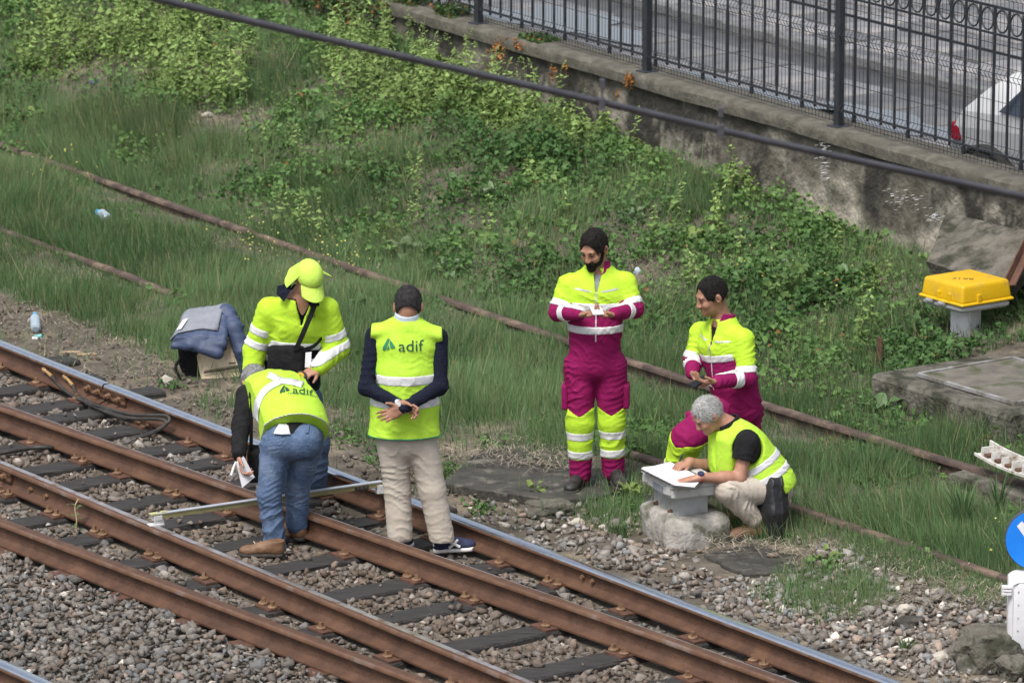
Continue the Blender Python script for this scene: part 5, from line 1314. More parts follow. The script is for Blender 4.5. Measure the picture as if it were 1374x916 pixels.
        pk = rbox(lerp(j['h' + s_], j['k' + s_], .52) + S * (.100 if s_ == 'R' else -.100), np.array([S, np.cross(Z3, S), Z3]), (.022, .06, .085), .012); v = G.like(); v.add(pk, 0); v.bump(.004, 40, 3); v.build('cargo_pocket', M['magenta'], t)
    for k, fw in pose['feet']: shoe(root, j[k], fw, M['bootblack'], M['sole'], L=.29, high=.10)
    return j, p, A, body
def hair_short(B, p, A, root): hair(B, p, A, M['hairblack'], root, 1.02, thick=.009, low=-.045, amp=.007, line=.102, slen=.022)
def hair_recede(B, p, A, root): hair(B, p, A, M['hairblack'], root, 1.02, thick=.008, low=-.05, amp=.004, line=.112)
jp4 = dict(head=(797, 333, -.03), neck=(803, 358, .03), chest=(801, 392, .02), waist=(799, 440, 0), hip=(798, 478, 0), band=(801, 413, -.12),
    shL=(762, 381, .03), shR=(840, 379, .03), elL=(749, 418, -.03), elR=(851, 414, -.03), wrL=(777, 421, -.24), wrR=(824, 421, -.24),
    hL=(778, 492, 0), hR=(820, 490, 0), kL=(778, 568, -.02), kR=(821, 566, -.01), aL=(779, 635, .0), aR=(823, 632, .02), foot=(798, 652, 0), fL=(782, 650, .06), fR=(822, 645, .06))
j4, p4_, A4, b4 = overall_man(32.25, jp4, dict(S=(1, -.06, 0), f=(-.46, -.76, -.40), front=(-.06, -1, 0)), 'bearded worker in magenta and yellow overalls standing and reading a phone', M['skintan'], hair_short, True,
    dict(hands=[dict(w='wrL', e='elL', d=(.9, -.35, .05), palm=(.1, -.25, .95), curl=[(.5, .7, .5)] * 4, side=1, thumb=.5), dict(w='wrR', e='elR', d=(-.9, -.35, .05), palm=(-.1, -.25, .95), curl=[(.5, .7, .5)] * 4, side=-1, thumb=.5)],
         ycut=.62, tbands=(.0, -.155), knee=(-.33, .68), lbands=(.21, .58), shirt=M['greylining'], feet=[('fL', (-.35, -.92, 0)), ('fR', (.22, -.95, 0))]))
jp5 = dict(head=(955, 397, -.04), neck=(970, 428, .0), chest=(972, 462, .0), waist=(984, 512, 0), hip=(990, 538, 0), band=(968, 479, -.1),
    shL=(940, 446, .15), shR=(998, 455, -.13), elL=(930, 484, .10), elR=(1002, 506, -.20), wrL=(929, 500, -.05), wrR=(963, 512, -.36),
    hL=(968, 552, -.04), hR=(1000, 552, .05), kL=(922, 588, -.22), kR=(993, 612, .02), aL=(903, 650, -.08), aR=(993, 676, .08), foot=(985, 690, 0), fL=(910, 672, -.02), fR=(993, 690, .1))
j5, p5_, A5, b5 = overall_man(31.95, jp5, dict(S=(.70, -.71, 0), f=(-.88, -.34, -.30), front=(-.71, -.70, 0)), 'worker in magenta and yellow overalls leaning behind the grey box, phone in hand', M['skintan'], hair_recede, False,
    dict(hands=[dict(w='wrL', e='elL', d=(.35, -.75, -.5), palm=(.5, -.3, .1), curl=[(.4, .6, .4)] * 4, side=1, thumb=.4), dict(w='wrR', e='elR', d=(-.95, -.1, .02), palm=(-.2, .1, .9), curl=[(.4, .7, .5)] * 4, side=-1, thumb=.4)],
         tw=((.17, .14), (.175, .14), (.20, .135), (.10, .085)), ycut=.72, tbands=(.0, -.17), bn=(.26, .05, -.96), knee=(-.04, .8), lbands=(.62, .95), rt=(.122, .110, .085), shirt=M['black'], feet=[('fL', (-.8, -.6, 0)), ('fR', (-.6, -.7, 0))], fb=(.25, .5)))
def phone(c, u, n, body_m, label):
    A_ = frame(n, u); root = empty('mobile_phone', c, label, 'phone')
    MB().box(c, (.073, .037, .0045), A_).build('phone_case', body_m, root, bevel=.003); MB().box(np.asarray(c) + A_[2] * .0052, (.068, .033, .0008), A_).build('screen', M['phone'] if body_m is not M['phonewhite'] else M['paper'], root)
c = at(801, 417, 32.25 - .345); phone(c, (.12, -.98, -.05), (0, -.1, .99), M['phonewhite'], 'pale phone held in both hands by the bearded worker')
c = at(938, 512, 31.95 - .30); phone(c, (-.8, -.6, .1), (-.2, -.3, .9), M['phone'], 'black phone held by the worker leaning behind the grey box')

# ---------------------------------------------------------------- man with the neck flap cap
def cap_man():
    y0 = 32.05; J = lambda px, py, dy=0.: at(px, py, y0 + dy); S = np.array([.98, -.12, 0]); S = unit(S); fd = np.array([.1, -.98, 0.])
    root = person(gz(412, 664, 0), 'man in yellow flap cap and yellow navy jacket leaning over the bent man')
    hc, neck, chest, waist, hip = J(414, 374, -.22), J(406, 398, -.13), J(398, 432, -.07), J(393, 480, .0), J(392, 520, .03)
    sh = dict(L=J(361, 415, -.08), R=J(438, 415, -.11)); el = dict(L=J(342, 470, -.05), R=J(453, 466, -.08)); wr = dict(L=J(336, 520, -.14), R=J(428, 493, -.28))
    h, k, a = dict(L=J(372, 535, .04), R=J(413, 535, .0)), dict(L=J(376, 600, .0), R=J(425, 595, -.04)), dict(L=J(385, 652, .06), R=J(424, 645, .0))
    lo, hi = bounds([hc, neck, *sh.values(), *el.values(), *wr.values(), *a.values()], .2); lo[2] = -.12
    B = Vol(lo, hi, .006); f = unit(np.array([.34, -.62, -.70])); p, A = head(B, hc, f, perp_up(f), 1.0)
    B.add(cone(p(0, -.03, -.04), neck - (0, -.02, .03), .056, .062), .03)
    B.add(cone(neck - (0, 0, .03), chest, (.13, .075), (.16, .10), S), .05); B.add(cone(chest, hip, (.12, .08), (.10, .07), S), .05)
    for s_ in 'LR':
        B.add(cone(sh[s_], el[s_], .036, .033), .02); B.add(cone(el[s_], wr[s_], .033, .027), .02); B.add(cone(h[s_], k[s_], .05, .04), .02); B.add(cone(k[s_], a[s_], .04, .035), .02)
    hand(B, wr['R'] + unit(wr['R'] - el['R']) * .01, (-.82, -.45, -.28), (-.3, .2, -.9), [(.55, .7, .5)] * 4, 1, .5)
    hand(B, wr['L'], (.2, -.3, -.9), (.8, .2, 0), [(.4, .5, .4)] * 4, 1, .5)
    body = B.build('body', M['skin'], root); 
    # cap: crown, peak and neck flap
    C = Vol(hc - .26, hc + .26, .006); C.add(ell(p(0, -.012, .034), A, (.090, .108, .092)), 0); C.D = np.maximum(C.D, C.plane(p(0, 0, .005), -A[2] + A[1] * .0)); C.bump(.004, 20, 3); cap = C.build('cap', M['neonpale'], root, relax=1)
    rows = []
    for v in np.linspace(0, 1, 7):
        r = []
        for u in np.linspace(-1, 1, 15):
            t = u * 1.05; r.append(p(math.sin(t) * (.090 + .004 * v), math.cos(t) * (.100) + v * .085 * math.cos(t * .9) ** .5 * 1.0 if abs(t) < 1.5 else 0, (.034 - .042 * v - .018 * u * u * (1 - .2 * v))))
        rows.append(r)
    mb = MB(); mb.strip(rows); mb.strip([[q - A[2] * .006 for q in r] for r in rows]); mb.strip([rows[-1], [q - A[2] * .006 for q in rows[-1]]]); mb.build('peak', M['neonpale'], cap, smooth=True)
    rows = []
    for v in np.linspace(0, 1, 9):
        r = []
        for u in np.linspace(-1, 1, 25):
            t = math.pi + u * 1.75; fl = .93 + .27 * v + 1.5 * max(0, -u - .55) * v + .30 * max(0, u - .5) * v + .05 * math.sin(u * 9) * v; r.append(p(math.sin(t) * -.096 * fl, math.cos(t) * .112 * fl - .012 - .02 * v, .058 - .158 * v * (1 - .9 * max(0, -u - .3) - .1 * max(0, u - .3))))
        rows.append(r)
    mb = MB(); mb.strip(rows); mb.strip([[q + (hc - q) * .04 for q in r] for r in rows]); mb.strip([rows[-1], [q + (hc - q) * .04 for q in rows[-1]]])
    for e in (0, -1): mb.strip([[r[e] for r in rows], [r[e] + (hc - r[e]) * .04 for r in rows]])
    mb.build('neck_flap', M['neonpale'], cap, smooth=True)
    V2 = C; onto(V2, (lambda q: (q[0] + np.array([.012, 0]), q[1]))(text_mesh('adif', .014, 1.1)), p(0, .105, .045), A[0] * -1, A[2], -A[1], .003, 'cap_print', M['darkgreen'], cap, .05)
    # jacket
    G = Vol(lo, hi, .0072); T = G.like(); pts = [hip - (0, 0, .02), waist, chest, neck - (0, 0, .03)]; tw = ((.185, .14), (.19, .145), (.215, .13), (.11, .09))
    for i in range(3): T.add(cone(pts[i], pts[i + 1], tw[i], tw[i + 1], S), .03)
    for s_ in 'LR': T.add(cone(neck - (0, 0, .045), sh[s_], (.078, .085), (.062, .070), Z3), .05)
    T.bump(.014, 8, 28, (1, 1, .7)).crease(.009, .09, (.6, .2, .8), 29, 4, 1.1).crease(.004, .04, (-.5, 0, 1), 33, 7, 1.1)
    arms = {s_: (limb(G, sh[s_], el[s_], .080, .074, WR), limb(G, el[s_], wr[s_], .074, .055, WR)) for s_ in 'LR'}
    vcut = G.like(); vcut.add(cone(neck + fd * .10 + (.0, 0, .02), chest + fd * .155 + (.02, 0, .01), (.062, .05), (.008, .03), S), 0)
    lvl = J(395, 463, -.15)
    navy = np.maximum(np.maximum(T.D, G.plane(neck, (0, 0, 1))), np.maximum(-vcut.D, G.plane(hip - (0, 0, .04), (0, 0, -1.)))); jk = G.build('jacket', M['navy'], root, navy)
    yel = np.maximum(T.D - .003, G.plane(lvl, (-.05, 0, -1.)))
    for s_ in 'LR': yel = smin(yel, smin(*arms[s_], .03) - .003, .035)
    yel = np.maximum(np.maximum(yel, -vcut.D), G.plane(neck - (0, 0, .005), (0, 0, 1))); G.build('yellow_top', M['neonj'], jk, yel)
    for off, hw in ((-.005, .026), (-.115, .024)): d = G.plane(lvl, (.05, 0, 1.)); G.build('reflective_band', M['silver'], jk, np.maximum(T.D - .0055, np.abs(d - off) - hw))
    for s_ in 'LR':
        L = np.linalg.norm(el[s_] - sh[s_])
        for o in (.50, .80) if s_ == 'L' else (.66, .94): G.build('reflective_band', M['silver'], jk, slab_along(G, smin(*arms[s_], .03), sh[s_], el[s_], L * o - .026, L * o + .026, .007))
        d = unit(wr[s_] - el[s_]); MB().tube([wr[s_] - d * .03, wr[s_] + d * .006], [.047, .040], 14).build('cuff', M['black'], jk, smooth=True)
    for sx, q in ((-1, ((372, 384, -.20), (391, 379, -.19), (390, 390, -.23), (381, 405, -.235), (371, 395, -.22))), (1, ((412, 404, -.25), (424, 396, -.22), (429, 410, -.21), (417, 413, -.24)))):
        V = [J(*t) for t in q]; m_ = len(V); mb = MB(); o = np.array([0, .018, .0]); mb.add(V + [v + o for v in V], [tuple(range(m_)), tuple(range(2 * m_ - 1, m_ - 1, -1))] + [(i, i + m_, (i + 1) % m_ + m_, (i + 1) % m_) for i in range(m_)]); mb.build('collar', M['navy'], root, bevel=.004)
    cb = Vol(neck - .16, neck + .16, .006); nu = unit(Z3 + fd * .35); cb.add(cone(neck - nu * .03, neck + nu * .03, (.10, .09), (.085, .08), S), 0); inn = cb.like(); inn.add(cone(neck - nu * .06, neck + nu * .06, (.085, .075), (.072, .066), S), 0); cb.D = np.maximum(np.maximum(cb.D, -inn.D), cb.plane(neck + fd * .01, fd)); cb.build('collar_stand', M['navy'], root)
    V2 = G.like(); V2.D = yel; T_, F_ = text_mesh('adif', .04, 1.1); onto(V2, (T_, F_), J(417, 424, -.2), S, Z3, -fd, .003, 'chest_print', M['darkgreen'], jk)
    # jeans and boots
    t = G.like(); t.add(ell(hip - (0, 0, .03), np.array([S, np.cross(Z3, S), Z3]), (.165, .125, .13)), .02)
    for s_ in 'LR': t.add(cone(h[s_], k[s_], .10, .084), .03); t.add(cone(k[s_], a[s_], .084, .078), .03)
    t.crease(.007, .06, (.25, .1, 1), 12, 5, 1.3); t.build('jeans', M['denimdark'], root)
    shoe(root, gz(388, 660, -.01) + (0, .1, 0), (-.3, -.95, 0), M['boot'], M['sole'], name='boot'); shoe(root, gz(425, 655, -.01) + (0, .08, 0), (-.1, -1, 0), M['boot'], M['sole'], name='boot')
    # what he carries
    tm = empty('tape_measure', J(405, 505, -.36), 'yellow and black tape measure in the cap wearer\'s hand', 'tape measure'); c = J(404, 505, -.385); fa_ = frame((-.2, -.9, .3), S)
    MB().lathe(c, [(.034, -.02), (.038, -.016), (.038, .016), (.034, .02)], 20, fa_).build('case', M['rubber'], tm, smooth=True); MB().lathe(c, [(.027, .02), (.026, .025)], 20, fa_).build('yellow_face', M['yellow'], tm); MB().lathe(c, [(.010, .025), (.009, .027)], 12, fa_).build('hub', M['rubber'], tm)
    bg_ = empty('shoulder_bag', J(384, 482, -.2), 'black shoulder bag across the front of the cap wearer', 'bag')
    V = Vol(J(384, 482, -.2) - .3, J(384, 482, -.2) + .3, .007); V.add(rbox(J(384, 482, -.19), frame((0, .1, 1), S), (.125, .05, .095), .035), 0); V.bump(.012, 12, 4).bump(.004, 40, 5); bo = V.build('bag_body', M['black'], bg_)
    P = smooth_path([J(424, 402, -.225), J(420, 415, -.26), J(411, 437, -.275), J(402, 458, -.265), J(396, 470, -.255)]); mb = MB(); mb.strip([[q + S * -.018, q + S * .018, q + S * .018 + (0, .006, 0), q + S * -.018 + (0, .006, 0)] for q in P], close=True); mb.build('strap', M['black'], bg_, smooth=True)
    P = smooth_path([J(406, 470, -.24), J(420, 465, -.22), J(430, 456, -.17), J(434, 450, -.12)]); mb = MB(); mb.strip([[q + Z3 * -.014, q + Z3 * .014, q + Z3 * .014 + (0, .006, 0), q + Z3 * -.014 + (0, .006, 0)] for q in P], close=True); mb.build('strap', M['black'], bg_, smooth=True)
    V = [J(410, 473, -.255), J(418, 472, -.255), J(417, 493, -.265), J(409, 493, -.265)]; mb = MB(); o = np.array([0, .004, 0]); mb.add(V + [v + o for v in V], [(0, 1, 2, 3), (7, 6, 5, 4)] + [(i, i + 4, (i + 1) % 4 + 4, (i + 1) % 4) for i in range(4)]); tag(mb.build('folded_paper', M['paper'], None), 'folded white paper tucked beside the cap wearer\'s black bag', 'paper')
cap_man()

# ---------------------------------------------------------------- man bending over the gauge bar
def bent_man():
    y0 = 30.85; J = lambda px, py, dy=0.: at(px, py, y0 + dy); S = unit(np.array([.93, .30, -.06]))
    root = person(gz(375, 738, 0), 'bent over man in blue jeans and yellow logo vest holding a white notepad')
    hip, waist, chest, neck, hc = J(393, 585, .0), J(391, 556, .10), J(372, 528, .36), J(350, 514, .57), J(342, 515, .72)
    sh = dict(L=J(331, 530, .42), R=J(402, 520, .58)); el = dict(L=J(323, 572, .26), R=J(405, 570, .50)); wr = dict(L=J(321, 608, .06), R=J(395, 600, .42))
    h, k, a = dict(L=J(369, 602, -.02), R=J(413, 602, .05)), dict(L=J(361, 662, -.05), R=J(398, 655, .14)), dict(L=J(370, 734, -.04), R=J(399, 702, .18))
    lo, hi = bounds([hip, hc, *sh.values(), *el.values(), *wr.values(), *a.values()], .22); lo[2] = -.12
    B = Vol(lo, hi, .006); f = unit(np.array([-.35, .55, -.75])); p, A = head(B, hc, f, unit(np.array([-.35, .72, .66])), 1.0)
    B.add(cone(p(0, -.03, -.04), neck, .056, .062), .03); B.add(cone(neck, chest, (.08, .06), (.13, .08), S), .05); B.add(cone(chest, hip, (.12, .08), (.10, .07), S), .05)
    for s_ in 'LR':
        B.add(cone(sh[s_], el[s_], .036, .033), .02); B.add(cone(el[s_], wr[s_], .033, .027), .02); B.add(cone(h[s_], k[s_], .05, .04), .02); B.add(cone(k[s_], a[s_], .04, .035), .02)
    hand(B, wr['L'] + (0, 0, -.01), (.12, -.25, -.95), (.95, -.2, .1), [(.5, .8, .6), (.55, .8, .6), (.6, .8, .6), (.65, .8, .6)], 1, .5)
    hand(B, wr['R'], (-.3, -.1, -.9), (-.9, 0, .2), [(.4, .5, .4)] * 4, -1, .5)
    body = B.build('body', M['skin'], root); hair(B, p, A, M['stubble'], root, 1.0, thick=.009, low=-.06, amp=.004)
    G = Vol(lo, hi, .0072)
    g = G.like(); bl = [(4, .008, .05), (.006, 18, 5)]
    sw = None
    for s_ in 'LR': q = smin(limb(G, sh[s_], el[s_], .070, .060, bl), limb(G, el[s_], wr[s_], .060, .050, bl), .03); sw = q if sw is None else np.minimum(sw, q)
    T = G.like(); T.add(cone(hip, waist, (.16, .12), (.16, .12), S), 0); T.add(cone(waist, chest, (.16, .12), (.19, .12), S), .03); T.add(cone(chest, neck, (.19, .12), (.09, .08), S), .03)
    for s_ in 'LR': T.add(cone(lerp(neck, chest, .2), sh[s_], .07, .06), .04)
    sw = smin(sw, T.D, .03); G.build('sweater', M['black'], root, sw)
    # vest
    v = G.like(); secs = [(neck - np.array([0, .06, 0]), .11, .09), (lerp(neck, chest, .5), .20, .125), (chest, .225, .150), (lerp(chest, waist, .5), .225, .155), (waist, .222, .160), (J(394, 572, .03), .225, .175), (J(394, 590, .0), .228, .18)]
    for (q1, r1, r2), (q2, t1, t2) in zip(secs[:-1], secs[1:]): v.add(cone(q1, q2, (r1, r2), (t1, t2), S), .03)
    v.bump(.016, 7, 8, (1, 1, .6)).crease(.007, .12, (.9, .3, .2), 9, 4).crease(.003, .05, (-.5, .5, .6), 15, 7)
    hem = J(393, 569, -.1); ax_ = unit(waist - hip); hn = unit(-unit(chest - hip) + np.array([.0, -.42, -.55]))
    v.D = np.maximum(v.D, v.plane(J(393, 555, -.12), hn)); v.D = np.maximum(v.D, v.plane(J(345, 560, .1), unit(np.array([-1, -.3, 0]))))
    vb = v.D.copy(); vest = v.build('vest', M['neon'], root)
    G2 = G.like(); G2.D = vb
    # hem edge and crossing back straps
    D = np.maximum(vb - .004, np.maximum(v.plane(J(393, 555, -.12), hn), v.plane(J(393, 552.5, -.12), -hn))); v.build('hem_piping', M['boxgrey'], vest, np.maximum(D, -vb - .012))
    def ribbon(pxs, wid, name='reflective_band'):
        P = smooth_path([J(*q) for q in pxs], 8); rows_f = []; T2 = []; Fq = []; d = np.array([0., .96, -.26])
        out = []
        for i, q in enumerate(P):
            t = unit(P[min(i + 1, len(P) - 1)] - P[max(i - 1, 0)]); sd_ = unit(np.cross(t, d)); out += [q + sd_ * wid * c_ for c_ in (-.5, -.17, .17, .5)]
        X = np.array(out) - d * .45
        for _ in range(110): X = X + d * np.clip(G2.sample(X) - .005, -.01, .03)[:, None]
        kk = 4; Fq = [(i * kk + j_, i * kk + j_ + 1, (i + 1) * kk + j_ + 1, (i + 1) * kk + j_) for i in range(len(P) - 1) for j_ in range(3)]
        mb = MB(); mb.add(X, Fq); o = mb.build(name, M['silver'], vest, smooth=True); so = o.modifiers.new('thick', 'SOLIDIFY'); so.thickness = .004
    ribbon([(357, 501, .0), (366, 505, 0), (374, 509, 0), (390, 511, 0), (404, 515, 0)], .042); ribbon([(374, 511, 0), (362, 517, 0), (352, 526, 0), (345, 540, 0), (342, 556, 0), (342, 568, 0)], .042)
    adif(G2, J(397, 523, .1), unit(np.array([.94, .25, -.14])), unit(np.array([-.1, .45, .9])), np.array([0., .9, -.42]), .084, vest, M['darkgreen'], M['darkgreen'])
    T_, F_ = text_mesh('INFRAESTRUCTURAS', .019, 1.1); onto(G2, (T_, F_), J(406, 531, .1), unit(np.array([.94, .25, -.12])), unit(np.array([-.1, .45, .9])), np.array([0., .9, -.42]), .004, 'small_print', M['darkgreen'], vest)
    # jeans
    t = G.like(); t.add(ell(J(393, 590, .02), np.array([S, np.cross(Z3, S), Z3]), (.205, .155, .135)), .02)
    for s_, sx in (('L', -1), ('R', 1)):
        t.add(ell(J(393 + sx * 18, 592, -.05), np.eye(3), (.10, .10, .115)), .03); t.add(cone(h[s_], k[s_], .100, .079), .03); t.add(cone(k[s_], a[s_], .079, .071), .02)
    t.crease(.010, .075, (.35, .1, 1), 12, 5, 1.3).crease(.006, .035, (-.4, 0, 1), 16, 8, 1.2).bump(.010, 9, 13); jn = t.build('jeans', M['jeans'], root)
    def seat_patch(pxs, name, m, lift):
        V = np.array([J(*q) for q in pxs]); k_ = 9; X = []
        for u in np.linspace(0, 1, k_):
            for w_ in np.linspace(0, 1, k_): X.append((V[0] * (1 - u) + V[1] * u) * (1 - w_) + (V[3] * (1 - u) + V[2] * u) * w_)
        X = np.array(X) - (0, .3, 0)
        for _ in range(80): X = X + np.array([0, 1., 0]) * np.clip(t.sample(X) - lift, -.01, .03)[:, None]
        mb = MB(); mb.add(X, [(i * k_ + j_, i * k_ + j_ + 1, (i + 1) * k_ + j_ + 1, (i + 1) * k_ + j_) for i in range(k_ - 1) for j_ in range(k_ - 1)]); o = mb.build(name, m, jn, smooth=True); so = o.modifiers.new('thick', 'SOLIDIFY'); so.thickness = .003
    seat_patch([(375, 564, 0), (387, 565, 0), (391, 576, 0), (368, 575, 0)], 'folded_note', M['paper'], .012)
    seat_patch([(412, 566, 0), (416, 566, 0), (415, 574, 0), (411, 574, 0)], 'belt_loop', M['jeans'], .006)
    fl = gz(377, 748, -.01); shoe(root, fl + (.03, .03, 0), (-.98, .02, 0), M['boot'], M['sole'], name='boot', L=.30, high=.08)
    lc = MB(); lc.tube([J(340, 726, -.06), J(345, 731, -.07), J(350, 726, -.07)], .004, 5); lc.build('bootlace', M['beige'], root)
    fr = gz(405, 727, -.01); shoe(root, fr + (.01, .0, 0), (-.42, .9, 0), M['boot'], M['sole'], name='boot', L=.30, high=.11)
    # notepad and pen in his hand, strap bag against his flank
    npd = empty('notepad', J(330, 632, .02), 'white notepad in the bent man\'s hanging hand', 'notepad')
    V = [J(317, 621, .0), J(327, 612, .02), J(342, 640, .03), J(325, 654, -.02)]; d = np.array([-.3, .95, .1]) * .012; mb = MB(); mb.add(V + [q + d for q in V], [(0, 1, 2, 3), (7, 6, 5, 4)] + [(i, i + 4, (i + 1) % 4 + 4, (i + 1) % 4) for i in range(4)]); mb.build('page_block', M['paper'], npd)
    V2 = [q + d * 1.15 for q in V]; mb = MB(); mb.add(V2 + [q + d * .3 for q in V2], [(0, 1, 2, 3), (7, 6, 5, 4)] + [(i, i + 4, (i + 1) % 4 + 4, (i + 1) % 4) for i in range(4)]); mb.build('cover', M['rubber'], npd)
    pen = MB().tube([J(316.5, 619, -.04), J(313.5, 627, -.045), J(310.5, 637, -.05)], [.006, .009, .009], 8).build('marker_pen', M['whitesole'], None, smooth=True); tag(pen, 'white marker pen in the bent man\'s hanging hand', 'pen')
    sb = empty('shoulder_bag', J(337, 605, .3), 'black strap bag hanging from the bent man\'s shoulder', 'bag')
    P = smooth_path([J(392, 500, .55), J(368, 497.5, .50), J(347, 503, .42), J(340, 516, .33), J(337.5, 545, .24), J(337, 580, .20), J(337, 610, .2)]); W_ = np.array([.7, .55, .1]) * .016; mb = MB(); mb.strip([[q - W_, q + W_, q + W_ + (0, .01, .006), q - W_ + (0, .01, .006)] for q in P], close=True); mb.build('strap', M['black'], sb, smooth=True)
    V = Vol(J(343, 622, .3) - .3, J(343, 622, .3) + .3, .007); V.add(rbox(J(342, 622, .28), np.eye(3), (.05, .10, .11), .03), 0); V.bump(.01, 14, 3); V.build('bag_body', M['black'], sb)
    c_ = ell(J(413, 615, .36), np.eye(3), (.05, .1, .12)); V = Vol(J(413, 615, .36) - .2, J(413, 615, .36) + .2, .008); V.add(c_, 0); V.bump(.01, 14, 3); V.build('hanging_flap', M['black'], sb)
bent_man()

# ---------------------------------------------------------------- crouching man writing on the box
def crouch_man():
    y0 = 31.2; J = lambda px, py, dy=0.: at(px, py, y0 + dy); S = unit(np.array([.42, -.90, 0])); fd = unit(np.array([-.86, -.42, 0]))
    root = person(gz(1015, 712, 0), 'grey haired crouching man in yellow vest writing on papers')
    hc, neck, chest, waist, hip = J(950, 556, -.06), J(978, 573, -.01), J(999, 602, .0), J(1020, 634, .0), J(1033, 655, .0)
    sh = dict(L=J(1003, 593, -.17), R=J(973, 590, .16)); el = dict(L=J(992, 641, -.22), R=J(961, 628, .16)); wr = dict(L=on_lid(938, 640, .035), R=on_lid(924, 619, .05))
    h, k, a = dict(L=J(1031, 656, -.10), R=J(1029, 655, .11)), dict(L=J(977, 657, -.24), R=J(975, 650, .20)), dict(L=J(1011, 695, -.16), R=J(1005, 700, .16))
    lo, hi = bounds([hip, hc, *sh.values(), *el.values(), *wr.values(), *k.values(), *a.values()], .2); lo[2] = -.12
    B = Vol(lo, hi, .006); f = unit(np.array([-.78, -.30, -.62])); p, A = head(B, hc, f, perp_up(f), .97)
    B.add(cone(p(0, -.03, -.04), neck, .058, .064), .03); B.add(cone(neck, chest, (.08, .06), (.13, .08), S), .05); B.add(cone(chest, hip, (.12, .08), (.10, .07), S), .05)
    for s_ in 'LR':
        B.add(cone(sh[s_], el[s_], .050, .044), .02); B.add(cone(el[s_], lerp(el[s_], wr[s_], .4), .044, .042), .02); B.add(cone(lerp(el[s_], wr[s_], .3), wr[s_], .043, .028), .02); B.add(cone(h[s_], k[s_], .05, .04), .02); B.add(cone(k[s_], a[s_], .04, .035), .02)
    hand(B, wr['L'], np.array([-.97, .10, -.20]), (0, 0, -1), [(.08, .2, .15)] * 4, -1, .6)
    hand(B, wr['R'], np.array([-.80, -.50, -.25]), (-.1, .1, -.95), [(.5, .9, .6), (.55, .9, .6), (.6, .9, .6), (.65, .9, .6)], 1, .3)
    body = B.build('body', M['skin'], root); face_bits(p, A, root, body, M['browgrey'])
    hair(B, p, A, M['hairgrey'], root, .97, thick=.008, low=-.05, amp=.005, freq=24, line=.09, slen=.036, ns=4200)
    d = unit(wr['L'] - el['L']); q = wr['L'] - d * .012; w_ = MB().tube([q - d * .010, q + d * .010], .0335, 16).build('watch_strap', M['band'], root, smooth=True)
    MB().lathe(q + np.array([-.0, -.016, .030]), [(.021, -.006), (.023, 0), (.020, .006)], 16, frame((0, -.4, .9), d)).build('watch_case', M['navyshoe'], w_, smooth=True)
    pn = MB().tube([on_lid(909, 624, .004), on_lid(910.5, 621, .03), on_lid(916, 609.5, .11)], [.002, .0055, .006], 8).build('pen', M['navyshoe'], None, smooth=True); tag(pn, 'blue ballpoint pen in the crouching man\'s writing hand', 'pen')
    G = Vol(lo, hi, .0072); bl = [(4, .006, .045), (.005, 18, 5)]
    T = G.like(); T.add(cone(hip, waist, (.15, .12), (.16, .125), S), 0); T.add(cone(waist, chest, (.16, .125), (.185, .125), S), .03); T.add(cone(chest, neck, (.185, .125), (.09, .085), S), .03)
    for s_ in 'LR': T.add(cone(lerp(neck, chest, .25), sh[s_], .075, .075), .04)
    sw = T.D.copy()
    for s_ in 'LR': sw = smin(sw, np.maximum(limb(G, sh[s_], el[s_], .080, .078, bl), G.plane(lerp(sh[s_], el[s_], .50), el[s_] - sh[s_])), .02)
    sw = np.maximum(sw, G.plane(neck + (0, 0, .0), unit(neck - chest))); G.build('polo_shirt', M['black'], root, sw)
    cu = Vol(neck - .18, neck + .18, .005); nu = unit(unit(neck - chest) + .25 * Z3); cu.add(cone(neck - nu * .055, neck + nu * .055, (.112, .106), (.088, .088), S), 0); inn = cu.like(); inn.add(cone(neck - nu * .08, neck + nu * .09, (.084, .080), (.074, .074), S), 0); w2 = cu.like(); w2.add(cone(neck + fd * .09 + nu * .04, neck + fd * .11 - nu * .08, .045, .03), 0)
    cu.D = np.maximum(np.maximum(cu.D, -inn.D), np.maximum(cu.plane(neck + nu * .05, nu), -w2.D)); cl = cu.build('collar', M['black'], root)
    # vest
    v = G.like(); secs = [(lerp(neck, chest, .12), .105, .10), (lerp(neck, chest, .55), .205, .135), (chest, .215, .155), (lerp(chest, waist, .5), .205, .165), (waist, .205, .17), (hip + (0.0, 0, .02), .21, .18)]
    for (q1, r1, r2), (q2, t1, t2) in zip(secs[:-1], secs[1:]): v.add(cone(q1, q2, (r1, r2), (t1, t2), S), .03)
    fr_ = J(955, 620, -.06); v.add(cone(J(966, 588, -.05), J(968, 632, -.04), (.14, .05), (.15, .055), S), .05)
    v.bump(.014, 8, 8).crease(.008, .10, (.8, .3, .6), 9, 4).crease(.004, .045, (-.4, .2, 1), 15, 7)
    ax_ = unit(neck - hip); v.D = np.maximum(v.D, v.plane(J(1040, 661, 0), unit(-ax_ + np.array([.3, 0, -.5]))))
    for s_, o_ in (('L', .02), ('R', .02)):        # arm openings
        v.add(ell(sh[s_] + S * (.05 if s_ == 'L' else -.05) + (-.01, 0, -.035), frame(unit(el[s_] - sh[s_]), S), (.13, .105, .125)), .01, 's')
    v.add(cone(neck + fd * .13 + nu * .05, chest + fd * .22 - (0, 0, .16), .055, .012), .01, 's')
    v.add(cone(neck, neck + nu * .12, .085, .1), .01, 's')
    vb = v.D.copy(); vest = v.build('vest', M['neon'], root)
    for c1, c2, n_ in ((J(1000, 637, -.2), J(1005, 648, -.2), None),): pass
    n1 = unit(np.array([.40, 0, 1.0])); P1 = J(1010, 634, -.2); D = np.maximum(vb - .004, np.abs(v.plane(P1, unit(np.array([-.62, 0, 1.])))) - .024); v.build('reflective_band', M['silver'], vest, D)
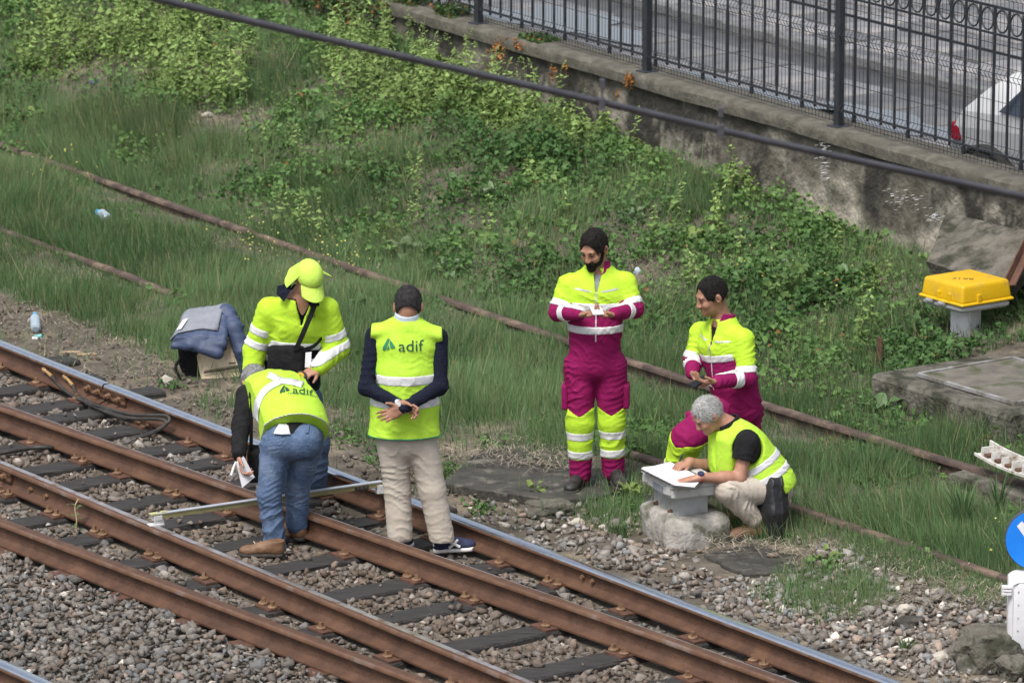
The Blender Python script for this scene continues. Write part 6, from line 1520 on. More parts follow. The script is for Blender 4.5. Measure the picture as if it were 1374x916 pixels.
    D = np.maximum(vb - .004, np.abs(v.plane(J(1032, 643, -.2), unit(np.array([-.52, 0, 1.])))) - .024); v.build('reflective_band', M['silver'], vest, np.maximum(D, v.plane(J(1005, 640, 0), (-1, 0, 0))))
    # trousers, boot, jacket round the waist
    t = G.like(); t.add(ell(hip, np.array([S, np.cross(Z3, S), Z3]), (.17, .15, .13)), .02)
    for s_ in 'LR': t.add(cone(h[s_], k[s_], .105, .088), .03); t.add(cone(k[s_], a[s_], .088, .066), .02)
    t.crease(.009, .05, (.9, .2, .5), 12, 6, 1.3).crease(.004, .03, (.3, 0, 1), 17, 8).bump(.008, 12, 13); t.build('trousers', M['chino'], root)
    x, fp, A_ = shoe(root, gz(1028, 722, -.01), (-.97, -.22, 0), M['boot'], M['sole'], name='boot', L=.29, high=.11); mb = MB(); mb.box(fp(.268, .02), (.03, .02, .014), np.array([A_[0], A_[1], A_[2]])); mb.build('toe_trim', M['yellow'], x, bevel=.008)
    shoe(root, J(1012, 712, .17) * np.array([1, 1, 0]), (-.97, -.1, 0), M['boot'], M['sole'], name='boot', L=.29, high=.11)
    d = unit(a['L'] - k['L']); MB().tube([a['L'] - d * .02, a['L'] + d * .06], [.05, .046], 14).build('sock', M['black'], root, smooth=True)
    V = Vol(J(1036, 682, 0) - .35, J(1036, 682, 0) + .35, .007); V.add(cone(J(1037, 648, -.08), J(1037, 682, -.10), (.095, .17), (.10, .19), (1, 0, 0)), 0); V.add(cone(J(1037, 682, -.10), J(1037, 714, -.11), (.10, .19), (.085, .17), (1, 0, 0)), .03); V.bump(.03, 8, 6, (1, 1, .35)).crease(.020, .085, (1, .5, .1), 6, 3, .7).crease(.006, .05, (.3, .2, 1), 8, 6); V.D = np.maximum(V.D, V.plane(J(1036, 722, -.2), (0, 0, -1)))
    V.build('tied_jacket', M['blacksheen'], root)
crouch_man()

# folded blue jacket on the beige bag
def blue_jacket():
    y = yb_; J = lambda px, py, dy=0.: at(px, py, y + dy)
    root = empty('blue_jacket', J(275, 465, .1), 'blue padded jacket with grey lining draped over the beige bag', 'jacket')
    V = Vol(J(275, 450, .1) - .42, J(275, 450, .1) + .42, .007)
    V.add(cone(J(250, 462, -.02), J(305, 420, .22), (.05, .09), (.06, .09), (0, 0, 1)), 0); q = [J(240, 455, .0), J(300, 453, -.02), J(300, 420, .24), J(255, 424, .24)]
    for u in np.linspace(0, 1, 6): V.add(cone(lerp(q[0], q[1], u), lerp(q[3], q[2], u), .035, .04), .04)
    V.add(cone(J(233, 464, -.02), J(298, 462, -.05), .03, .04), .02); V.add(cone(J(262, 465, -.05), J(292, 474, -.07), .035, .045), .02)
    V.bump(.010, 10, 5).crease(.010, .09, (.3, .9, .4), 6, 5); V.build('jacket_body', M['bluejacket'], root)
    W = Vol(J(310, 455, .1) - .42, J(310, 455, .1) + .42, .007); W.add(cone(J(304, 418, .2), J(314, 440, .1), .06, .065), 0); W.add(cone(J(314, 440, .1), J(324, 470, .04), .065, .055), .03); W.add(cone(J(324, 470, .04), J(327, 494, .05), .055, .04), .03); W.crease(.012, .07, (.2, 0, 1), 7, 5); W.build('sleeve', M['bluejacket'], root)
    P = []; k_ = 12
    for u in np.linspace(0, 1, k_):
        for w_ in np.linspace(0, 1, k_): P.append(lerp(lerp(J(228, 453, 0), J(292, 452, 0), u), lerp(J(250, 422, .25), J(304, 420, .25), u), w_))
    X = np.array(P) + (0, 0, .25)
    for _ in range(80): X = X - np.array([0, 0, 1.]) * np.clip(V.sample(X) - .006, -.01, .03)[:, None]
    X[:, 2] = np.maximum(X[:, 2], J(240, 458, 0)[2])
    mb = MB(); mb.add(X, [(i * k_ + j, i * k_ + j + 1, (i + 1) * k_ + j + 1, (i + 1) * k_ + j) for i in range(k_ - 1) for j in range(k_ - 1)]); o = mb.build('lining', M['greylining'], root, smooth=True); so = o.modifiers.new('thick', 'SOLIDIFY'); so.thickness = .01
    c1 = lerp(lerp(J(228, 453, 0), J(292, 452, 0), .18), lerp(J(250, 422, .25), J(304, 420, .25), .18), .03); c2 = lerp(lerp(J(228, 453, 0), J(292, 452, 0), .2), lerp(J(250, 422, .25), J(304, 420, .25), .2), .42)
    X = np.array([c1 - (.018, 0, 0), c1 + (.018, 0, 0), c2 + (.018, 0, 0), c2 - (.018, 0, 0)]) + (0, 0, .25)
    for _ in range(80): X = X - np.array([0, 0, 1.]) * np.clip(V.sample(X) - .026, -.01, .03)[:, None]
    mb = MB(); mb.add(X, [(0, 1, 2, 3)]); o = mb.build('white_label', M['paper'], root); so = o.modifiers.new('thick', 'SOLIDIFY'); so.thickness = .002
blue_jacket()

# ================================================================ BALLAST
def protos(k, npts, seed):
    r = np.random.default_rng(seed); out = []
    while len(out) < k:
        P = r.normal(size=(npts, 3)); P /= np.linalg.norm(P, axis=1)[:, None]; P *= r.uniform(.72, 1.05, (npts, 1)); P *= r.uniform(.65, 1.25, 3)
        bm = bmesh.new()
        for p in P: bm.verts.new(p)
        h = bmesh.ops.convex_hull(bm, input=bm.verts); bm.verts.index_update()
        bmesh.ops.delete(bm, geom=[v for v in bm.verts if not v.link_faces], context='VERTS'); bm.verts.index_update()
        V = np.array([v.co[:] for v in bm.verts]); F = np.array([[v.index for v in f.verts] for f in bm.faces if len(f.verts) == 3]); bm.free()
        if len(F) > 8: out.append((V, F))
    return out
def rotm(n, r):
    q = r.normal(size=(n, 4)); q /= np.linalg.norm(q, axis=1)[:, None]; w, x, y, z = q.T
    return np.stack([1 - 2 * (y * y + z * z), 2 * (x * y - z * w), 2 * (x * z + y * w), 2 * (x * y + z * w), 1 - 2 * (x * x + z * z), 2 * (y * z - x * w), 2 * (x * z - y * w), 2 * (y * z + x * w), 1 - 2 * (x * x + y * y)], -1).reshape(n, 3, 3)
def stack(items):
    Vs, Fs, Cs, o = [], [], [], 0
    for V, F, C in items: Vs.append(V); Fs.append(F + o); Cs.append(C); o += len(V)
    return np.concatenate(Vs), np.concatenate(Fs), np.concatenate(Cs)
EDGE = [toSN(ground(px, py)) for px, py in ((-240, 300), (-120, 350), (0, 398), (110, 446), (240, 494), (330, 530), (450, 556), (560, 590), (640, 612), (760, 668), (850, 690), (980, 728), (1110, 742), (1200, 778), (1290, 808), (1374, 836), (1460, 860), (1580, 895))]
es, en = np.array([float(e[0]) for e in EDGE]), np.array([float(e[1]) for e in EDGE]); o_ = np.argsort(es); es, en = es[o_], en[o_]
def edge(s): return np.interp(s, es, en)
def ballast():
    st = .043; S, N_ = np.meshgrid(np.arange(-36, -17, st), np.arange(11.8, 20.2, st), indexing='ij'); S, N_ = S.ravel(), N_.ravel()
    S = S + rng.uniform(-.5, .5, S.size) * st; N_ = N_ + rng.uniform(-.5, .5, S.size) * st
    P = SN(0, 0)[None, :] + np.stack([S * TT[0] + N_ * NN[0], S * TT[1] + N_ * NN[1], 0 * S], -1); px, py = proj(P)
    m = (px > -130) & (px < 1500) & (py < 1010) & (py > 395); S, N_ = S[m], N_[m]; px, py = px[m], py[m]
    e = edge(S); d = np.ones(S.size)
    dirt = sstep(17.75, 18.0, N_) * sstep(-25.6, -27.2, S); d *= 1 - .55 * dirt
    d *= 1 - sstep(e - .15, e + .25, N_); d *= 1 - .55 * sstep(.5, .62, vnoise(S * 1.7, N_ * 1.7, 0, 81)) * sstep(17.7, 18.2, N_)
    ab = (N_ > 17.0) & (N_ < 17.42) & (S < -25.2) & (S > -27.6); d = np.where(ab, d * .45, d)
    sl = np.min(np.abs(S[:, None] - np.array(sl_s)[None]), 1); nd_ = np.interp(S, np.linspace(-36, -17, 120), [nD(q) for q in np.linspace(-36, -17, 120)]); on = (sl < .135) & (N_ > nd_ - .10) & (N_ < 18.0)
    d = np.where(on, .045, d)
    for fn in (nA, nB, nC, nD, nE):
        nr = np.array([fn(q) for q in np.linspace(-36, -17, 120)]); r_ = np.interp(S, np.linspace(-36, -17, 120), nr); d = np.where(np.abs(N_ - r_) < .095, 0, d); d = np.where(on & (np.abs(N_ - r_) < .2), 0, d)
    for (cx, cy, rx, ry) in ((735, 632, 150, 42), (1012, 748, 75, 22), (907, 700, 52, 22)): d = np.where(((px - cx) / rx) ** 2 + ((py - cy) / ry) ** 2 < 1, d * .04, d)
    keep = rng.random(S.size) < d; keep = keep & (d > 0); S, N_, dirt, on = S[keep], N_[keep], dirt[keep], on[keep]; n = S.size
    size = np.clip(rng.lognormal(math.log(.031), .30, n), .014, .058) * (1 - .5 * dirt * (rng.random(n) < .85)); size = np.where(on, size * .7, size)
    z = H(S, N_) + rng.uniform(-.012, .022, n) + size * .1; z = np.where(on, size * .5, z)
    z += np.where(N_ < nd_[keep] - .1, .035, 0)
    C = np.array([[.150, .140, .130], [.118, .106, .096], [.18, .172, .162], [.135, .14, .145], [.105, .085, .07], [.20, .16, .135], [.40, .38, .355], [.085, .08, .076]])
    rus = np.exp(-((N_ - 16.3) / .9) ** 2) * .8
    pr = np.array([.26, .2, .14, .12, .12, .08, .035, .045]); ci = rng.choice(8, n, p=pr / pr.sum()); c = C[ci] * 1.27 * rng.uniform(.75, 1.25, (n, 1)); c = c * (1 - rus[:, None] * .5) + np.array([.155, .105, .072]) * rus[:, None] * .5
    bright = sstep(17.7, 18.3, N_) * sstep(-27, -25.5, S); c *= (.88 + .4 * bright)[:, None]; c = np.where((dirt > .5)[:, None], c * .5 + np.array([.11, .085, .062]) * .6, c)
    Rm = rotm(n, rng) * (size[:, None, None]) ; pr_ = protos(30, 9, 5); pi = rng.integers(0, len(pr_), n); items = []
    ctr = np.stack([S * TT[0] + N_ * NN[0], S * TT[1] + N_ * NN[1], z], -1); fl = np.array([1, 1, .82])
    for k, (V, F) in enumerate(pr_):
        I = np.nonzero(pi == k)[0]
        if not len(I): continue
        W = np.einsum('nij,vj->nvi', Rm[I], V) * fl + ctr[I][:, None]; items.append((W.reshape(-1, 3), (F[None] + (np.arange(len(I)) * len(V))[:, None, None]).reshape(-1, 3), np.repeat(c[I], len(V), 0)))
    V, F, Cc = stack(items); o = link('ballast', npmesh('ballast', V, F, Cc), None, M['ballast']); tag(o, 'grey brown crushed stone ballast filling the tracks', 'ballast', kind='stuff')
ballast()

# ================================================================ PLANTS
def blob(px, py, L):
    r = np.zeros(px.shape)
    for cx, cy, rx, ry, *w in L: r = np.maximum(r, (w[0] if w else 1.0) * np.clip(1.6 - 1.6 * np.sqrt(((px - cx) / rx) ** 2 + ((py - cy) / ry) ** 2), 0, 1))
    return r
BARE = [(318, 74, 34, 13), (300, 172, 75, 34), (345, 160, 40, 30, .9), (420, 205, 55, 14), (640, 302, 40, 12), (880, 365, 55, 22, .8), (520, 360, 60, 10, .7), (185, 100, 30, 12, .6), (470, 30, 50, 18, .5), (560, 300, 30, 10, .5), (735, 632, 160, 46), (1012, 748, 85, 24), (500, 395, 60, 16, .5), (640, 200, 40, 8, .4), (1010, 320, 40, 10, .5)]
random.seed(77); SCRUB = [(random.uniform(330, 1180), random.uniform(190, 330) , random.uniform(14, 34), random.uniform(8, 16), random.uniform(.3, .7)) for _ in range(26)] + [(random.uniform(880, 1240), random.uniform(330, 470), random.uniform(14, 30), random.uniform(8, 14), random.uniform(.3, .6)) for _ in range(14)]
NETTLE = SCRUB + [(160, 60, 140, 50), (262, 115, 95, 48), (235, 45, 80, 35), (480, 92, 75, 42), (560, 135, 115, 45), (690, 155, 90, 45), (790, 175, 70, 35), (600, 90, 60, 40), (880, 200, 60, 22), (1030, 225, 36, 40), (1010, 250, 50, 40), (60, 90, 60, 40, .7), (1140, 300, 40, 30, .5)]
TALLGRASS = [(150, 185, 170, 48), (290, 225, 140, 50), (60, 250, 100, 60), (440, 260, 80, 40), (560, 330, 90, 40, .8), (700, 330, 130, 45, .7), (1170, 590, 120, 70), (1260, 600, 90, 22), (930, 250, 60, 50), (560, 70, 60, 30, .8), (350, 130, 50, 30)]
chs, chn = (sa, sb), (n0_ - .22, n0_ + 1.7)
def keepout(S, N_): return ((S > sa - .02) & (S < sb + .02) & (N_ > n0 - .02) & (N_ < n0 + 1.78)) | (N_ > wall_n(S) - .02)
def cand(k, nlo=17.6, nhi=25.6):
    S = rng.uniform(-48, -18, k); N_ = rng.uniform(nlo, nhi, k); z = H(S, N_); P = np.stack([S * TT[0] + N_ * NN[0], S * TT[1] + N_ * NN[1], z], -1); px, py = proj(P)
    m = (px > -150) & (px < 1520) & (py > -60) & (py < 960) & ~keepout(S, N_); return S[m], N_[m], P[m], px[m], py[m]
def rails_clear(S, N_, w=.03):
    return (np.abs(N_ - nF1(S)) > w) & (np.abs(N_ - nF2(S)) > w * np.where((S > -32.2) & (S < -27), 0, 1))
def grass():
    S, N_, P, px, py = cand(1500000); e = edge(S)
    g = sstep(e - .05, e + .30, N_); cl = vnoise(S * 1.3, N_ * 1.3, 0, 91); cl2 = vnoise(S * 4.5, N_ * 4.5, 0, 92)
    bank = sstep(21.3, 22.0, N_); tg = blob(px, py, TALLGRASS)
    g *= (.35 + .65 * sstep(.25, .6, cl)) * (.45 + .55 * sstep(.2, .6, cl2)); g *= 1 - bank * (1 - np.maximum(.48, tg)); 
    g = np.maximum(g, .022 * sstep(17.75, 18.0, N_) * (N_ < e + .1) * (S < -25.5) * (cl2 > .4))
    extra = blob(px, py, [(1110, 800, 105, 42), (830, 690, 70, 30, .8), (540, 590, 80, 22, .6), (470, 575, 50, 18, .5), (600, 635, 50, 14, .4), (300, 545, 50, 10, .25), (1000, 690, 40, 18, .3), (690, 830, 0.1, .1)]) * .9; g = np.maximum(g, extra * (.4 + .6 * cl2)); g *= 1 - blob(px, py, BARE) * .93
    g *= 1 - .8 * blob(px, py, NETTLE)
    m = (rng.random(S.size) < g) & rails_clear(S, N_); S, N_, P, px, py, cl, tg, bank = S[m], N_[m], P[m], px[m], py[m], cl[m], tg[m], bank[m]
    if len(S) > 330000: k = rng.permutation(len(S))[:330000]; S, N_, P, px, py, cl, tg, bank = (q[k] for q in (S, N_, P, px, py, cl, tg, bank))
    n = len(S); h = rng.uniform(.07, .19, n) * (.65 + .7 * cl) * (1 + .5 * tg); f1 = np.abs(N_ - 21.0); r1 = nF1(S) - N_; h *= np.where((r1 > 0) & (r1 < .42), np.where(px < 330, .3, .5), 1); r2 = nF2(S) - N_; vis = ((px < 250) | (px > 830)); h *= np.where((r2 > 0) & (r2 < .40) & vis, .42, 1)
    h = np.where(blob(px, py, [(1110, 800, 120, 50)]) > 0, h * .7, h)
    h *= .55 + .9 * vnoise(S * 3.3, N_ * 3.3, 0, 97); tall = rng.random(n) < .022; h = np.where(tall, h * rng.uniform(1.3, 2.0, n), h); lean = np.where(rng.random(n) < .25, .5, .2)
    a = rng.uniform(0, 2 * math.pi, n); w = rng.uniform(.0026, .0052, n); side = np.stack([np.cos(a), np.sin(a) * .5, 0 * a], -1) * w[:, None]; ln = rng.normal(0, 1, (n, 2)) * (h * lean)[:, None] + (vnoise(S * 1.1, N_ * 1.1, 0, 98) - .5)[:, None] * np.array([.5, .3]) * h[:, None]
    tip = P + np.stack([ln[:, 0], ln[:, 1], h], -1); base = P - np.array([0, 0, .01]); V = np.stack([base - side, base + side, tip], 1).reshape(-1, 3); F = np.arange(3 * n).reshape(-1, 3)
    c0 = np.array([.068, .132, .050]); c1 = np.array([.165, .265, .115]); c2 = np.array([.22, .21, .11]); t = np.clip(.5 + .9 * (vnoise(S * .8, N_ * .8, 0, 95) - .5) + rng.normal(0, .22, n), 0, 1)[:, None]
    c = c0 * (1 - t) + c1 * t; dry = ((rng.random(n) < .05 + .06 * bank + .10 * (vnoise(S * 2.1, N_ * 2.1, 0, 99) > .62)) | (tall & (rng.random(n) < .7)))[:, None]; c = np.where(dry, c2 * rng.uniform(.8, 1.3, (n, 1)), c); c *= rng.uniform(.8, 1.2, (n, 1))
    C = np.repeat(c, 3, 0)
    o = link('grass', npmesh('grass', V, F, C), None, M['grass']); tag(o, 'fine upright green grass over the old track', 'grass', kind='stuff')
grass()
def leaf_quads(P, d, u, L, W, fold=.25):
    """leaf of length L along d, width along u, folded along the midrib, as 2 triangles"""
    nrm = np.cross(d, u); mid = P + d * (L * .5)[:, None]; tip = P + d * L[:, None] - nrm * (L * .12)[:, None]
    a = mid + u * (W * .5)[:, None] + nrm * (W * fold)[:, None] - d * (L * .08)[:, None]; b = mid - u * (W * .5)[:, None] + nrm * (W * fold)[:, None] - d * (L * .08)[:, None]
    return np.stack([P, a, tip, b], 1)
def unitv(v): return v / np.maximum(np.linalg.norm(v, axis=-1, keepdims=True), 1e-9)
def leaves(name, P, size, c, up=.75, label=None, seed=0, cat='plants', wide=.75):
    n = len(P); nr = unitv(rng.normal(size=(n, 3)) * .55 + np.array([0, -.25, up])); d = unitv(np.cross(nr, rng.normal(size=(n, 3)))); u = np.cross(nr, d)
    Q = leaf_quads(P - d * (size * .5)[:, None], d, u, size, size * wide * rng.uniform(.75, 1.2, n)); V = Q.reshape(-1, 3); i = np.arange(n) * 4
    F = np.concatenate([np.stack([i, i + 1, i + 2], -1), np.stack([i, i + 2, i + 3], -1)]); o = link(name, npmesh(name, V, F, np.repeat(c, 4, 0)), None, M['leaf']); return tag(o, label, cat, kind='stuff')
def ground_cover():
    S, N_, P, px, py = cand(900000, 18.0); bank = sstep(21.25, 21.9, N_); cl = vnoise(S * 1.6, N_ * 1.6, 0, 101); cl2 = vnoise(S * 5, N_ * 5, 0, 102)
    g = bank * (.25 + .75 * sstep(.3, .6, cl)) * (.25 + .75 * sstep(.3, .55, cl2)); g *= 1 - .8 * blob(px, py, TALLGRASS)
    g = np.maximum(g, .75 * blob(px, py, NETTLE)); mid = (N_ > 19.5) & (N_ < 21.1); g = np.where(mid, np.maximum(g, .10 * sstep(.55, .75, cl)), g)
    g = np.maximum(g, blob(px, py, [(870, 590, 130, 30, .6), (760, 580, 60, 25, .6), (850, 680, 30, 14, .8), (715, 668, 30, 10, .8), (640, 690, 35, 12, .5), (590, 640, 45, 14, .45), (530, 612, 50, 18, .4), (460, 590, 40, 16, .35), (660, 600, 40, 8, .4), (345, 555, 30, 8, .25), (230, 520, 40, 8, .2), (1200, 570, 120, 60, .5), (1180, 640, 60, 30, .4), (130, 225, 60, 30, .35), (60, 30, 40, 20, .5), (1110, 760, 40, 10, .4), (560, 345, 60, 20, .5), (40, 550, 15, 5, .5), (120, 548, 14, 4, .5), (1230, 540, 90, 60, .6), (1345, 700, 30, 60, .25), (1220, 470, 60, 40, .7), (1120, 470, 90, 60, .5)])); g *= 1 - blob(px, py, BARE) * .97
    m = rng.random(S.size) < g * .50; S, N_, P, px, py, cl, cl2 = (q[m] for q in (S, N_, P, px, py, cl, cl2))
    if len(S) > 190000: k = rng.permutation(len(S))[:190000]; S, N_, P, px, py, cl, cl2 = (q[k] for q in (S, N_, P, px, py, cl, cl2))
    n = len(S); ht = .03 + .13 * sstep(.35, .75, cl) * cl2 + .09 * sstep(.45, .75, cl2); z = rng.random(n) ** .7 * ht * sstep(21.0, 22, N_) + rng.uniform(.0, .06, n); P = P + np.stack([0 * z, 0 * z, z], -1)
    size = rng.uniform(.028, .066, n) * (.8 + .5 * vnoise(S * 2.2, N_ * 2.2, 0, 104)); c0, c1, c2 = np.array([.060, .130, .038]), np.array([.130, .240, .068]), np.array([.25, .34, .10])
    t = np.clip(vnoise(S * 1.9, N_ * 1.9, 0, 103) * 1.5 - .25 + rng.normal(0, .2, n), 0, 1)[:, None]; c = c0 * (1 - t) + c1 * t; q = (.7 * blob(px, py, NETTLE))[:, None]; c = c * (1 - q) + c2 * q; c *= rng.uniform(.7, 1.25, (n, 1)); br = rng.random(n) < .008; c[br] = np.array([.22, .13, .05])
    leaves('ground_cover', P, size, c, label='low leafy weeds covering the bank')
ground_cover()
def stalk(seed, h, lean):
    r = np.random.default_rng(seed); k = 9; t = np.linspace(0, 1, k); ax = np.stack([lean[0] * t ** 2, lean[1] * t ** 2, t * h], -1); ax[-2:, 0] += r.normal(0, .01, 2)
    V = []; F = []; C = []; rr = .0075 * (1 - .7 * t)
    for i in range(k):
        for a in (0, 2.1, 4.2): V.append(ax[i] + np.array([math.cos(a), math.sin(a), 0]) * rr[i]); C.append((.22, .27, .10))
    for i in range(k - 1):
        for q in range(3): a, b = i * 3 + q, i * 3 + (q + 1) % 3; F += [(a, b, b + 3), (a, b + 3, a + 3)]
    P, d, u, L, W = [], [], [], [], []; nl = int(h / .05); 
    for i in range(2, nl):
        f = i / nl; a0 = i * 1.571 + r.normal(0, .7); p = np.array([np.interp(f, t, ax[:, j]) for j in range(3)])
        for s_ in (0, math.pi):
            a = a0 + s_; dr = np.array([math.cos(a), math.sin(a), r.uniform(-1.5, .7) * (1 - .4 * f) - .1]); dr /= np.linalg.norm(dr); P.append(p + (0, 0, r.normal(0, .016))); d.append(dr); u.append(unit(np.cross(dr, (0, 0, 1)))); L.append((.035 + .055 * math.sin(f * 2.6 + .4)) * r.uniform(.4, 1.35)); W.append(L[-1] * r.uniform(.4, .65))
    for q in range(10): a = r.uniform(0, 6.28); dr = unit(np.array([math.cos(a), math.sin(a), .3])); P.append(ax[-1] - (0, 0, r.uniform(0, .07))); d.append(dr); u.append(unit(np.cross(dr, (0, 0, 1)))); L.append(r.uniform(.02, .035)); W.append(.012)
    Q = leaf_quads(np.array(P), np.array(d), np.array(u), np.array(L), np.array(W)); o = len(V); n = len(P); V = np.concatenate([np.array(V), Q.reshape(-1, 3)]); i = o + np.arange(n) * 4
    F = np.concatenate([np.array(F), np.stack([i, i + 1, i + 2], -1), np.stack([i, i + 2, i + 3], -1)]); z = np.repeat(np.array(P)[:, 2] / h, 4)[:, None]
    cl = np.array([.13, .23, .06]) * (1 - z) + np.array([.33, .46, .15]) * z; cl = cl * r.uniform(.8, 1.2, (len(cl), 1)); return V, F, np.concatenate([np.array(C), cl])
def nettles():
    pr_ = [stalk(200 + i, h, (random.uniform(-.2, .2), random.uniform(-.14, .14))) for i, h in enumerate((.42, .50, .58, .68, .54, .75, .40, .62))]
    S, N_, P, px, py = cand(26000, 21.3); g = blob(px, py, NETTLE); m = (rng.random(S.size) < g * .30) & (N_ < wall_n(S) - .12); S, N_, P, px, py = S[m], N_[m], P[m], px[m], py[m]; n = len(S)
    order = np.argsort(-P[:, 1] * -1); near = order[:70]; rest = order[70:]; items = []
    ang = rng.uniform(0, 6.28, n); sc = rng.uniform(.55, 1.0, n); pi = rng.integers(0, len(pr_), n); tint = rng.uniform(.6, 1.15, n) * (1 - .35 * np.clip(blob(px, py, SCRUB) * 2, 0, 1)); sc *= 1 - .3 * np.clip(blob(px, py, SCRUB) * 2, 0, 1)
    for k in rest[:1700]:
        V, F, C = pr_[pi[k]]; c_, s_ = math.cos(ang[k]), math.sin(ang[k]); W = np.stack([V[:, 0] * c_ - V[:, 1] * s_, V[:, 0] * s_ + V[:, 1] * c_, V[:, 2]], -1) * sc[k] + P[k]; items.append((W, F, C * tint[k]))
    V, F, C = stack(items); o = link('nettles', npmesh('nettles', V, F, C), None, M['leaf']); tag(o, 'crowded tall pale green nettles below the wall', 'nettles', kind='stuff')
    mes = [npmesh('nettle', *q) for q in pr_]
    for me in mes: me.materials.append(M['leaf'])
    for k in near:
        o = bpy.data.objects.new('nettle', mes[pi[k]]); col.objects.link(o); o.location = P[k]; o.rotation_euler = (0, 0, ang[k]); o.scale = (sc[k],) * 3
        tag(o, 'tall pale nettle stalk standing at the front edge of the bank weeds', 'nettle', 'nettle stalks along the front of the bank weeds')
    return len(near), len(rest)
nettles()
def leaf_mesh(L, W, curl=.5, nseg=5, wav=.15):
    mb = MB(); rows = []
    for i in range(nseg + 1):
        t = i / nseg; w = W * math.sin(math.pi * min(1, .12 + t * .86)) ** .8; z = L * (.55 * t - curl * t * t); x = L * t * .92; rows.append([np.array([x, -w / 2, z + .12 * w + wav * w * math.sin(t * 9)]), np.array([x, 0, z]), np.array([x, w / 2, z + .12 * w - wav * w * math.sin(t * 8)])])
    mb.strip(rows); me = bpy.data.meshes.new('leaf'); me.from_pydata(mb.v, [], mb.f); me.polygons.foreach_set('use_smooth', np.ones(len(me.polygons), bool)); me.update(); return me
bigleaf = [mat('broad_leaf', (.085, .155, .06), (.13, .21, .085), 8, .55, .2, 30, transl=.25), mat('broad_leaf_pale', (.13, .20, .10), (.18, .26, .14), 8, .55, .2, 30, transl=.25), mat('yellow_green_leaf', (.15, .22, .05), (.21, .28, .07), 8, .55, .2, 30, transl=.25)]
def leafy(px, py, n, L, W, mi, label, name='broad_leaf_plant', hh=.1):
    P = ground(px, py); root = empty(name, P, label, 'plant'); mes = [leaf_mesh(L, W, c) for c in (.35, .55, .8)]
    for me in mes: me.materials.append(bigleaf[mi])
    for k in range(n):
        o = bpy.data.objects.new('leaf', mes[k % 3]); col.objects.link(o); o.parent = root; a = k * 2.4 + random.uniform(-.3, .3); q = random.uniform(.65, 1.1)
        o.matrix_basis = Matrix.Translation((math.cos(a) * .03, math.sin(a) * .03, hh * (k / n))) @ Matrix.Rotation(a, 4, 'Z') @ Matrix.Rotation(random.uniform(-.5, .25) - .3 * k / n, 4, 'Y') @ Matrix.Scale(q, 4)
for args in ((800, 238, 12, .24, .11, 1, 'grey green cabbage leaved plant in the weeds above the bearded worker'), (738, 252, 9, .18, .09, 1, 'smaller grey green broad leaved plant beside the cabbage leaved one'), (545, 348, 11, .20, .09, 1, 'pale broad leaved plant just above the old rail'), (600, 372, 9, .16, .08, 1, 'low pale leafed plant on the uphill side of the old rail'),
             (1105, 332, 9, .19, .11, 1, 'pale round leaved plant below the wall near the white scrap'), (72, 44, 10, .26, .12, 2, 'yellow green broad leaved plant at the top corner of the bank'), (45, 165, 9, .15, .08, 2, 'light leafed weed in tall grass above the old rail'), (715, 668, 9, .09, .05, 2, 'small yellow green weed at the edge of the dark slab'),
             (845, 672, 12, .10, .06, 2, 'yellow green weed between standing worker and concrete block'), (490, 420, 8, .13, .07, 0, 'dark broad leaved weed behind the man in the logo vest'), (1110, 755, 8, .08, .05, 2, 'small bright weed growing at the dirt edge'), (452, 240, 9, .17, .09, 0, 'bushy broad leaved weed high on the bank'), (1185, 560, 9, .14, .08, 0, 'leafy weed in front of the concrete chamber')):
    leafy(*args)
for px, py, L_, mi in ((1072, 352, .17, 1), (1058, 372, .15, 1), (1160, 345, .16, 1), (1135, 385, .14, 1), (1090, 405, .14, 1), (1020, 395, .13, 1), (660, 268, .15, 1), (700, 290, .14, 1), (520, 320, .15, 2), (610, 255, .14, 0), (430, 175, .16, 0), (850, 300, .14, 1), (930, 330, .14, 2)):
    leafy(px, py, 9, L_, L_ * .5, mi, 'broad leaved weed among the low plants of the bank')
for o in bpy.data.objects:
    if o.get('label') == 'broad leaved weed among the low plants of the bank': o['group'] = 'broad leaved weeds on the bank'
def sprout(px, py, h, label, nl=8):
    P = ground(px, py, .0); root = empty('young_weed', P, label, 'plant'); tip = P + np.array([.02, 0, h]); MB().tube(smooth_path([P - (0, 0, .02), P + (.006, 0, h * .4), P + (-.004, 0, h * .75), tip]), .0045, 5).build('stem', M['stick'], root); me = leaf_mesh(.085, .022, .75); me.materials.append(bigleaf[0])
    for k in range(nl):
        o = bpy.data.objects.new('leaf', me); col.objects.link(o); o.parent = root; o.matrix_basis = Matrix.Translation((.004, 0, h * (.05 + .85 * k / nl))) @ Matrix.Rotation(k * 2.2 + .3, 4, 'Z') @ Matrix.Rotation(-.2, 4, 'Y') @ Matrix.Scale(random.uniform(.7, 1.15), 4)
sprout(102, 716, .24, 'slender young weed standing against the third rail'); sprout(71, 603, .12, 'small green weed beside the second rail bolts', 10); sprout(770, 838, .03, 'tiny weed between the two upper rails', 5)
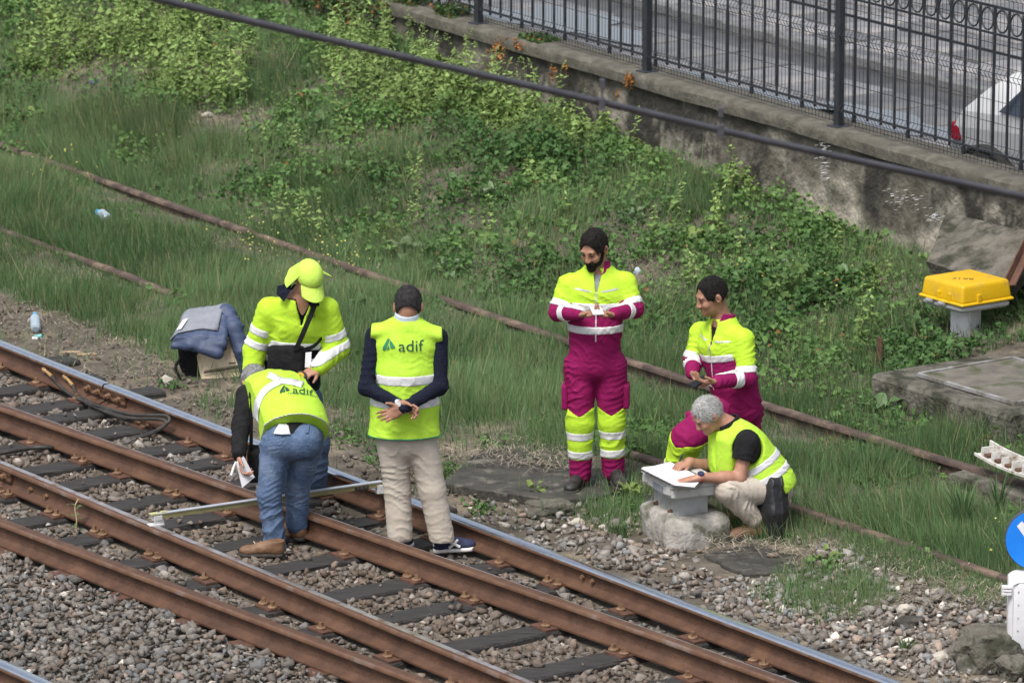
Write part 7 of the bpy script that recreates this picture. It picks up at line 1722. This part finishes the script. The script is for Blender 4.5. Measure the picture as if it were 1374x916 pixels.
def tuft(px, py, n, h, label, spread=.5):
    P = ground(px, py); V = []; F = []; C = []
    for k in range(n):
        a = random.uniform(0, 6.28); d = np.array([math.cos(a), math.sin(a), 0]); u = np.array([-d[1], d[0], 0]) * .006; b = P + d * random.uniform(0, .06); hh = h * random.uniform(.6, 1.1); sp = spread * random.uniform(.2, 1); o = len(V); pts = [b + d * hh * sp * t * t + Z3 * hh * (t - .35 * sp * t * t) for t in (0, .35, .7, 1)]
        for i, q in enumerate(pts): w = u * (1, .9, .6, .05)[i]; V += [q - w, q + w]; C += [np.array([.10, .17, .07]) * random.uniform(.8, 1.3)] * 2
        for i in range(3): F += [(o + 2 * i, o + 2 * i + 1, o + 2 * i + 3, o + 2 * i + 2)]
    o = link('grass_tuft', npmesh('grass_tuft', V, F, C), None, M['grass']); tag(o, label, 'grass tuft')
tuft(1292, 712, 60, .38, 'tall blue green sedge tuft beside the sunken rail', .55); tuft(1338, 690, 30, .36, 'looser tuft of long blades by the blue disc signal', .6); tuft(470, 672, 26, .13, 'small grass tuft under the gauge bar between the rails', .7); tuft(835, 720, 40, .12, 'short grass tuft in ballast beside the concrete block'); tuft(1215, 870, 24, .08, 'sparse short tuft in the stones near the boulder')
def ivy():
    n = 9000; s = rng.uniform(-43, -36.2, n); t = rng.random(n); z = .35 + 1.1 * t; cl = vnoise(s * 2.5, z * 2.5, 0, 111); k = (cl > .40 + .22 * sstep(-37.6, -36.4, s)) ; s, z, cl = s[k], z[k], cl[k]; n = len(s); dn = -rng.uniform(.01, .12, n); P = np.stack([s * TT[0] + (wall_n(s) + dn) * NN[0], s * TT[1] + (wall_n(s) + dn) * NN[1], z], -1)
    s2 = rng.uniform(-37.6, -34.6, 2200); q = vnoise(s2 * 3, 0, 0, 113) > .35; s2 = s2[q]; d2 = rng.uniform(.03, .3, len(s2)); P2 = np.stack([s2 * TT[0] + (wall_n(s2) + d2) * NN[0], s2 * TT[1] + (wall_n(s2) + d2) * NN[1], WTOP + rng.random(len(s2)) * .14 * (1 - (s2 + 37.6) / 3.2)], -1)
    P = np.concatenate([P, P2]); n = len(P); c = np.array([.055, .105, .03]) * rng.uniform(.6, 1.7, (n, 1)); b = rng.random(n) < .07; c[b] = np.array([.28, .12, .04]); leaves('ivy', P, rng.uniform(.03, .06, n), c, .2, 'green and browning ivy hanging over the stone wall', cat='ivy')
    pts = []
    for px, py, sx, sy, k in ((668, 72, 9, 16, 46), (690, 60, 10, 8, 26), (845, 108, 5, 9, 60), (742, 100, 5, 12, 18), (760, 92, 4, 10, 10), (830, 128, 4, 8, 10), (510, 8, 10, 8, 60), (470, 20, 16, 14, 40)):
        for _ in range(k): P = wall_hit(random.gauss(px, sx * .6), random.gauss(py, sy * .6), -.03); pts.append(P + (0, 0, 0))
    pts = np.array(pts); c = np.array([.36, .16, .045]) * rng.uniform(.6, 1.3, (len(pts), 1)); leaves('dead_vine', pts, rng.uniform(.02, .045, len(pts)), c, .2, 'orange brown dead vine scraps on the wall', cat='vine')
ivy()
def straw():
    pts = []
    for px, py, rx, ry, k in ((705, 612, 75, 22, 260), (740, 626, 40, 16, 160), (660, 625, 60, 16, 150), (1190, 755, 130, 24, 520), (1270, 800, 80, 22, 420), (1080, 735, 60, 12, 160), (310, 170, 70, 28, 420), (880, 365, 60, 20, 260), (320, 76, 30, 10, 100), (500, 362, 60, 8, 80), (380, 540, 120, 26, 420), (200, 480, 160, 30, 520), (60, 440, 90, 30, 200), (60, 420, 90, 30, 160), (560, 625, 90, 22, 200), (560, 300, 120, 30, 60), (1010, 745, 60, 14, 120), (420, 205, 50, 10, 60), (900, 740, 80, 15, 60)):
        for _ in range(k):
            a = random.uniform(0, 6.28); r = math.sqrt(random.random()); P = ground(px + rx * r * math.cos(a), py + ry * r * math.sin(a))
            on = blob(np.array([px]), np.array([py]), [(735, 632, 150, 42), (1012, 748, 80, 22)])[0] > 0; P[2] = max(P[2], .05 if on else -1) + random.uniform(.006, .03); pts.append(P)
    P = np.array(pts); n = len(P); a = rng.uniform(0, 6.28, n); L = rng.uniform(.03, .14, n); d = np.stack([np.cos(a), np.sin(a), rng.normal(0, .14, n)], -1) * L[:, None]; u = np.stack([-np.sin(a), np.cos(a), 0 * a], -1) * rng.uniform(.0015, .0032, n)[:, None]; b = rng.normal(0, .012, (n, 3)) + np.array([0, 0, .006])
    V = np.stack([P - u, P + u, P + d * .5 + u + b, P + d * .5 - u + b, P + d + u * .4, P + d - u * .4], 1).reshape(-1, 3); i = np.arange(n) * 6; F = np.concatenate([np.stack([i, i + 1, i + 2, i + 3], -1), np.stack([i + 3, i + 2, i + 4, i + 5], -1)])
    c = np.array([.27, .235, .18]) * rng.uniform(.5, 1.35, (n, 1)); o = link('dry_straw', npmesh('dry_straw', V, F, np.repeat(c, 6, 0)), None, M['straw']); tag(o, 'dead straw and twigs strewn over bare ground and slabs', 'straw', kind='stuff')
straw()
def flowers():
    n = 260; pts = []
    for px, py, rx, ry, k in ((345, 355, 40, 30, 60), (440, 365, 40, 30, 50), (60, 250, 60, 30, 40), (480, 385, 20, 16, 20), (1030, 390, 60, 30, 40), (1345, 752, 20, 10, 5), (1100, 400, 60, 30, 25)):
        for _ in range(k): P = ground(px + random.gauss(0, rx * .5), py + random.gauss(0, ry * .5)); P[2] += random.uniform(.12, .28); pts.append(P)
    P = np.array(pts); c = np.tile(np.array([.62, .58, .16]), (len(P), 1)) * rng.uniform(.7, 1.15, (len(P), 1)); leaves('yellow_flowers', P, rng.uniform(.012, .022, len(P)), c, .8, 'scattered tiny yellow flowers in the grass', cat='flowers', wide=1.0)
flowers()
